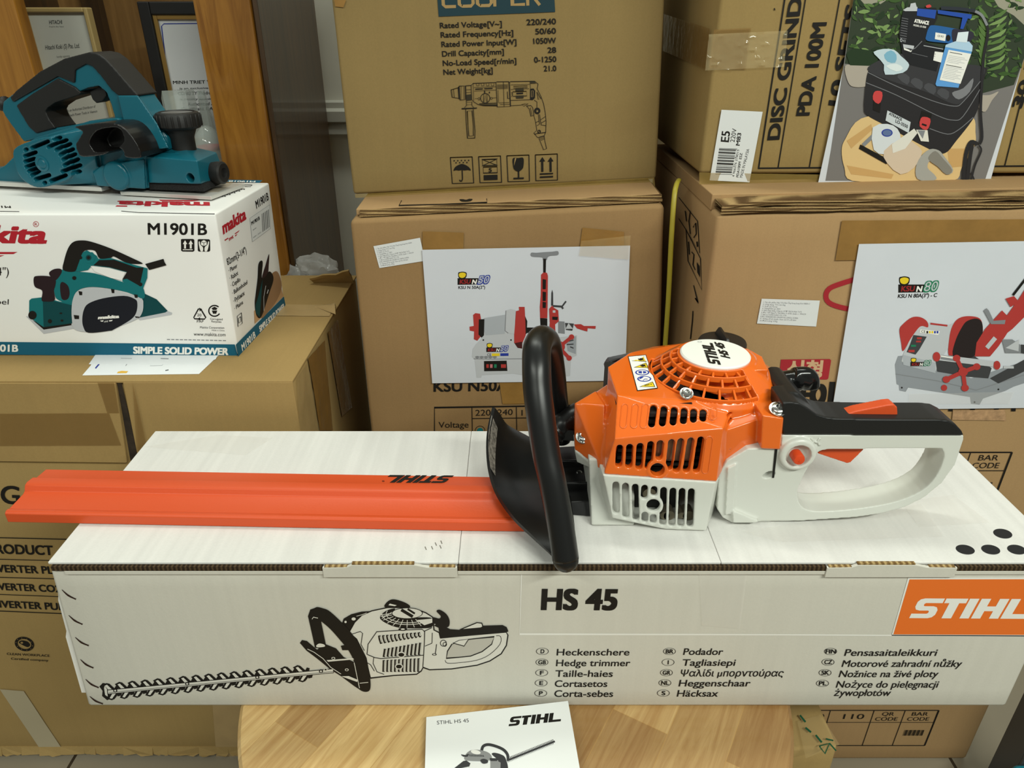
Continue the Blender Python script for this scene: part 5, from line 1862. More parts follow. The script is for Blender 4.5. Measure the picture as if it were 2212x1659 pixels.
for k, col_ in ((0, 'y'), (1, 'y'), (2, 'b'), (3, 'b'), (4, 'y')):
    t0_, t1_ = .045 + k * .187, .045 + k * .187 + .165
    if col_ == 'y':
        pr.poly([stq(.14, (t0_ + t1_) / 2 + .02), stq(.86, t0_), stq(.9, t1_)], KB, 2)
        pr.poly([stq(.22, (t0_ + t1_) / 2 + .02), stq(.83, t0_ + .02), stq(.86, t1_ - .018)], KY, 3)
        if k == 4:
            pr.stroke([stq(.42, t0_ + .085), stq(.66, t0_ + .078)], 10, KB, 4); pr.ell(stq(.74, t0_ + .074), 9, 7, KB, 4)
        else:
            pr.poly([stq(.5, t0_ + .09), stq(.62, t0_ + .05), stq(.8, t0_ + .06), stq(.74, t0_ + .1), stq(.62, t0_ + .12)], KB, 4)
            pr.stroke([stq(.5, t0_ + .06), stq(.8, t0_ + .12)], 8, KB, 4)
    else:
        c_ = stq(.5, (t0_ + t1_) / 2)
        pr.ell(c_, 106, 43, KBL, 2); pr.ell(c_, 84, 32, KW, 3)
        if k == 2:
            pr.poly([(c_[0] - 60, c_[1] - 16), (c_[0] - 8, c_[1] - 20), (c_[0] - 4, c_[1] + 18), (c_[0] - 52, c_[1] + 14)], KBL, 4)
            pr.poly([(c_[0] + 10, c_[1] - 20), (c_[0] + 58, c_[1] - 12), (c_[0] + 60, c_[1] + 10), (c_[0] + 14, c_[1] + 18)], KBL, 4)
        else:
            pr.smooth([(c_[0] - 75, c_[1] + 8), (c_[0] - 30, c_[1] - 10), (c_[0] - 10, c_[1] - 32), (c_[0] - 60, c_[1] - 22)], KBL, 4)
            pr.stroke([(c_[0] - 20, c_[1] + 26), (c_[0] + 10, c_[1] + 4), (c_[0] + 50, c_[1] + 6)], 9, KBL, 4)
pr.build('pictogram_sticker', cover)

# ================================================================== printing on the planer box
Zm = (0, 380, .34358)
pr = Print(pm, Zm, base=.0002)
pr.poly([(-640, 1036), (1476, 1059), (1497, 1139), (-640, 1116)], KTEAL, 0)
pr.text('SIMPLE SOLID POWER', (838, 1115), (1436, 1124), (838, 1072), KW, bold=.05, layer=1)
pr.text('M1901B', (-125, 1101), (115, 1104), (-125, 1058), KW, bold=.035, layer=1)
pr.text('M1901B', (930, 367), (1302, 370), (928, 296), KB, bold=.022)
pr.text('makita', (-345, 415), (288, 421), (-325, 306), KR, bold=.045)
pr.poly([(205, 400), (297, 404), (290, 426), (205, 421)], KR)
pr.ell((226, 303), 18, 18, KR, hole=.84); pr.text('R', (218, 312), (235, 312), (218, 295), KR)
pr.poly([(-120, 478), (110, 478), (84, 491), (-120, 491)], KR); pr.poly([(-120, 500), (28, 499), (0, 508), (-120, 509)], KR)
pr.text('82mm(3-1/4")', (-330, 622), (55, 626), (-330, 572), KB)
pr.text('· Balkenhobel', (-330, 805), (54, 808), (-330, 772), KB)
pr.poly([(1138, 399), (1146, 396), (1214, 396), (1222, 402), (1223, 470), (1214, 476), (1148, 475), (1139, 469)], KB)
for x in (1150, 1186):
    pr.poly([(x, 428), (x + 14, 404), (x + 28, 428), (x + 20, 428), (x + 20, 456), (x + 8, 456), (x + 8, 428)], KW, 1)
pr.rect(1150, 461, 1212, 466, KW, 1)
pr.poly([(1243, 401), (1250, 397), (1314, 398), (1321, 404), (1322, 469), (1314, 476), (1250, 475), (1244, 468)], KB)
pr.poly([(1264, 412), (1282, 403), (1300, 412), (1300, 432), (1282, 441), (1264, 432)], KW, 1)
pr.stroke([(1264, 412), (1282, 421), (1300, 412)], 3, KB, 2); pr.stroke([(1282, 421), (1282, 441)], 3, KB, 2)
pr.smooth([(1250, 416), (1256, 412), (1260, 432), (1276, 448), (1276, 472), (1262, 472), (1254, 446)], KW, 1)
pr.smooth([(1315, 416), (1309, 412), (1304, 432), (1288, 448), (1288, 472), (1302, 472), (1311, 446)], KW, 1)
pr.stroke([(1218, 890), (1248, 836), (1262, 836), (1294, 890), (1286, 900), (1224, 898), (1218, 890)], 7, KB); pr.poly([(1252, 828), (1272, 838), (1256, 852)], KB); pr.poly([(1258, 888), (1258, 910), (1240, 899)], KB)
pr.text('20', (1240, 882), (1266, 883), (1240, 865), KB); pr.text('PAP', (1238, 922), (1280, 922), (1238, 906), KB)
pr.stroke([(1349 + 36 * cos(a), 848 + 34 * sin(a)) for a in [radians(30 + k * 15) for k in range(20)]], 8, KB)
pr.poly([(1330, 832), (1349, 822), (1368, 832), (1360, 842), (1338, 842)], KB); pr.poly([(1332, 846), (1366, 846), (1360, 866), (1340, 866)], KB)
pr.text('Corrugated', (1322, 904), (1400, 907), (1322, 892), KB); pr.text('Recycles', (1330, 920), (1392, 923), (1330, 908), KB)
pr.text('Makita Corporation', (1258, 958), (1410, 961), (1258, 945), KG3); pr.text('Made in China', (1332, 974), (1412, 976), (1332, 966), KG3)
pr.text('www.makita.com', (1218, 1004), (1418, 1008), (1218, 983), KB)
for k in range(14):
    pr.stroke([(1050 + k * 27, 1028 + k * .5), (1050 + k * 27 + 20, 1028.5 + k * .5)], 5, KG2)
pr.build('front_print', None, part_of(T['mbox'], 'box_body'))
# picture of the planer on the front
pr = Print(pm, Zm, base=.0002)
KTD = ink('teal_dark', 8, 66, 70)
pr.poly([(163, 882), (196, 884), (275, 960), (450, 932), (470, 960), (275, 993)], KG1, 0)
pr.poly([(860, 892), (1050, 848), (1083, 860), (1080, 873), (880, 908)], KG1, 0)
pr.poly([(900, 735), (985, 775), (1055, 848), (1040, 858), (880, 890)], KTD, 1)
pr.poly([(205, 905), (278, 945), (450, 918), (450, 938), (276, 966)], KB, 1)
pr.poly([(185, 782), (200, 770), (270, 762), (380, 790), (460, 800), (460, 925), (276, 950), (210, 905), (184, 860)], KTL, 2)
pr.poly([(270, 770), (455, 812), (460, 925), (276, 950)], KTD, 3)
pr.smooth([(342, 660), (360, 615), (395, 588), (480, 600), (600, 612), (740, 655), (850, 690), (900, 700), (905, 770), (800, 730), (640, 700), (540, 700), (480, 730), (455, 800), (370, 780), (345, 740)], KTL, 4)
pr.smooth([(380, 690), (395, 665), (430, 690), (440, 740), (425, 775), (390, 770)], ink('maroon_dark', 40, 26, 30), 5)
pr.poly([(395, 590), (420, 520), (500, 490), (548, 466), (610, 500), (620, 520), (700, 515), (800, 545), (930, 580), (928, 640), (890, 735), (835, 705), (770, 660), (800, 605), (690, 575), (580, 562), (555, 590), (500, 600)], KTL, 5)
pr.smooth([(400, 590), (406, 530), (430, 455), (462, 415), (510, 404), (575, 412), (700, 455), (840, 518), (895, 545), (885, 552), (800, 545), (720, 505), (700, 512), (630, 518), (600, 470), (548, 464), (520, 485), (492, 560), (470, 600)], KB, 6)
pr.poly([(540, 478), (585, 478), (605, 505), (590, 545), (550, 548), (532, 515)], KTL, 7); pr.ell((560, 512), 18, 18, KTD, 8); pr.ell((560, 512), 10, 10, KB, 9)
pr.poly([(625, 528), (720, 526), (860, 575), (905, 575), (880, 690), (800, 645), (772, 650), (800, 602), (690, 572), (590, 560)], KB, 6)
pr.poly([(572, 565), (690, 578), (788, 606), (768, 655), (700, 640), (600, 600)], K_GLOSS, 7)
pr.smooth([(215, 640), (240, 627), (315, 630), (352, 652), (350, 690), (342, 720), (346, 780), (288, 788), (264, 778), (268, 720), (222, 695)], ink('maroon_dark', 40, 26, 30), 6)
pr.smooth([(312, 605), (345, 584), (385, 584), (388, 610), (352, 655), (320, 632)], ink('maroon_dark', 40, 26, 30), 5)
pr.poly([(915, 552), (1030, 520), (1036, 540), (1048, 560), (940, 590)], KB, 6)
pr.smooth([(453, 830), (462, 770), (490, 722), (560, 700), (660, 705), (800, 735), (890, 770), (903, 800), (895, 860), (850, 905), (690, 962), (560, 980), (470, 962), (455, 900)], KG1, 6)
for a, b in (((496, 722), (520, 748)), ((700, 708), (722, 735)), ((845, 742), (868, 765)), ((466, 872), (500, 898)), ((850, 880), (880, 890))):
    pr.poly([a, (b[0], a[1] + 4), b, (a[0] + 6, b[1])], KB, 7)
pr.smooth([(520, 900), (530, 840), (560, 800), (650, 768), (780, 752), (850, 772), (866, 800), (858, 860), (820, 905), (720, 962), (690, 972), (560, 984), (528, 950)], ink('plate_black', 24, 26, 34), 7)
pr.text('makita', (618, 898), (752, 890), (622, 878), KW, bold=.07, layer=8)
pr.poly([(632, 908), (655, 905), (650, 914), (640, 914)], KW, 8); pr.text('mt', (658, 920), (682, 916), (660, 906), KW, layer=8); pr.poly([(688, 906), (712, 903), (706, 911), (690, 913)], KW, 8)
pr.ell((206, 874), 26, 27, KB, 5); pr.ell((316, 912), 13, 13, KB, 5); pr.ell((470, 640), 13, 12, KB, 8); pr.ell((510, 512), 10, 10, KB, 8); pr.ell((886, 680), 12, 12, KB, 8); pr.ell((385, 862), 9, 5, KB, 5); pr.ell((392, 908), 9, 7, KB, 5)
pr.build('planer_picture', T['mbox'])
# right-hand end
mside = plane3(pm.at(465, 462), pm.at(517, 771), pm.at(517, 771) + Vector((.0095, MD, 0)))
if mside.n.x < 0:
    mside.n = -mside.n
pr = Print(mside, Zm, base=.0003)
pr.poly([(1481, 1061), (1784, 758), (1797, 826), (1497, 1140)], KTEAL, 0)
pr.text('M1901B', (1522, 1102), (1606, 1012), (1514, 1062), KW, bold=.03, layer=1)
pr.text('SIMPLE SOLID POWER', (1632, 982), (1788, 832), (1626, 946), KW, bold=.045, layer=1)
pr.text('makita', (1402, 366), (1548, 268), (1392, 290), KR, bold=.045)
pr.poly([(1410, 402), (1432, 388), (1436, 393), (1414, 408)], KR); pr.text('mt', (1440, 408), (1468, 388), (1436, 386), KR, bold=.03); pr.poly([(1474, 362), (1506, 340), (1498, 352), (1478, 366)], KR); pr.poly([(1476, 374), (1492, 364), (1486, 374), (1478, 380)], KR)
pr.text('M1901B', (1612, 206), (1690, 148), (1603, 158), KB, bold=.02)
pr.poly([(1569, 266), (1694, 181), (1699, 330), (1585, 414)], mat('side_label', (224, 226, 226), .3), 0)
pr.stroke([(1569, 266), (1694, 181), (1699, 330), (1585, 414), (1569, 266), (1694, 181)], 1.6, KG2, 1)
pr.text('M1901B', (1580, 310), (1632, 274), (1577, 288), KB, bold=.04, layer=1)
pr.text('JPA01901', (1588, 345), (1610, 330), (1587, 338), KG3, layer=1); pr.text('0001 2021', (1590, 392), (1640, 356), (1590, 385), KG3, layer=1)
for k in range(9):
    x = 1645 + k * 5.2
    pr.stroke([(x, 238 - k * 3.4), (x + 5, 352 - k * 3.6)], (2.8, 1.4, 3.4, 1.2)[k % 4], KG3, 1)
pr.text('82mm(3-1/4")', (1430, 562), (1550, 482), (1421, 522), KB, bold=.005)
for s_, a, b, u_ in (('· Planer', (1438, 608), (1492, 574), (1434, 582)), ('· Rabot', (1445, 657), (1497, 620), (1441, 630)), ('· Cepillo', (1452, 702), (1511, 660), (1448, 676)),
                     ('· Balkenhobel', (1461, 750), (1555, 678), (1457, 724)), ('· Рубанок', (1468, 800), (1538, 747), (1464, 774)), ('· Plaina', (1475, 846), (1528, 802), (1471, 822))):
    pr.text(s_, a, b, u_, KB, bold=.006)
pr.stroke([(1490, 882), (1517, 860), (1522, 926), (1496, 948), (1490, 882), (1517, 860)], 3, KB); pr.stroke([(1498, 896), (1512, 884), (1515, 914), (1501, 926), (1498, 896), (1512, 884)], 3, KB)
pr.poly([(1600, 930), (1596, 850), (1640, 800), (1700, 640), (1765, 700), (1782, 756), (1700, 840)], ink('wood_tone', 190, 152, 112), 0)
pr.smooth([(1640, 890), (1660, 760), (1690, 640), (1740, 600), (1770, 690), (1740, 780), (1680, 860)], ink('wood_shade', 150, 116, 84), 1)
pr.smooth([(1600, 800), (1606, 740), (1618, 640), (1622, 560), (1636, 534), (1650, 545), (1644, 640), (1668, 630), (1690, 600), (1712, 620), (1716, 660), (1690, 740), (1652, 860), (1630, 895), (1608, 870)], KB, 2)
pr.poly([(1604, 812), (1620, 760), (1648, 650), (1640, 760), (1630, 890), (1606, 862)], KTD, 3)
pr.smooth([(1646, 640), (1668, 560), (1690, 490), (1688, 560), (1680, 630)], ink('wood_dark', 52, 34, 34), 1)
pr.stroke([(1668, 690), (1655, 760), (1656, 850)], 3, KG1, 4); pr.stroke([(1676, 740), (1684, 715)], 5, KG1, 4)
pr.build('side_print', None, part_of(T['mbox'], 'box_body'))
# lid of the planer box: the lettering reads from behind
pr = Print(Plane((0, 0, mz1), (0, 0, 1)), Zm, base=.0002)
pr.text('makita', (1318, 166), (740, 158), (1322, 198), KR, bold=.045)
pr.poly([(735, 186), (800, 187), (800, 194), (725, 193)], KR)
pr.poly([(1000, 150), (1260, 153), (1210, 160), (1010, 158)], KR)
pr.poly([(1420, 24), (1650, 28), (1632, 44), (1400, 40)], KTEAL)
pr.text('M1901B', (1608, 33), (1440, 30), (1604, 42), KW, bold=.03, layer=1)
pr.stroke([(1520, 56), (1586, 58), (1576, 68), (1508, 66), (1520, 56), (1586, 58)], 2.5, KB)
for k, w_ in enumerate((60, 44, 70, 52, 48)):
    for j in range(int(w_ / 14)):
        pr.stroke([(1540 - k * 30 - j * 16, 84 + k * 11), (1530 - k * 30 - j * 16, 84 + k * 11)], 5, KG3)
pr.text('M1901B', (66, 190), (-120, 186), (70, 202), KB, bold=.03)
pr.build('lid_print', None, part_of(T['mbox'], 'box_body'))
# small slits in the front lid fold
pr = Print(pm, (0, 0, 1), base=.0002)
pr.stroke([(262, 456), (300, 459), (464, 462)], 1.6, KG3); pr.stroke([(-40, 456), (42, 457)], 1.6, KG3)
pr.build('lid_slit', None, part_of(T['mbox'], 'box_body'))
for k_, q_ in (('leaf1', ZT_L + .0007), ('leaf2', ZT_L + .0011)):
    pr = Print(Plane((0, 0, q_), (0, 0, 1)), Zm, base=.00015)
    if k_ == 'leaf1':
        pr.poly([(742, 1231), (765, 1226), (806, 1228), (795, 1240), (735, 1241)], ink('amber', 226, 178, 70))
        pr.stroke([(600, 1210), (626, 1180)], 8, KBL); pr.stroke([(790, 1195), (800, 1180)], 3, KG2)
        pr.stroke([(950, 1180), (1040, 1158), (1020, 1192), (944, 1194), (958, 1164)], 2, KG1)
        pr.stroke([(1040, 1224), (1060, 1220)], 5, KG3)
    else:
        pr.stroke([(760, 1146), (830, 1148)], 4, KG1); pr.stroke([(1010, 1148), (1060, 1150)], 4, KG2)
    o_ = T[k_]
    pr.build('leaflet_print', None, o_)

# ================================================================== drill carton
pr = Print(fd, (930, 0, .13562), base=.0002)
KDT = ink('banner_teal', 30, 56, 64)
KTN = ink('banner_tan', 158, 130, 84)
pr.poly([(60, -700), (1930, -760), (1985, 190), (130, 264)], KDT, 0)
ys, ye = 132, 84
x_ = [170, 430, 715, 1000, 1280, 1525]
w_ = 48
def low(x, y):  # baseline follows the tilt of the banner
    return (x, y - (x - 170) * .031)
tp = -240
for (xa, sh) in ((170, 'C'), (430, 'O'), (720, 'O'), (1000, 'P'), (1280, 'E'), (1525, 'R')):
    W_ = 235
    h0, h1 = 110, tp
    if sh == 'C':
        p_ = [(xa + W_, h0), (xa + 70, h0), (xa + 35, h0 - 30), (xa + 15, h1 + 40), (xa + 60, h1), (xa + W_ - 20, h1)]
    elif sh == 'O':
        p_ = [(xa + 70, h0), (xa + W_ - 20, h0), (xa + W_ + 15, h0 - 40), (xa + W_ - 5, h1 + 30), (xa + W_ - 40, h1), (xa + 40, h1), (xa + 10, h1 + 40), (xa + 30, h0 - 30), (xa + 75, h0)]
    elif sh == 'P':
        p_ = [(xa + 25, h0 + 20), (xa + 10, h1), (xa + W_ - 50, h1), (xa + W_ - 10, h1 + 40), (xa + W_ - 5, -40), (xa + W_ - 30, -10), (xa + 20, -5)]
    elif sh == 'E':
        p_ = [(xa + W_ - 10, h0), (xa + 25, h0), (xa + 10, h1), (xa + W_ - 20, h1)]
        pr.stroke([low(xa + 20, -60), low(xa + W_ - 30, -60)], w_, KTN, 1)
    else:
        p_ = [(xa + 25, h0 + 22), (xa + 10, h1), (xa + W_ - 50, h1), (xa + W_ - 10, h1 + 40), (xa + W_ - 10, -50), (xa + 100, -20), (xa + 110, -5), (xa + W_ - 20, h0 + 20)]
    pr.stroke([low(*q_) for q_ in p_], w_, KTN, 1)
for s_, xa, ya, xb, yb, hh_ in (('Rated Voltage[V~]', 150, 448, 1137, 418, 86), ('Rated Frequency[Hz]', 163, 598, 1320, 562, 86), ('Rated Power Input[W]', 175, 748, 1370, 708, 86),
                                ('Drill Capacity[mm]', 185, 900, 1170, 862, 86), ('No-Load Speed[r/min]', 197, 1048, 1368, 1008, 86), ('Net Weight[kg]', 207, 1192, 992, 1160, 86),
                                ('220/240', 1530, 398, 2000, 382, 90), ('50/60', 1670, 544, 2000, 532, 88), ('1050W', 1640, 698, 2002, 686, 88), ('28', 1866, 840, 2004, 836, 86), ('0-1250', 1652, 996, 2006, 982, 88), ('21.0', 1805, 1134, 2006, 1128, 86)):
    pr.text(s_, (xa, ya), (xb, yb), (xa - 6, ya - hh_), KB, bold=.02)
pr.build('specification_print', None, part_of(T['drill'], 'box_body'))
pr = Print(fd, (960, 170, .14469), base=.0002)
st = lambda pts, w=7, l=0, c=0: pr.stroke(pts, w, KB, l, curve=c)
st([(98, 165), (215, 132), (218, 110), (310, 105), (315, 310), (235, 318), (215, 292), (112, 275), (98, 165), (215, 132)])
pr.poly([(200, 128), (226, 110), (236, 316), (212, 290)], KB); st([(135, 158), (150, 282)], 6); st([(250, 108), (248, 312)], 5); st([(290, 106), (294, 310)], 5); st([(108, 160), (125, 276)], 4)
st([(318, 105), (400, 98), (430, 68), (770, 55), (785, 45), (960, 42), (975, 55), (985, 42), (1345, 35), (1398, 78), (1385, 150), (1440, 260), (1480, 370), (1505, 500), (1518, 640), (1512, 800), (1490, 850)], 8)
st([(318, 105), (328, 320), (330, 400), (300, 430)]); st([(398, 98), (408, 310), (440, 345), (500, 382), (580, 400), (790, 405)], 8)
pr.poly([(325, 240), (400, 232), (404, 318), (332, 326)], ink('print_dark', 50, 44, 30)); st([(322, 165), (402, 160)], 5); st([(324, 205), (402, 200)], 5)
st([(410, 345), (412, 400), (440, 430)]); st([(330, 350), (412, 345)], 4); st([(328, 388), (412, 384)], 4)
pr.poly([(256, 438), (488, 430), (484, 444), (260, 456)], KB)
st([(318, 455), (325, 640), (345, 888), (455, 884), (458, 780), (430, 450)], 9); st([(342, 482), (352, 700), (366, 856), (434, 850), (432, 700), (412, 475), (342, 482), (352, 700)], 8)
st([(430, 70), (438, 330)], 5); st([(440, 130), (770, 118)], 5); st([(445, 182), (770, 168)], 5)
for k in range(4):
    st([(475 + k * 74, 70), (480 + k * 74, 104), (520 + k * 74, 102), (516 + k * 74, 68)], 5)
st([(460, 155), (575, 150)], 14); st([(595, 148), (720, 142)], 14)
pr.ell((610, 290), 74, 76, KB, hole=.88); st([(585, 222), (582, 358)], 6); st([(632, 220), (645, 354)], 6); st([(590, 350), (608, 240), (634, 350)], 6); st([(600, 175), (602, 215)], 14)
pr.ell((518, 298), 18, 20, KB, hole=.7); pr.ell((702, 292), 18, 18, KB, hole=.7); st([(455, 296), (500, 294)], 5); st([(720, 286), (775, 282)], 5); pr.ell((672, 205), 9, 13, KB)
st([(520, 372), (780, 362)], 8); pr.poly([(525, 385), (785, 378), (790, 405), (600, 402)], ink('print_dark', 50, 44, 30))
st([(770, 58), (790, 420), (985, 412), (960, 45)], 8); st([(880, 45), (892, 415)], 6); st([(975, 55), (990, 410)], 6)
for y in (90, 102, 114, 126, 138, 150):
    st([(785, y), (950, y - 5)], 4)
st([(800, 170), (808, 360)], 5); st([(815, 360), (970, 355)], 5); st([(830, 385), (985, 380)], 5)
st([(990, 90), (1280, 82)], 5); st([(1030, 112), (1240, 105), (1242, 130), (1032, 138), (1030, 112), (1240, 105)], 5)
st([(1280, 40), (1285, 150)], 5); pr.poly([(1275, 40), (1345, 38), (1372, 68), (1280, 72)], ink('print_dark', 50, 44, 30))
st([(990, 160), (1265, 148)], 5); st([(992, 205), (1010, 200), (1012, 260), (994, 265)], 5); pr.poly([(1060, 150), (1180, 145), (1185, 185), (1065, 190)], ink('print_dark', 50, 44, 30)); pr.poly([(1065, 252), (1185, 248), (1180, 292), (1070, 296)], ink('print_dark', 50, 44, 30))
st([(1075, 220), (1175, 215)], 22); st([(1020, 195), (1225, 186), (1232, 255), (1025, 262), (1020, 195), (1225, 186)], 6); st([(990, 322), (1280, 312)], 6); st([(940, 190), (945, 295), (985, 292)], 8)
pr.poly([(1280, 150), (1330, 145), (1355, 180), (1352, 285), (1320, 318), (1278, 315)], KB); pr.stroke([(1298, 180), (1325, 178), (1322, 270), (1298, 274), (1298, 180)], 4, KTN, 1)
st([(1380, 195), (1402, 310), (1440, 298), (1380, 195)], 6); st([(1340, 318), (1382, 345), (1382, 430)], 7, 0); st([(990, 402), (1150, 392)], 6)
st([(1150, 388), (1200, 375), (1250, 372), (1190, 408), (1150, 388), (1200, 375)], 6); st([(1225, 405), (1290, 398), (1318, 430), (1338, 545), (1292, 560), (1268, 450), (1225, 405)], 7); st([(1285, 430), (1310, 552)], 6)
pr.ell((1386, 480), 46, 48, KB); pr.ell((1386, 482), 26, 27, ink('print_dark', 50, 44, 30), 1); pr.ell((1386, 484), 11, 12, KTN, 2)
st([(1335, 548), (1360, 640), (1380, 770), (1335, 810), (1392, 878), (1490, 850), (1512, 800), (1345, 825)], 7)
st([(1402, 530), (1420, 678), (1382, 700)], 7); st([(1420, 530), (1445, 690), (1512, 700)], 7); st([(1362, 655), (1412, 630)], 7); st([(1440, 610), (1506, 565)], 7); st([(1448, 660), (1512, 622)], 7)
pr.ell((1414, 790), 26, 28, KB, hole=.6); st([(1402, 800), (1428, 780)], 8); st([(1410, 885), (1450, 985), (1480, 1058), (1526, 1044), (1500, 930), (1490, 850)], 7)
for y in (865, 880, 895, 910):
    st([(1412 + (y - 865) * .5, y + 12), (1490, y - 8)], 4)
# handling symbols
for q_ in ([(88, 1176), (415, 1166), (438, 1555), (118, 1564)], [(510, 1164), (838, 1152), (854, 1546), (532, 1552)], [(932, 1150), (1262, 1138), (1270, 1528), (950, 1536)], [(1358, 1136), (1686, 1122), (1688, 1512), (1366, 1522)]):
    pr.frame(q_, 11, KB)
pr.smooth([(136, 1372), (160, 1320), (210, 1288), (262, 1272), (320, 1290), (370, 1325), (394, 1368), (350, 1362), (300, 1368), (262, 1362), (215, 1370), (175, 1364)], KB)
st([(265, 1365), (270, 1500), (255, 1530), (236, 1528), (226, 1508)], 16, 0)
for k in range(5):
    pr.ell((146 + k * 54, 1224 - k * 1.5), 10, 10, KB)
    if k < 4:
        pr.ell((174 + k * 54, 1254 - k * 1.5), 10, 10, KB)
st([(565, 1205), (780, 1200), (785, 1290), (572, 1296), (565, 1205), (780, 1200)], 10); st([(565, 1205), (785, 1290)], 8); st([(780, 1200), (572, 1296)], 8); st([(555, 1202), (796, 1194)], 6); st([(560, 1300), (796, 1292)], 6)
pr.frame([(580, 1318), (788, 1312), (792, 1402), (582, 1408)], 10, KB); pr.text('5', (660, 1392), (708, 1390), (660, 1334), KB, bold=.03)
pr.poly([(586, 1440), (792, 1432), (794, 1508), (588, 1516)], KB)
pr.smooth([(1022, 1190), (1100, 1184), (1178, 1184), (1180, 1300), (1160, 1350), (1106, 1385), (1050, 1362), (1026, 1310)], KB); pr.poly([(1052, 1186), (1074, 1186), (1038, 1300)], KTN, 1)
st([(1106, 1380), (1108, 1480)], 22); pr.poly([(1030, 1478), (1186, 1472), (1186, 1496), (1030, 1502)], KB)
for x in (1460, 1584):
    pr.poly([(x - 44, 1238), (x + 2, 1168), (x + 44, 1232), (x + 16, 1234), (x + 18, 1388), (x - 14, 1390), (x - 16, 1236)], KB)
pr.poly([(1425, 1412), (1622, 1404), (1622, 1424), (1425, 1434)], KB); pr.poly([(1425, 1458), (1622, 1448), (1622, 1472), (1425, 1482)], KB)
pr.build('drawing_print', T['drill'])

# ================================================================== paper sheets and stickers on the machine cartons
def sheet_thing(name, label, cat, plane, quad, zoom, lift=.003, thick=.0004):
    pr_ = Print(plane, zoom)
    q_ = [pr_.pl.at(zoom[0] + x * zoom[2], zoom[1] + y * zoom[2]) + plane.n * lift for x, y in quad]
    base = (q_[2] + q_[3]) / 2
    t_ = thing(name, label, cat, base)
    bm = bmesh.new(); add_prism(bm, [p - plane.n * thick for p in q_], plane.n * thick)
    obj('paper_sheet', bm, PAPERW, t_)
    return t_, Print(Plane(q_[0], plane.n), zoom, base=.00015)


def small_text(pr_, quad, lines, m, size=.055, layer=1, left=.04, right=.96, top=.08, step=.088):
    """Rows of small type inside a quad TL TR BR BL."""
    def P_(s_, t_):
        return tuple((quad[0][i] * (1 - s_) + quad[1][i] * s_) * (1 - t_) + (quad[3][i] * (1 - s_) + quad[2][i] * s_) * t_ for i in (0, 1))
    for k, s_ in enumerate(lines):
        t_ = top + step * (k + 1)
        wd = min(right - left, len(s_) * .0148)
        pr_.text(s_, P_(left, t_), P_(left + wd, t_), P_(left, t_ - size), m, layer=layer)


Zk = (740, 400, .33755)
LBL = ['1. Tên sản phẩm: Máy Tiện Ren Ống Kong Sung Kim N50A', '2. Công dụng: Tiện ren ống', '3. Xuất xứ: Korea', '4. Tháng/Năm sx: 2022', '5. Nhà nhập khẩu: Công ty CPTĐ TBCN Minh Triết',
       '6. Đ/c: 109 Nguyễn Thái Bình, P. NTB, Quận 1, TPHCM', '7. Nhà sx: KONG SUNG CO., LTD', '8. Đ/c: 60?, HONGSEO-RO, DALSEO-GU, DAEGU, KOREA', '9. Thông số kỹ thuật: Xem tài liệu đi kèm', '10. Định lượng: 47Kg']
LBL[7] = '8. Đ/c: HONGSEO-RO, DALSEO-GU, DAEGU, KOREA'
M_LABEL = mat('label_paper', (214, 216, 216), .5)
pr = Print(fn, Zk, base=.0004)
q_ = [(198, 390), (496, 336), (528, 484), (236, 530)]
pr.poly(q_, M_LABEL, 0)
small_text(pr, q_, LBL, KG2, step=.086)
pr.build('import_label', T['ksu50'])
strip('brown_tape', T['ksu50'], fn, [(913, 499), (1002, 502), (1001, 545), (913, 545)], M_TAPE, lift=.0012)
strip('brown_tape', T['ksu50'], fn, [(1258, 491), (1348, 500), (1348, 536), (1252, 536)], M_TAPE, lift=.0012)
strip('brown_tape', T['ksu50'], fn, [(1078, 820), (1206, 820), (1212, 870), (1086, 872)], M_TAPE, lift=.0012)
pr = Print(fn, Zk, base=.0002)
pr.text('KSU N50A [2"]', (582, 1320), (1240, 1312), (582, 1255), KB, bold=.025)
pr.stroke([(588, 1700), (588, 1423), (1520, 1408)], 8, KB)
for x in (828, 1112, 1400):
    pr.stroke([(x, 1420), (x + 4, 1700)], 5, KB)
pr.stroke([(830, 1493), (1520, 1485)], 5, KB)
pr.text('220~240', (850, 1475), (1088, 1470), (850, 1438), KB); pr.text('110', (1145, 1474), (1230, 1472), (1145, 1438), KB)
pr.text('QR', (1437, 1430), (1482, 1429), (1437, 1412), KB); pr.text('CODE', (1420, 1464), (1510, 1462), (1420, 1444), KB)
pr.text('Voltage', (615, 1552), (806, 1550), (614, 1515), KB)
pr.ell((880, 1572), 33, 33, KB, hole=.9); pr.ell((880, 1572), 20, 20, KTL, 1)
pr.stroke([(590, 1585), (1520, 1580)], 5, KB)
pr.build('carton_print', None, part_of(T['ksu50'], 'box_body'))
# marks on the top flap
pf_ = plane3(q[0] + Vector((0, .022, lf)) if False else Vector((fn.at(760, 470).x, NY + .022, ztopn(fn.at(760, 470).x, NY + .022))), Vector((.17, NY + .022, ztopn(.17, NY + .022))), Vector((.17, NY + .1, ztopn(.17, NY + .1))))
if pf_.n.z < 0:
    pf_.n = -pf_.n
pr = Print(pf_, Zk, base=.0002)
pr.stroke([(378, 98), (360, 130), (640, 122), (925, 110), (922, 86)], 5, KB)
pr.smooth([(748, 92), (760, 104), (790, 106), (820, 102), (832, 90), (810, 88), (790, 94), (770, 90)], KB)
pr.build('flap_print', None, part_of(T['ksu50'], 'top_flap'))


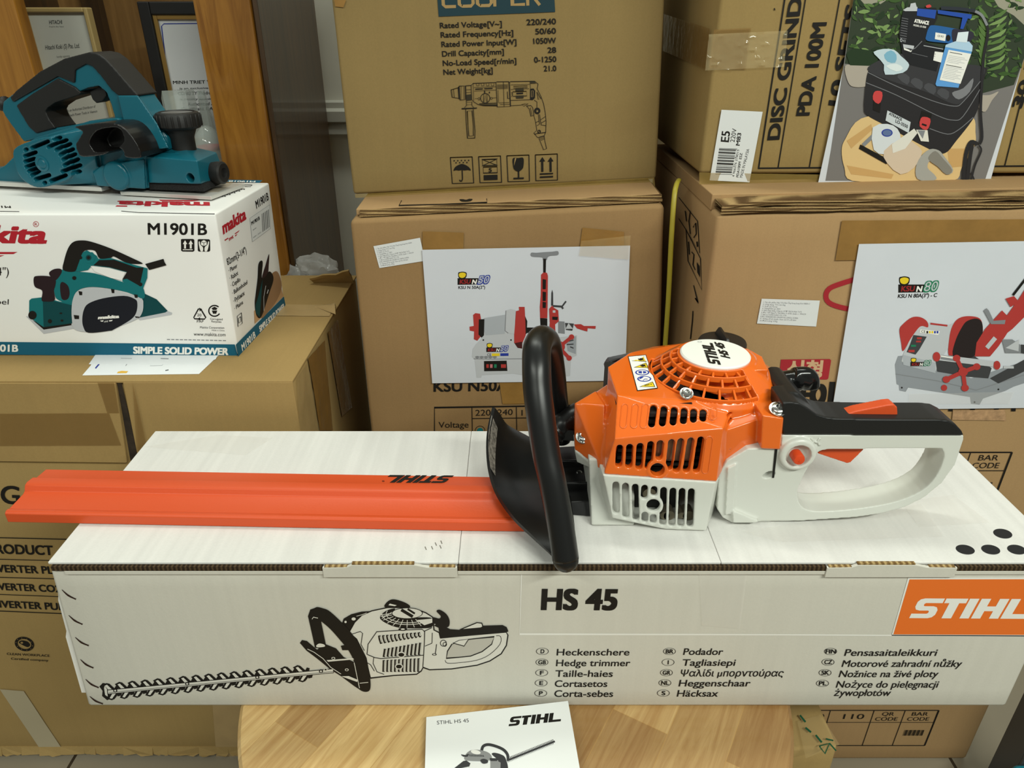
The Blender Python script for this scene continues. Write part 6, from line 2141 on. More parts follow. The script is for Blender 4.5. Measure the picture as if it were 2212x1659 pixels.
def machine_badge(pr_, x, y, s_, num, colr, l=1):
    """Small printed badge: yellow emblem over black lettering bar and a big number."""
    pr_.poly([(x, y + 22 * s_), (x + 128 * s_, y + 22 * s_), (x + 122 * s_, y + 60 * s_), (x, y + 62 * s_)], KB, l)
    pr_.smooth([(x + 8 * s_, y + 20 * s_), (x + 4 * s_, y - 10 * s_), (x + 16 * s_, y - 16 * s_), (x + 32 * s_, y - 18 * s_), (x + 50 * s_, y - 14 * s_), (x + 56 * s_, y - 6 * s_), (x + 52 * s_, y + 16 * s_), (x + 34 * s_, y + 28 * s_)], KB, l)
    pr_.smooth([(x + 12 * s_, y + 14 * s_), (x + 9 * s_, y - 6 * s_), (x + 30 * s_, y - 13 * s_), (x + 50 * s_, y - 6 * s_), (x + 46 * s_, y + 12 * s_), (x + 30 * s_, y + 20 * s_)], KY, l + 1)
    pr_.text('KSU', (x + 12 * s_, y + 56 * s_), (x + 78 * s_, y + 54 * s_), (x + 16 * s_, y + 30 * s_), ink('badge_red', 150, 40, 40), bold=.03, layer=l + 1)
    pr_.text('N', (x + 86 * s_, y + 57 * s_), (x + 114 * s_, y + 56 * s_), (x + 92 * s_, y + 30 * s_), KW, bold=.04, layer=l + 1)
    pr_.text(num, (x + 118 * s_, y + 58 * s_), (x + 190 * s_, y + 54 * s_), (x + 132 * s_, y + 5 * s_), colr, bold=.07, layer=l + 1)
    pr_.text(num, (x + 122 * s_, y + 55 * s_), (x + 186 * s_, y + 52 * s_), (x + 135 * s_, y + 9 * s_), KG1, bold=.0, layer=l + 2)


t, pr = sheet_thing('product_sheet', 'white paper sheet taped to the middle carton, picturing a grey and red threading machine', 'poster', fn, [(510, 410), (1838, 383), (1805, 1245), (575, 1262)], Zk)
T['sheet50'] = t
machine_badge(pr, 736, 572, 1.05, '50', KBL)
pr.text('KSU N 50A(2")', (741, 664), (912, 662), (741, 645), KB, bold=.02)
# machine
pr.poly([(850, 1020), (885, 985), (900, 960), (930, 860), (1040, 830), (1048, 800), (1075, 792), (1108, 800), (1100, 950), (1150, 1000), (1150, 1215), (1090, 1205), (890, 1215), (888, 1230), (858, 1232), (845, 1110), (828, 1100), (832, 1050)], KG1, 1)
pr.poly([(1150, 1000), (1500, 960), (1498, 1090), (1462, 1105), (1455, 1220), (1420, 1222), (1415, 1210), (1150, 1215)], KG1, 1)
pr.poly([(905, 850), (1040, 828), (1038, 950), (915, 960), (898, 900)], ink('grey_barrel', 168, 172, 178), 2)
pr.poly([(1045, 800), (1078, 792), (1108, 800), (1100, 952), (1060, 945), (1040, 930)], KG1, 3); pr.stroke([(1046, 802), (1040, 930), (1060, 945)], 4, KG2, 4)
pr.poly([(835, 830), (850, 818), (880, 822), (888, 870), (890, 960), (862, 995), (840, 985), (842, 935), (814, 930), (812, 905), (840, 900)], KMR, 2)
pr.poly([(872, 858), (908, 856), (905, 960), (890, 975), (870, 955)], KB, 3)
pr.poly([(1110, 805), (1130, 800), (1128, 778), (1165, 778), (1170, 880), (1172, 960), (1150, 1010), (1098, 1010), (1098, 955)], KMR, 3)
pr.poly([(1165, 830), (1182, 870), (1180, 910), (1320, 910), (1320, 945), (1180, 945), (1168, 960)], KB, 2)
pr.poly([(1100, 1010), (1150, 1000), (1150, 1045), (1120, 1040)], ink('machine_shadow', 70, 28, 28), 3)
for k in range(5):
    pr.smooth([(848 + k * 28, 1098), (862 + k * 28, 1108), (876 + k * 28, 1098), (862 + k * 28, 1092)], KG2, 3)
pr.stroke([(840, 1110), (960, 1112), (1150, 1110)], 4, KG2, 3)
pr.poly([(905, 1125), (1050, 1122), (1055, 1188), (906, 1190)], KB, 2)
for x, c_ in ((928, KMR), (952, ink('pink', 190, 110, 116)), (978, KGN), (1022, KMR)):
    pr.rect(x - 8, 1145, x + 8 + (16 if x == 1022 else 0), 1168, c_, 3)
machine_badge(pr, 920, 1022, .72, '50', KBL, 3)
pr.text('CE', (926, 1092), (950, 1092), (926, 1076), KB, layer=3); pr.poly([(955, 1076), (1005, 1075), (1005, 1092), (955, 1093)], KY, 3); pr.poly([(1010, 1075), (1062, 1074), (1062, 1091), (1010, 1092)], KBL, 3)
pr.ell((901, 990), 5, 5, KB, 3); pr.ell((1078, 990), 5, 5, KB, 3)
# T lever and column
pr.smooth([(1207, 432), (1240, 432), (1290, 428), (1340, 425), (1378, 422), (1378, 446), (1330, 452), (1312, 462), (1306, 478), (1282, 478), (1276, 462), (1210, 456)], KG2, 2)
pr.poly([(1284, 470), (1302, 470), (1300, 570), (1284, 570)], KB, 2)
pr.poly([(1270, 572), (1285, 558), (1308, 560), (1314, 580), (1312, 780), (1310, 850), (1264, 850), (1262, 780), (1268, 700)], KMR, 2)
for y0_, y1_ in ((600, 665), (680, 740), (745, 785)):
    pr.poly([(1280, y0_), (1302, y0_ + 4), (1300, y1_), (1280, y1_)], KB, 3)
pr.poly([(1264, 850), (1310, 852), (1310, 920), (1268, 925)], KB, 2)
pr.poly([(1336, 690), (1341, 668), (1347, 690), (1348, 770), (1334, 770)], KG3, 2); pr.stroke([(1345, 772), (1400, 776), (1412, 790)], 12, KG3, 2); pr.stroke([(1400, 782), (1430, 742)], 10, KG3, 2)
pr.poly([(1322, 790), (1340, 770), (1355, 785), (1380, 800), (1384, 870), (1360, 890), (1362, 945), (1320, 955), (1326, 880)], KMR, 3)
pr.poly([(1342, 840), (1378, 842), (1375, 862), (1342, 860)], KB, 4); pr.poly([(1345, 800), (1362, 800), (1362, 815), (1345, 815)], KG1, 4)
pr.poly([(1380, 870), (1420, 872), (1422, 950), (1380, 945)], KG2, 2)
pr.poly([(1424, 880), (1480, 885), (1470, 930), (1430, 925)], KG3, 3); pr.poly([(1426, 918), (1446, 882), (1474, 918)], KG1, 4)
pr.poly([(1480, 890), (1525, 888), (1545, 900), (1620, 900), (1618, 918), (1568, 914), (1566, 935), (1545, 930), (1500, 915)], KMR, 3)
for a, b in (((1318, 972), (1385, 1035)), ((1465, 970), (1385, 1035)), ((1330, 1095), (1385, 1035)), ((1450, 1105), (1385, 1035))):
    pr.stroke([a, b], 22, KMR, 5); pr.ell(a, 17, 17, KMR, 5)
pr.ell((1385, 1032), 38, 36, KMR, 6)
pr.poly([(1430, 985), (1495, 965), (1492, 1080), (1440, 1060)], ink('grey_bed', 150, 154, 160), 2)
for k in range(3):
    pr.stroke([(1412 + k * 22, 1005 + k * 14), (1478, 990 + k * 26)], 7, KG3, 3)
pr.poly([(1345, 1140), (1395, 1135), (1412, 1145), (1410, 1178), (1345, 1182)], KMR, 2); pr.poly([(1350, 1150), (1392, 1148), (1392, 1168), (1350, 1168)], KG1, 3)
pr.build('printed_picture', t)
strip('clear_tape', T['sheet50'], Plane(fn.p + fn.n * .004, fn.n), [(1256, 520), (1362, 508), (1358, 560), (1250, 552)], M_CTAPE, n=(14, 8), wob=.0016, lift=.0016)

Z8 = (1400, 380, .36709)
pr = Print(fr, Z8, base=.0004)
q_ = [(668, 722), (1010, 733), (988, 886), (640, 868)]
pr.poly(q_, M_LABEL, 0)
LB2 = list(LBL); LB2[0] = LBL[0].replace('N50A', 'N80A-C')
small_text(pr, q_, LB2, KG2, step=.082)
pr.build('import_label', T['ksu80'])
strip('brown_tape', T['ksu80'], fr, [(1818, 476), (2240, 473), (2240, 556), (1804, 562)], M_TAPE, lift=.0010, n=(14, 4))
strip('torn_tape', T['ksu80'], fr, [(2058, 886), (2170, 884), (2172, 908), (2056, 906)], mat('torn_paper', (170, 134, 98), .9, var=.35, vscale=90), lift=.0010)
pr = Print(fr, Z8, base=.0002)
pr.stroke([(1420, 560), (1250, 600), (1140, 632), (1068, 662), (1046, 705), (1064, 745), (1130, 772), (1250, 796), (1420, 830)], 30, ink('mark_red', 158, 38, 46), curve=3)
pr.poly([(782, 1080), (1068, 1077), (1077, 1085), (1060, 1192), (1052, 1198), (776, 1194), (770, 1186)], ink('mark_red', 158, 38, 46), 0)
pr.text('신형', (815, 1176), (1022, 1178), (822, 1098), ink('mark_cream', 196, 160, 124), bold=.035, layer=1)
pr.text('다이', (790, 1362), (1084, 1368), (800, 1232), KB, bold=.055)
for x in (1606, 1770, 1900, 2040, 2140):
    pr.poly([(x, 1340), (x + 26, 1340), (x + 22, 1385), (x - 4, 1385)], KB)
pr.build('carton_print', None, part_of(T['ksu80'], 'box_body'))


def volt_table(plane, parent, zoom, R_):
    """Printed table whose upper right corner is R_[0]; the grid is laid out in the plane itself."""
    pr_ = Print(plane, (0, 0, 1), base=.0002)
    o_ = plane.at(*R_)
    ux, uz = Vector((-1, 0, 0)), Vector((0, 0, -1))
    def L(a, b, w_):
        p, q2 = o_ + ux * a[0] + uz * a[1], o_ + ux * b[0] + uz * b[1]
        d = (q2 - p).normalized(); s2 = Vector((-d.z, 0, d.x)) * w_ / 2
        lf_ = Vector((0, -pr_.base, 0))
        pr_._add([p + s2 + lf_, q2 + s2 + lf_, q2 - s2 + lf_, p - s2 + lf_], [(0, 1, 2, 3)], KB)
    W_, H_ = .46, .093
    L((0, 0), (W_, 0), .0022); L((0, H_), (W_, H_), .0022); L((0, 0), (0, H_), .0028); L((W_, 0), (W_, H_), .0022)
    L((0, .031), (.375, .031), .0013)
    for x in (.058, .112, .188, .276, .375):
        L((x, 0), (x, H_), .0013)
    def tx(s_, xr, xl, z_, h):
        vs, fs = text_shape(s_)
        a = o_ + ux * xl + uz * z_ + Vector((0, -pr_.base, 0))
        pr_._add([a - ux * (xl - xr) * x + Vector((0, 0, h)) * y for x, y, k in vs], fs, KB)
    tx('BAR', .016, .044, .0135, .009); tx('CODE', .011, .049, .0265, .009); tx('QR', .075, .096, .0135, .009); tx('CODE', .066, .105, .0265, .009)
    tx('110', .126, .162, .022, .0125); tx('220~240', .196, .270, .022, .0125); tx('Voltage', .388, .450, .04, .0125)
    for k in range(20):
        x = .012 + k * .0018
        L((x, .051), (x, .066), (.0011, .0005, .0008, .0013)[(k * 7) % 4])
    return pr_.build('voltage_table', None, part_of(parent, 'box_body'))


volt_table(fr, T['ksu80'], None, (2186, 977))
plw = Plane((0, RY - .008, 0), (0, -1, 0))
volt_table(plw, T['ksulow'], None, (2028, 1534.5))
# marks on the shaded flank of the right carton
pl_ = Plane((rx0, 0, 0), (-1, 0, 0))
pr = Print(pl_, (1400, 300, .27726), base=.0003)
pr.stroke([(240, 455), (386, 640), (402, 890), (292, 700), (240, 620)], 6, KB); pr.stroke([(296, 705), (408, 930), (418, 1175), (312, 950), (296, 705)], 6, KB)
pr.stroke([(352, 690), (372, 655), (376, 740), (356, 770)], 7, KB); pr.stroke([(382, 800), (386, 840)], 12, KB); pr.stroke([(330, 560), (318, 640), (330, 740)], 7, KB); pr.stroke([(290, 560), (300, 640)], 8, KB)
pr.poly([(380, 960), (402, 990), (406, 1080), (384, 1040)], KB); pr.stroke([(340, 880), (358, 900), (350, 980), (368, 1020)], 7, KB); pr.stroke([(316, 800), (322, 900)], 8, KB)
pr.stroke([(355, 1140), (388, 1270), (368, 1240), (392, 1280)], 6, KB); pr.stroke([(350, 1340), (345, 1420), (330, 1560)], 7, KB)
pr.build('flank_print', None, part_of(T['ksu80'], 'box_body'))

t, pr = sheet_thing('product_sheet', 'white paper sheet taped to the right carton, picturing a bigger red and grey threading machine', 'poster', fr, [(1235, 397), (2330, 378), (2330, 1358), (1078, 1372)], Z8)
T['sheet80'] = t
machine_badge(pr, 1472, 612, 1.2, '80', KGN)
pr.text('KSU N 80A(3") - C', (1468, 718), (1698, 712), (1472, 696), KB, bold=.025)
KGA = ink('grey_base', 140, 144, 150)
pr.poly([(1452, 1110), (1470, 1060), (1520, 1055), (1700, 1100), (1900, 1190), (2212, 1090), (2330, 1060), (2330, 1180), (2150, 1240), (2100, 1265), (1970, 1310), (1950, 1345), (1900, 1340), (1895, 1300), (1530, 1245), (1515, 1270), (1478, 1262), (1475, 1230), (1462, 1225)], KGA, 1)
pr.stroke([(1456, 1165), (1700, 1205), (1930, 1260), (2212, 1170), (2330, 1130)], 5, KG2, 2)
pr.poly([(1500, 1050), (1540, 960), (1600, 880), (1660, 860), (1760, 880), (1850, 840), (1840, 900), (1720, 1080), (1690, 1150), (1520, 1110), (1490, 1090)], KG1, 2)
pr.poly([(1500, 1052), (1690, 1098), (1690, 1160), (1500, 1110)], ink('grey_barrel', 168, 172, 178), 3)
pr.smooth([(1478, 905), (1500, 870), (1550, 832), (1600, 830), (1640, 855), (1645, 890), (1600, 885), (1545, 955), (1500, 1030), (1488, 980)], KMR, 3)
pr.smooth([(1478, 900), (1500, 890), (1512, 905), (1495, 920)], KMR, 4)
pr.smooth([(1790, 880), (1830, 835), (1890, 824), (1950, 838), (1968, 890), (1960, 960), (1930, 1050), (1840, 1080), (1770, 1060), (1770, 960)], KMR, 4)
pr.smooth([(1850, 880), (1880, 850), (1930, 838), (1962, 860), (1966, 920), (1948, 1000), (1915, 1060), (1840, 1075), (1790, 1050), (1810, 960)], ink('hole_black', 38, 30, 30), 5)
pr.poly([(1690, 1085), (1780, 1055), (1920, 1060), (2020, 1130), (2000, 1190), (1880, 1180), (1700, 1150)], KG3, 4)
pr.poly([(1560, 935), (1638, 945), (1595, 1020), (1572, 1050), (1520, 1035), (1540, 990)], KG3, 4)
for a, b, c_ in (((1580, 948), (1600, 960), KMR), ((1575, 968), (1596, 978), KMR), ((1545, 992), (1566, 1004), KGN), ((1530, 1022), (1558, 1036), KMR)):
    pr.rect(a[0], a[1], b[0] + 8, b[1], c_, 5)
pr.poly([(1600, 902), (1715, 912), (1706, 935), (1596, 922)], KW, 4); pr.text('CE', (1606, 920), (1630, 922), (1606, 906), KB, layer=5)
for k, c_ in enumerate((KB, KY, KY, KBL, KBL)):
    pr.rect(1636 + k * 15, 911, 1646 + k * 15, 925, c_, 5)
pr.stroke([(1660, 868), (1760, 880)], 10, KMR, 4); machine_badge(pr, 1542, 1080, .62, '80', KGN, 5)
pr.stroke([(1700, 1065), (2030, 1105)], 34, KG1, 6); pr.ell((1695, 1062), 22, 28, KMR, 7); pr.ell((2050, 1112), 20, 26, KMR, 7); pr.stroke([(1720, 1064), (1800, 1076)], 24, KG2, 7); pr.stroke([(1720, 1058), (1800, 1070)], 8, KW, 8)
for b in ((1812, 1070), (1930, 1120), (1752, 1195), (1862, 1245)):
    pr.stroke([(1850, 1150), b], 24, KMR, 9); pr.ell(b, 22, 20, KMR, 9)
pr.ell((1850, 1150), 28, 26, KMR, 10); pr.ell((1740, 1245), 18, 18, KMR, 5)
pr.poly([(1920, 1060), (1930, 980), (1980, 900), (2080, 790), (2150, 860), (2100, 940), (2060, 1000), (2010, 1060)], KMR, 6)
pr.poly([(2080, 860), (2180, 720), (2230, 640), (2330, 560), (2330, 700), (2220, 820), (2140, 900), (2100, 930)], KMR, 6)
pr.stroke([(2145, 700), (2230, 590)], 14, KB, 6); pr.poly([(2100, 720), (2150, 705), (2180, 740), (2130, 770)], KMR, 7)
pr.poly([(1972, 790), (1988, 776), (2002, 790), (2030, 850), (2100, 845), (2095, 870), (2015, 870)], KG2, 8); pr.stroke([(1990, 1010), (2040, 950)], 26, KG1, 8)
pr.poly([(2080, 960), (2140, 960), (2200, 1000), (2190, 1040), (2100, 1040)], KG2, 7); pr.poly([(2100, 1010), (2180, 960), (2176, 1030)], KG1, 8); pr.poly([(2190, 990), (2330, 1000), (2330, 1060), (2190, 1040)], KG3, 7)
pr.poly([(2010, 1190), (2212, 1080), (2330, 1070), (2330, 1090), (2150, 1180), (2060, 1220)], KG3, 3); pr.poly([(2090, 1115), (2150, 1118), (2150, 1132), (2090, 1132)], KG1, 4)
for q_ in ((1492, 1245), (1920, 1330), (2060, 1255)):
    pr.ell(q_, 5, 5, KB, 3)
pr.build('printed_picture', t)
strip('clear_tape', T['sheet80'], Plane(fr.p + fr.n * .0035, fr.n), [(1963, 850), (2190, 846), (2180, 872), (1962, 872)], M_STAPE, n=(10, 3), wob=.0003, lift=.001)

# ================================================================== grinder carton
Zg = (1400, 0, .36709)
pr = Print(fg, Zg, base=.0002)
for a, b, w_ in (((650, 990), (822, -120), 9), ((765, 985), (945, -120), 7), ((948, 988), (1148, -120), 7), ((646, 990), (2400, 975), 9), ((2098, 978), (2330, 60), 7), ((2030, 975), (2040, 978), 6)):
    pr.stroke([a, b], w_, KB)
pr.text('DISC GRINDER', (770, 822), (940, -215), (700, 826), KB, bold=.035)
pr.text('PDA 100M', (946, 680), (1050, 130), (870, 682), KB, bold=.035)
pr.text('10 SETS', (1124, 626), (1236, 30), (1060, 618), KB, bold=.035)
pr.text('30 JE', (2196, 640), (2310, 290), (2140, 630), KB, bold=.03)
pr.stroke([(742, 48), (746, 60)], 7, KB)
pr.build('carton_print', None, part_of(T['grinder'], 'box_body'))
pr = Print(fg, Zg, base=.0016)
q_ = [(430, 645), (672, 657), (594, 1071), (360, 1060)]
pr.poly(q_, M_LABEL, 0)
pr.text('E5', (472, 836), (480, 772), (425, 832), KB, bold=.02, layer=1); pr.text('220V', (506, 836), (520, 756), (480, 834), KB, layer=1); pr.text('M83', (536, 856), (546, 782), (514, 854), KB, bold=.02, layer=1)
pr.text('4 966376 278015', (505, 1040), (534, 880), (492, 1038), KB, layer=1); pr.text('PDA100M  E5Z', (530, 1042), (553, 900), (516, 1040), KB, bold=.01, layer=1); pr.text('MADE IN MALAYSIA', (552, 1044), (594, 876), (536, 1042), KB, layer=1)
y = 0
k = 0
while y < 150:
    w_ = (3, 6, 2.4, 8, 2.4, 4, 2.4, 5)[k % 8]
    f_ = y / 150
    pr.stroke([(416 - f_ * 22, 872 + y), (516 - f_ * 28 + (0 if k % 6 else 6), 876 + y)], w_, KB, 1)
    y += w_ + (4, 3, 6, 3, 4.5)[k % 5]; k += 1
pr.build('shipping_label', T['grinder'])
# crinkled clear tape over brown tape at the corner
strip('brown_tape', T['grinder'], fg, [(1542, 64), (1622, 60), (1610, 150), (1532, 148)], M_CTAPEB, lift=.0012)
bm = bmesh.new()
rows = []
for j in range(15):
    r_ = []
    for i in range(31):
        u = 1530 + 170 * i / 30 - 8 * j / 14
        v = 66 + 78 * j / 14 + (1 - i / 30) * 8
        p = fg.at(u, v)
        r_.append(p + fg.n * (.0024 + .0034 * max(0, noise.noise(Vector((i * .23 + j * .30, j * .62 - i * .16, 4)))) + .002 * abs(noise.noise(Vector((i * .5, j * 1.1, 7))))))
    rows.append(r_)
sheet(bm, rows)
obj('clear_tape', bm, mat('crinkled_tape', (224, 206, 160), .08, alpha=.2, spec=1.0), T['grinder'], smooth='auto', angle=25)
pls = Plane((gx0, 0, 0), (-1, 0, 0))
strip('side_tape', T['grinder'], pls, [(1436, 30), (1536, 62), (1528, 150), (1434, 110)], M_CTAPEB, lift=.0016)

# big colour print taped to the grinder carton
t, pr = sheet_thing('photo_print', 'large colour print of a black case and blue bottle, taped on the upper right carton', 'poster', fg, [(1236, -40), (2300, -30), (1985, 1128), (983, 1122)], Zg, lift=.004)
T['print'] = t
pr.z = (1780, 0, .24107)
KLF = [ink('leaf_a', 58, 84, 40), ink('leaf_b', 84, 112, 58), ink('leaf_c', 34, 52, 30), ink('leaf_d', 118, 144, 86)]
pr.poly([(272, -60), (1880, -60), (1795, 520), (1440, 1620), (12, 1620), (60, 1350)], ink('ground', 118, 114, 112), 0)
pr.poly([(272, -60), (1880, -60), (1800, 500), (1700, 760), (1400, 840), (900, 700), (400, 590), (185, 570)], ink('leaf_back', 48, 58, 42), 1)
pr.poly([(1500, -40), (1880, -60), (1830, 260), (1700, 140), (1560, 60)], ink('path_light', 150, 146, 128), 2)
pr.poly([(300, -30), (620, -40), (500, 40), (380, 60)], ink('path_light', 150, 146, 128), 2)
r_ = random.Random(11)
for k in range(190):
    lft = k % 2
    if lft:
        cx_, cy_ = r_.uniform(260, 760), r_.uniform(-20, 480)
    else:
        cx_, cy_ = r_.uniform(1280, 1760), r_.uniform(-20, 700)
    a = r_.uniform(0, 2 * pi); L_ = r_.uniform(24, 60)
    dx_, dy_ = cos(a) * L_, sin(a) * L_ * .8
    xl_ = 280 - .22 * max(0, cy_)
    pr.smooth([(max(xl_, cx_ - dx_), cy_ - dy_), (cx_ - dy_ * .35, cy_ + dx_ * .35), (max(xl_, cx_ + dx_), cy_ + dy_), (cx_ + dy_ * .35, cy_ - dx_ * .35)], KLF[r_.choice((0, 0, 1, 2, 2, 3))], 3 + (k % 3), n=2)
for k in range(9):
    y0_ = 60 + k * 58
    pr.smooth([(1470 - k * 4, y0_ + 110), (1560, y0_ + 60), (1640 - k * 3, y0_ + 20), (1580, y0_ + 90)], KLF[3 if k % 2 else 1], 6, n=2)
    pr.smooth([(1470 - k * 4, y0_ + 110), (1440, y0_ + 50), (1380, y0_ - 10), (1400, y0_ + 60)], KLF[1], 6, n=2)
KPOT = ink('pot', 168, 158, 146)
pr.smooth([(186, 590), (300, 585), (430, 570), (440, 640), (400, 760), (280, 780), (215, 740)], KPOT, 6)
pr.smooth([(1360, 860), (1480, 850), (1560, 820), (1500, 900), (1440, 1000), (1380, 960)], KPOT, 6)
pr.poly([(195, 480), (260, 430), (470, 460), (480, 560), (400, 590), (230, 585)], KLF[2], 6)
KW1, KW2 = ink('round_wood', 214, 182, 128), ink('round_wood_b', 196, 156, 100)
pr.smooth([(155, 1350), (190, 1240), (330, 1060), (700, 1010), (1150, 990), (1330, 1050), (1352, 1180), (1345, 1300), (1230, 1500), (1150, 1618), (700, 1619), (250, 1618), (180, 1500)], KW1, 7)
pr.poly([(200, 1260), (420, 1110), (430, 1160), (240, 1330)], KW2, 8); pr.poly([(200, 1480), (620, 1560), (600, 1600), (240, 1560)], KW2, 8); pr.poly([(1100, 1330), (1260, 1330), (1230, 1490), (1120, 1500)], KW2, 8)
KC, KC2 = ink('case_black', 40, 38, 40), ink('case_edge', 112, 112, 116)
pr.smooth([(372, 720), (392, 640), (450, 560), (700, 480), (1100, 560), (1430, 600), (1440, 660), (1400, 800), (1380, 950), (1320, 1080), (1180, 1260), (1080, 1370), (950, 1340), (560, 1130), (380, 1030), (354, 960), (360, 850)], KC, 9)
pr.smooth([(395, 640), (450, 560), (700, 480), (1100, 560), (1420, 600), (1380, 740), (1240, 900), (1150, 930), (900, 820), (640, 740)], ink('case_lid', 54, 53, 56), 10)
for a in ([(372, 740), (640, 850), (1000, 1030), (1150, 1075), (1240, 1040), (1390, 800)], [(388, 648), (640, 770), (960, 900), (1160, 950), (1240, 910), (1400, 720)], [(940, 1150), (1100, 1200), (1200, 1160), (1330, 1050)]):
    pr.stroke(a, 7, KC2, 11, curve=4)
for k in range(4):
    pr.smooth([(650 + k * 118, 690 + k * 48), (690 + k * 118, 650 + k * 46), (760 + k * 118, 690 + k * 44), (740 + k * 118, 760 + k * 44)], ink('case_bump', 72, 72, 76), 11, n=2)
pr.smooth([(1140, 830), (1240, 790), (1330, 700), (1300, 820), (1200, 890)], ink('case_sheen', 122, 122, 126), 11, n=3)
KLR = ink('latch_red', 196, 66, 66)
pr.smooth([(440, 830), (470, 812), (515, 825), (512, 890), (480, 930), (432, 890)], KLR, 12, n=2); pr.poly([(436, 900), (505, 920), (495, 1010), (434, 985)], KB, 11)
pr.poly([(870, 990), (960, 1020), (930, 1160), (840, 1100)], KB, 11); pr.smooth([(860, 1060), (890, 1045), (945, 1062), (940, 1120), (910, 1165), (850, 1130)], KLR, 12, n=2); pr.stroke([(870, 1110), (912, 1124)], 16, KB, 13)
pr.poly([(562, 988), (770, 1092), (752, 1190), (545, 1078)], ink('plate_silver', 196, 202, 206), 12)
pr.text('ATRAACE', (575, 1026), (690, 1082), (578, 1002), KG3, bold=.03, layer=13); pr.text('LO-3550', (632, 1094), (742, 1148), (636, 1066), KG3, bold=.02, layer=13)
# machine on the case
pr.poly([(690, 440), (665, 300), (700, 100), (740, 70), (1000, 70), (1010, 160), (900, 380), (1060, 430), (1000, 640), (760, 580), (690, 470)], ink('unit_black', 30, 30, 33), 11)
for k in range(9):
    pr.stroke([(690 - k * 2, 160 + k * 22), (748 - k * 2, 172 + k * 22)], 5, KC2, 12)
pr.poly([(770, 32), (812, 24), (825, 68), (760, 72)], KG1, 12); pr.poly([(700, 90), (740, 66), (830, 62), (830, 100), (720, 100)], KG1, 12)
pr.smooth([(905, 52), (940, 40), (955, 62), (915, 70)], KLR, 12, n=2)
KBU = ink('unit_blue', 36, 74, 160)
pr.poly([(828, 76), (1000, 90), (985, 168), (824, 140)], KBU, 13)
pr.poly([(1010, 88), (1316, 130), (1310, 170), (1280, 165), (1240, 260), (1212, 258), (1232, 158), (1012, 122)], KBU, 13)
pr.stroke([(1040, 72), (1190, 78), (1345, 98)], 32, ink('bar_black', 42, 46, 54), 14)
pr.text('ATRAACE', (800, 200), (930, 222), (804, 168), KW, bold=.06, layer=13); pr.text('MODEL LO-3550', (792, 232), (905, 252), (794, 216), KW, bold=.03, layer=13)
pr.smooth([(905, 330), (930, 250), (980, 226), (1200, 262), (1320, 285), (1325, 340), (1240, 420), (1120, 390), (940, 370), (905, 350)], ink('motor_blue', 38, 92, 152), 13)
pr.smooth([(1140, 270), (1200, 262), (1320, 285), (1325, 340), (1240, 420), (1150, 380)], ink('motor_dark', 46, 44, 56), 14)
pr.poly([(990, 290), (1085, 306), (1076, 368), (984, 350)], KW, 15); pr.text('CE RO', (1008, 328), (1062, 336), (1010, 312), KG3, layer=16); pr.ell((1104, 340), 20, 28, KB, 15)
pr.stroke([(885, 408), (1060, 440)], 6, KG1, 13); pr.stroke([(780, 475), (920, 508)], 4, KC2, 13); pr.poly([(700, 395), (800, 410), (795, 440), (705, 425)], KG1, 13); pr.poly([(705, 425), (780, 455), (770, 466), (710, 446)], KW, 14)
pr.ell((684, 360), 10, 16, KG1, 13, hole=.6); pr.text('ACE', (698, 374), (724, 378), (698, 354), KG1, layer=13)
pr.stroke([(760, 455), (810, 430), (870, 368)], 7, KC2, 14)
pr.poly([(984, 460), (1060, 470), (1040, 560), (970, 540)], KW, 14); small_text(pr, [(984, 460), (1060, 470), (1040, 560), (970, 540)], ['LO-3550', 'ATRAACE', '220V'], KG3, size=.12, step=.26, layer=15)
# cable, bag, bottle, scraper parts
pr.stroke([(1340, 105), (1400, 140), (1452, 230), (1455, 330), (1420, 520), (1405, 760), (1395, 1000), (1408, 1220), (1385, 1290)], 24, KC, 14, curve=5)
pr.stroke([(1345, 100), (1405, 138), (1452, 228)], 24, KG2, 15, curve=5)
pr.stroke([(1370, 1290), (1310, 1270), (1270, 1350), (1250, 1480), (1245, 1615)], 34, KC, 14, curve=4); pr.stroke([(1320, 1290), (1300, 1400), (1275, 1615)], 34, KC, 15, curve=4); pr.stroke([(1380, 1300), (1400, 1350), (1345, 1480), (1310, 1615)], 16, KC, 14, curve=4); pr.stroke([(1310, 1540), (1340, 1615)], 14, KC, 14)
pr.smooth([(436, 465), (520, 438), (620, 445), (680, 500), (745, 560), (750, 600), (700, 650), (540, 668), (530, 580), (470, 510)], ink('bag', 190, 206, 214), 15, n=2)
pr.smooth([(530, 490), (590, 450), (640, 490), (630, 560), (560, 550)], ink('bag_blue', 122, 172, 196), 16, n=2); pr.smooth([(545, 590), (640, 570), (700, 610), (640, 640)], ink('bag_light', 216, 224, 226), 16, n=2)
KBT = ink('bottle', 92, 152, 212)
pr.poly([(990, 752), (1060, 480), (1080, 410), (1170, 370), (1290, 372), (1322, 410), (1310, 480), (1240, 640), (1195, 785), (1000, 770)], KBT, 15)
pr.poly([(1082, 400), (1172, 368), (1290, 372), (1322, 410), (1316, 462), (1075, 420)], ink('bottle_clear', 172, 200, 222), 16)
pr.poly([(1172, 372), (1190, 290), (1285, 282), (1270, 380)], ink('bottle_cap', 214, 224, 230), 17)
q_ = [(1106, 445), (1308, 482), (1212, 750), (1026, 715)]
pr.poly(q_, KW, 17)
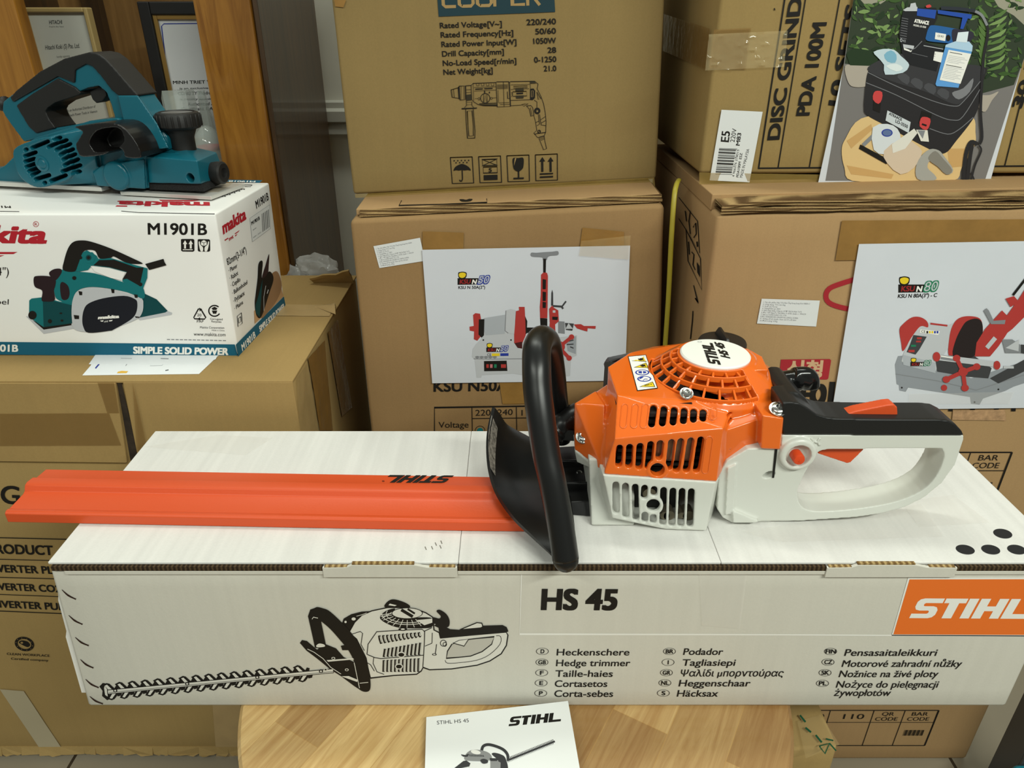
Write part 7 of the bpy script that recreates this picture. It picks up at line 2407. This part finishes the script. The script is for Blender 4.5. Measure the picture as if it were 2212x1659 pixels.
for k in range(17):
    if k not in (1, 7):
        f_ = .07 + k * .052
        w_ = (.55, .8, .72, .85, .6, .78)[k % 6]
        P_ = lambda s_, t_: tuple((q_[0][i] * (1 - s_) + q_[1][i] * s_) * (1 - t_) + (q_[3][i] * (1 - s_) + q_[2][i] * s_) * t_ for i in (0, 1))
        pr.stroke([P_(.08, f_), P_(.08 + w_, f_)], 5 if k in (0, 8) else 3, KG3 if k in (0, 8) else KG1, 18)
pr.poly([(320, 1292), (560, 1420), (555, 1470), (308, 1330)], KB, 12); pr.stroke([(345, 1300), (440, 1210)], 34, KG2, 11)
KBG = ink('film', 208, 212, 216)
pr.smooth([(430, 1140), (560, 1108), (650, 1150), (680, 1240), (640, 1330), (540, 1380), (440, 1340)], KBG, 13, n=2); pr.ell((558, 1188), 50, 35, KBL, 14); pr.ell((558, 1188), 40, 27, ink('tape_core', 92, 110, 150), 15)
pr.smooth([(530, 1350), (700, 1240), (850, 1320), (865, 1390), (800, 1500), (680, 1560), (560, 1460)], ink('film_tan', 206, 186, 164), 13, n=2)
pr.poly([(600, 1290), (800, 1150), (830, 1190), (720, 1330), (610, 1370)], ink('strip_white', 218, 214, 204), 14); pr.poly([(818, 1160), (920, 1165), (932, 1268), (860, 1262)], ink('strip_white', 218, 214, 204), 14); pr.poly([(830, 1165), (898, 1168), (876, 1240)], KG2, 15)
KSH = ink('shield', 160, 158, 152)
pr.smooth([(815, 1500), (860, 1400), (940, 1335), (1020, 1345), (1070, 1400), (1150, 1520), (1090, 1562), (1000, 1480), (940, 1440), (920, 1500), (980, 1560), (1000, 1600), (940, 1618), (830, 1600)], KSH, 14, n=3)
pr.smooth([(930, 1400), (990, 1350), (1060, 1420), (1140, 1520), (1092, 1560), (1010, 1490), (940, 1440)], ink('shield_dark', 128, 124, 116), 15, n=3)
pr.build('printed_picture', t)

# ================================================================== tall carton lettering
plt_ = Plane((0, LY, 0), (0, -1, 0))
pr = Print(plt_, (0, 1140, .18081), base=.0002)
for y0_, y1_, w_ in ((118, 136, 11), (376, 394, 9), (592, 612, 10), (796, 826, 9), (994, 1028, 11)):
    pr.stroke([(-500, y0_ - 10), (0, y0_), (900, y1_ + 4)], w_, KB)
pr.text('PRODUCT', (-130, 302), (640, 325), (-150, 190), KB, bold=.03)
pr.text('INVERTER PLASMA', (-170, 522), (1010, 562), (-190, 434), KB, bold=.03)
pr.text('INVERTER CO2', (-140, 735), (730, 770), (-158, 652), KB, bold=.03)
pr.text('INVERTER PULSE', (-110, 945), (900, 990), (-126, 862), KB, bold=.03)
pr.ell((292, 1388), 118, 84, KB, rot=.25, hole=.70); pr.ell((292, 1388), 110, 78, KB, rot=.25, hole=.98)
pr.smooth([(225, 1370), (260, 1345), (330, 1360), (360, 1400), (330, 1425), (270, 1400)], KB); pr.ell((262, 1372), 16, 12, ink('kraft_tone', 150, 122, 78), 1)
for k in range(10):
    a = radians(k * 36)
    pr.ell((292 + 99 * cos(a), 1388 + 70 * sin(a) + 20 * cos(a)), 5, 4, ink('kraft_tone', 150, 122, 78), 2)
pr.text('CLEAN WORKPLACE', (84, 1518), (594, 1542), (80, 1492), KB, bold=.012); pr.text('Certified company', (132, 1574), (578, 1596), (130, 1550), KB, bold=.012)
pr.z = (0, 760, .28926)
pr.text('G', (8, 1130), (150, 1136), (2, 998), KB, bold=.02)
pr.build('carton_print', None, part_of(T['tall'], 'box_body'))
strip('pale_patch', T['tall'], plt_, [(0, 1488), (52, 1492), (138, 1622), (92, 1624)], mat('pale_patch', (178, 166, 138), .6), lift=.0009)
strip('side_tape', T['tall'], plt_, [(458, 1500), (520, 1500), (520, 1645), (468, 1640)], M_TAPE2, lift=.001)

# green print on the low carton's tape
pr = Print(Plane((0, 0, .4035), (0, 0, 1)), base=.0002)
KGP = ink('print_green', 26, 84, 58)
for a in ([(1728, 1545), (1740, 1560)], [(1740, 1572), (1752, 1582)], [(1762, 1588), (1775, 1604)]):
    pr.stroke(a, 4, KGP)
pr.stroke([(1770, 1612), (1792, 1606), (1782, 1628), (1770, 1612)], 2.5, KGP); pr.stroke([(1792, 1606), (1806, 1622)], 3, KGP); pr.stroke([(1784, 1596), (1800, 1600)], 3, KGP)
pr.build('tape_print', None, part_of(T['low'], 'box_body'))

# ================================================================== booklet leaning on the long box
c_ = [at(921, 1549, z=TZ + .0075), at(1227, 1514, y=.5465), at(1262, 1725, z=TZ + .009), at(916, 1725, z=TZ + .009)]
nb = (c_[1] - c_[0]).cross(c_[3] - c_[0]).normalized()
if nb.z < 0:
    nb = -nb
c_[2] = c_[2] - nb * (c_[2] - c_[0]).dot(nb)
bk = thing('instruction_booklet', 'white instruction booklet leaning on the front of the long box', 'booklet', (c_[2] + c_[3]) / 2)
ext = [p.copy() for p in c_]
bm = bmesh.new(); add_prism(bm, [p - nb * .0042 for p in ext], nb * .0034)
obj('page_block', bm, mat('page_paper', (226, 224, 216), .7), bk)
bm = bmesh.new(); add_prism(bm, [p - nb * .0006 for p in ext], nb * .0006)
obj('cover_page', bm, mat('booklet_cover', (236, 237, 236), .35), bk, bevel=.0002)
pr = Print(Plane(c_[0], nb), (900, 1500, .16275), base=.00015)
pr.text('STIHL HS 45', (270, 400), (694, 370), (268, 352), KG3, bold=.0)
logo(pr, (1220, 424), (1912, 358), (1248, 300), KB)
KT1, KT2 = ink('photo_grey', 140, 140, 140), ink('photo_dark', 58, 58, 60)
pr.stroke([(1215, 880), (1205, 800), (1150, 735), (1050, 690), (950, 668), (885, 690), (862, 750)], 38, KT2, 1, curve=6)
A, B = Vector((1200, 880)), Vector((1835, 625)); e = (B - A).normalized(); n_ = Vector((e.y, -e.x))
pr.stroke([tuple(A), tuple(B)], 24, KT2, 1)
for k in range(34):
    p = A + e * (14 + k * 19.6)
    pr.stroke([tuple(p - n_ * 30 - e * 10), tuple(p + n_ * 34 + e * 8)], [4, 9], KT2, 1)
pr.smooth([(640, 870), (660, 790), (740, 740), (860, 745), (960, 780), (1000, 840), (960, 880), (800, 890)], KT1, 2)
pr.ell((785, 770), 66, 28, KW, 3, rot=.2)
for k in range(10):
    pr.stroke([(700 + k * 20, 800 + k * 1), (712 + k * 20, 828 + k * .5)], 9, KT2, 3)
pr.smooth([(1000, 800), (1030, 778), (1120, 800), (1180, 850), (1210, 1000), (1100, 1000), (1080, 880)], KT2, 2)
pr.smooth([(590, 800), (650, 810), (690, 790), (680, 830), (620, 830)], KT2, 3, n=2); pr.smooth([(845, 880), (890, 860), (945, 880), (940, 915), (880, 925)], KT2, 4, n=3)
pr.poly([(980, 890), (1060, 880), (1115, 910), (1110, 1100), (980, 1100)], KT1, 3); pr.poly([(970, 850), (1080, 855), (1070, 890), (980, 890)], KT2, 4)
pr.poly([(480, 1000), (620, 890), (660, 880), (715, 920), (700, 960), (560, 990)], KT2, 3)
pr.poly([(720, 900), (980, 930), (970, 1100), (640, 1100), (700, 960)], ink('photo_white', 226, 226, 224), 2)
pr.build('cover_print', None, part_of(bk, 'cover_page'))

# ================================================================== certificates
pr = Print(PL_CA, (0, 0, .34358), base=.0002)
KCT = ink('cert_grey', 92, 92, 88)
pr.text('HITACHI', (310, 152), (392, 150), (308, 128), KCT, bold=.03); pr.text('Inspire the Next', (310, 172), (402, 172), (310, 162), KCT)
pr.text('Hitachi Koki (S) Pte. Ltd.', (285, 312), (502, 300), (284, 284), KCT, bold=.02)
pr.text('hereby appoints', (358, 364), (440, 358), (356, 350), KCT)
pr.text('Feb 2007', (470, 608), (536, 604), (470, 596), KCT)
pr.text('As an Authorized Distributor of', (420, 704), (600, 676), (420, 688), KCT, bold=.01); pr.text('Hitachi Power Tools in Vietnam', (428, 734), (612, 706), (428, 718), KCT, bold=.01)
pr.build('certificate_print', None, part_of(T['cert_a'], 'certificate_paper'))
pr = Print(PL_CB, (0, 0, .34358), base=.0002)
pr.stroke([(1050, 560), (1036, 330), (1016, 165), (1030, 150), (1230, 148), (1500, 148)], 6, KBL)
pr.stroke([(1070, 900), (1050, 560)], 5, KBL)
pr.text('MINH TRIET VIET NAM', (1088, 528), (1470, 522), (1086, 508), KB, bold=.02)
for s_, y_, x0_, x1_ in (('is an exclusive agent and', 562, 1130, 1440), ('CONG TY TNHH MINH TRIET', 598, 1120, 1470), ('is hereby appointed as the', 630, 1130, 1460), ('Authorized Agent', 665, 1180, 1400), ('Certificate E.A. dated', 696, 1140, 1430)):
    pr.text(s_, (x0_, y_), (x1_, y_ - 6), (x0_, y_ - (20 if s_[0].isupper() else 12)), KG3, bold=.015)
pr.build('certificate_print', None, part_of(T['cert_b'], 'certificate_paper'))

for o in bpy.data.objects:
    g_ = {'machine_carton': 'brown machine cartons in the two right-hand stacks', 'framed_certificate': 'framed certificates inside the cabinet',
          'crystal_award': 'crystal awards on the cabinet shelf', 'leaflet': 'leaflets under the planer box', 'product_sheet': 'product sheets taped to machine cartons'}.get(o.name.split('.')[0])
    if g_ and o.parent is None:
        o['group'] = g_
for o in bpy.data.objects:
    if '_org' in o:
        del o['_org']
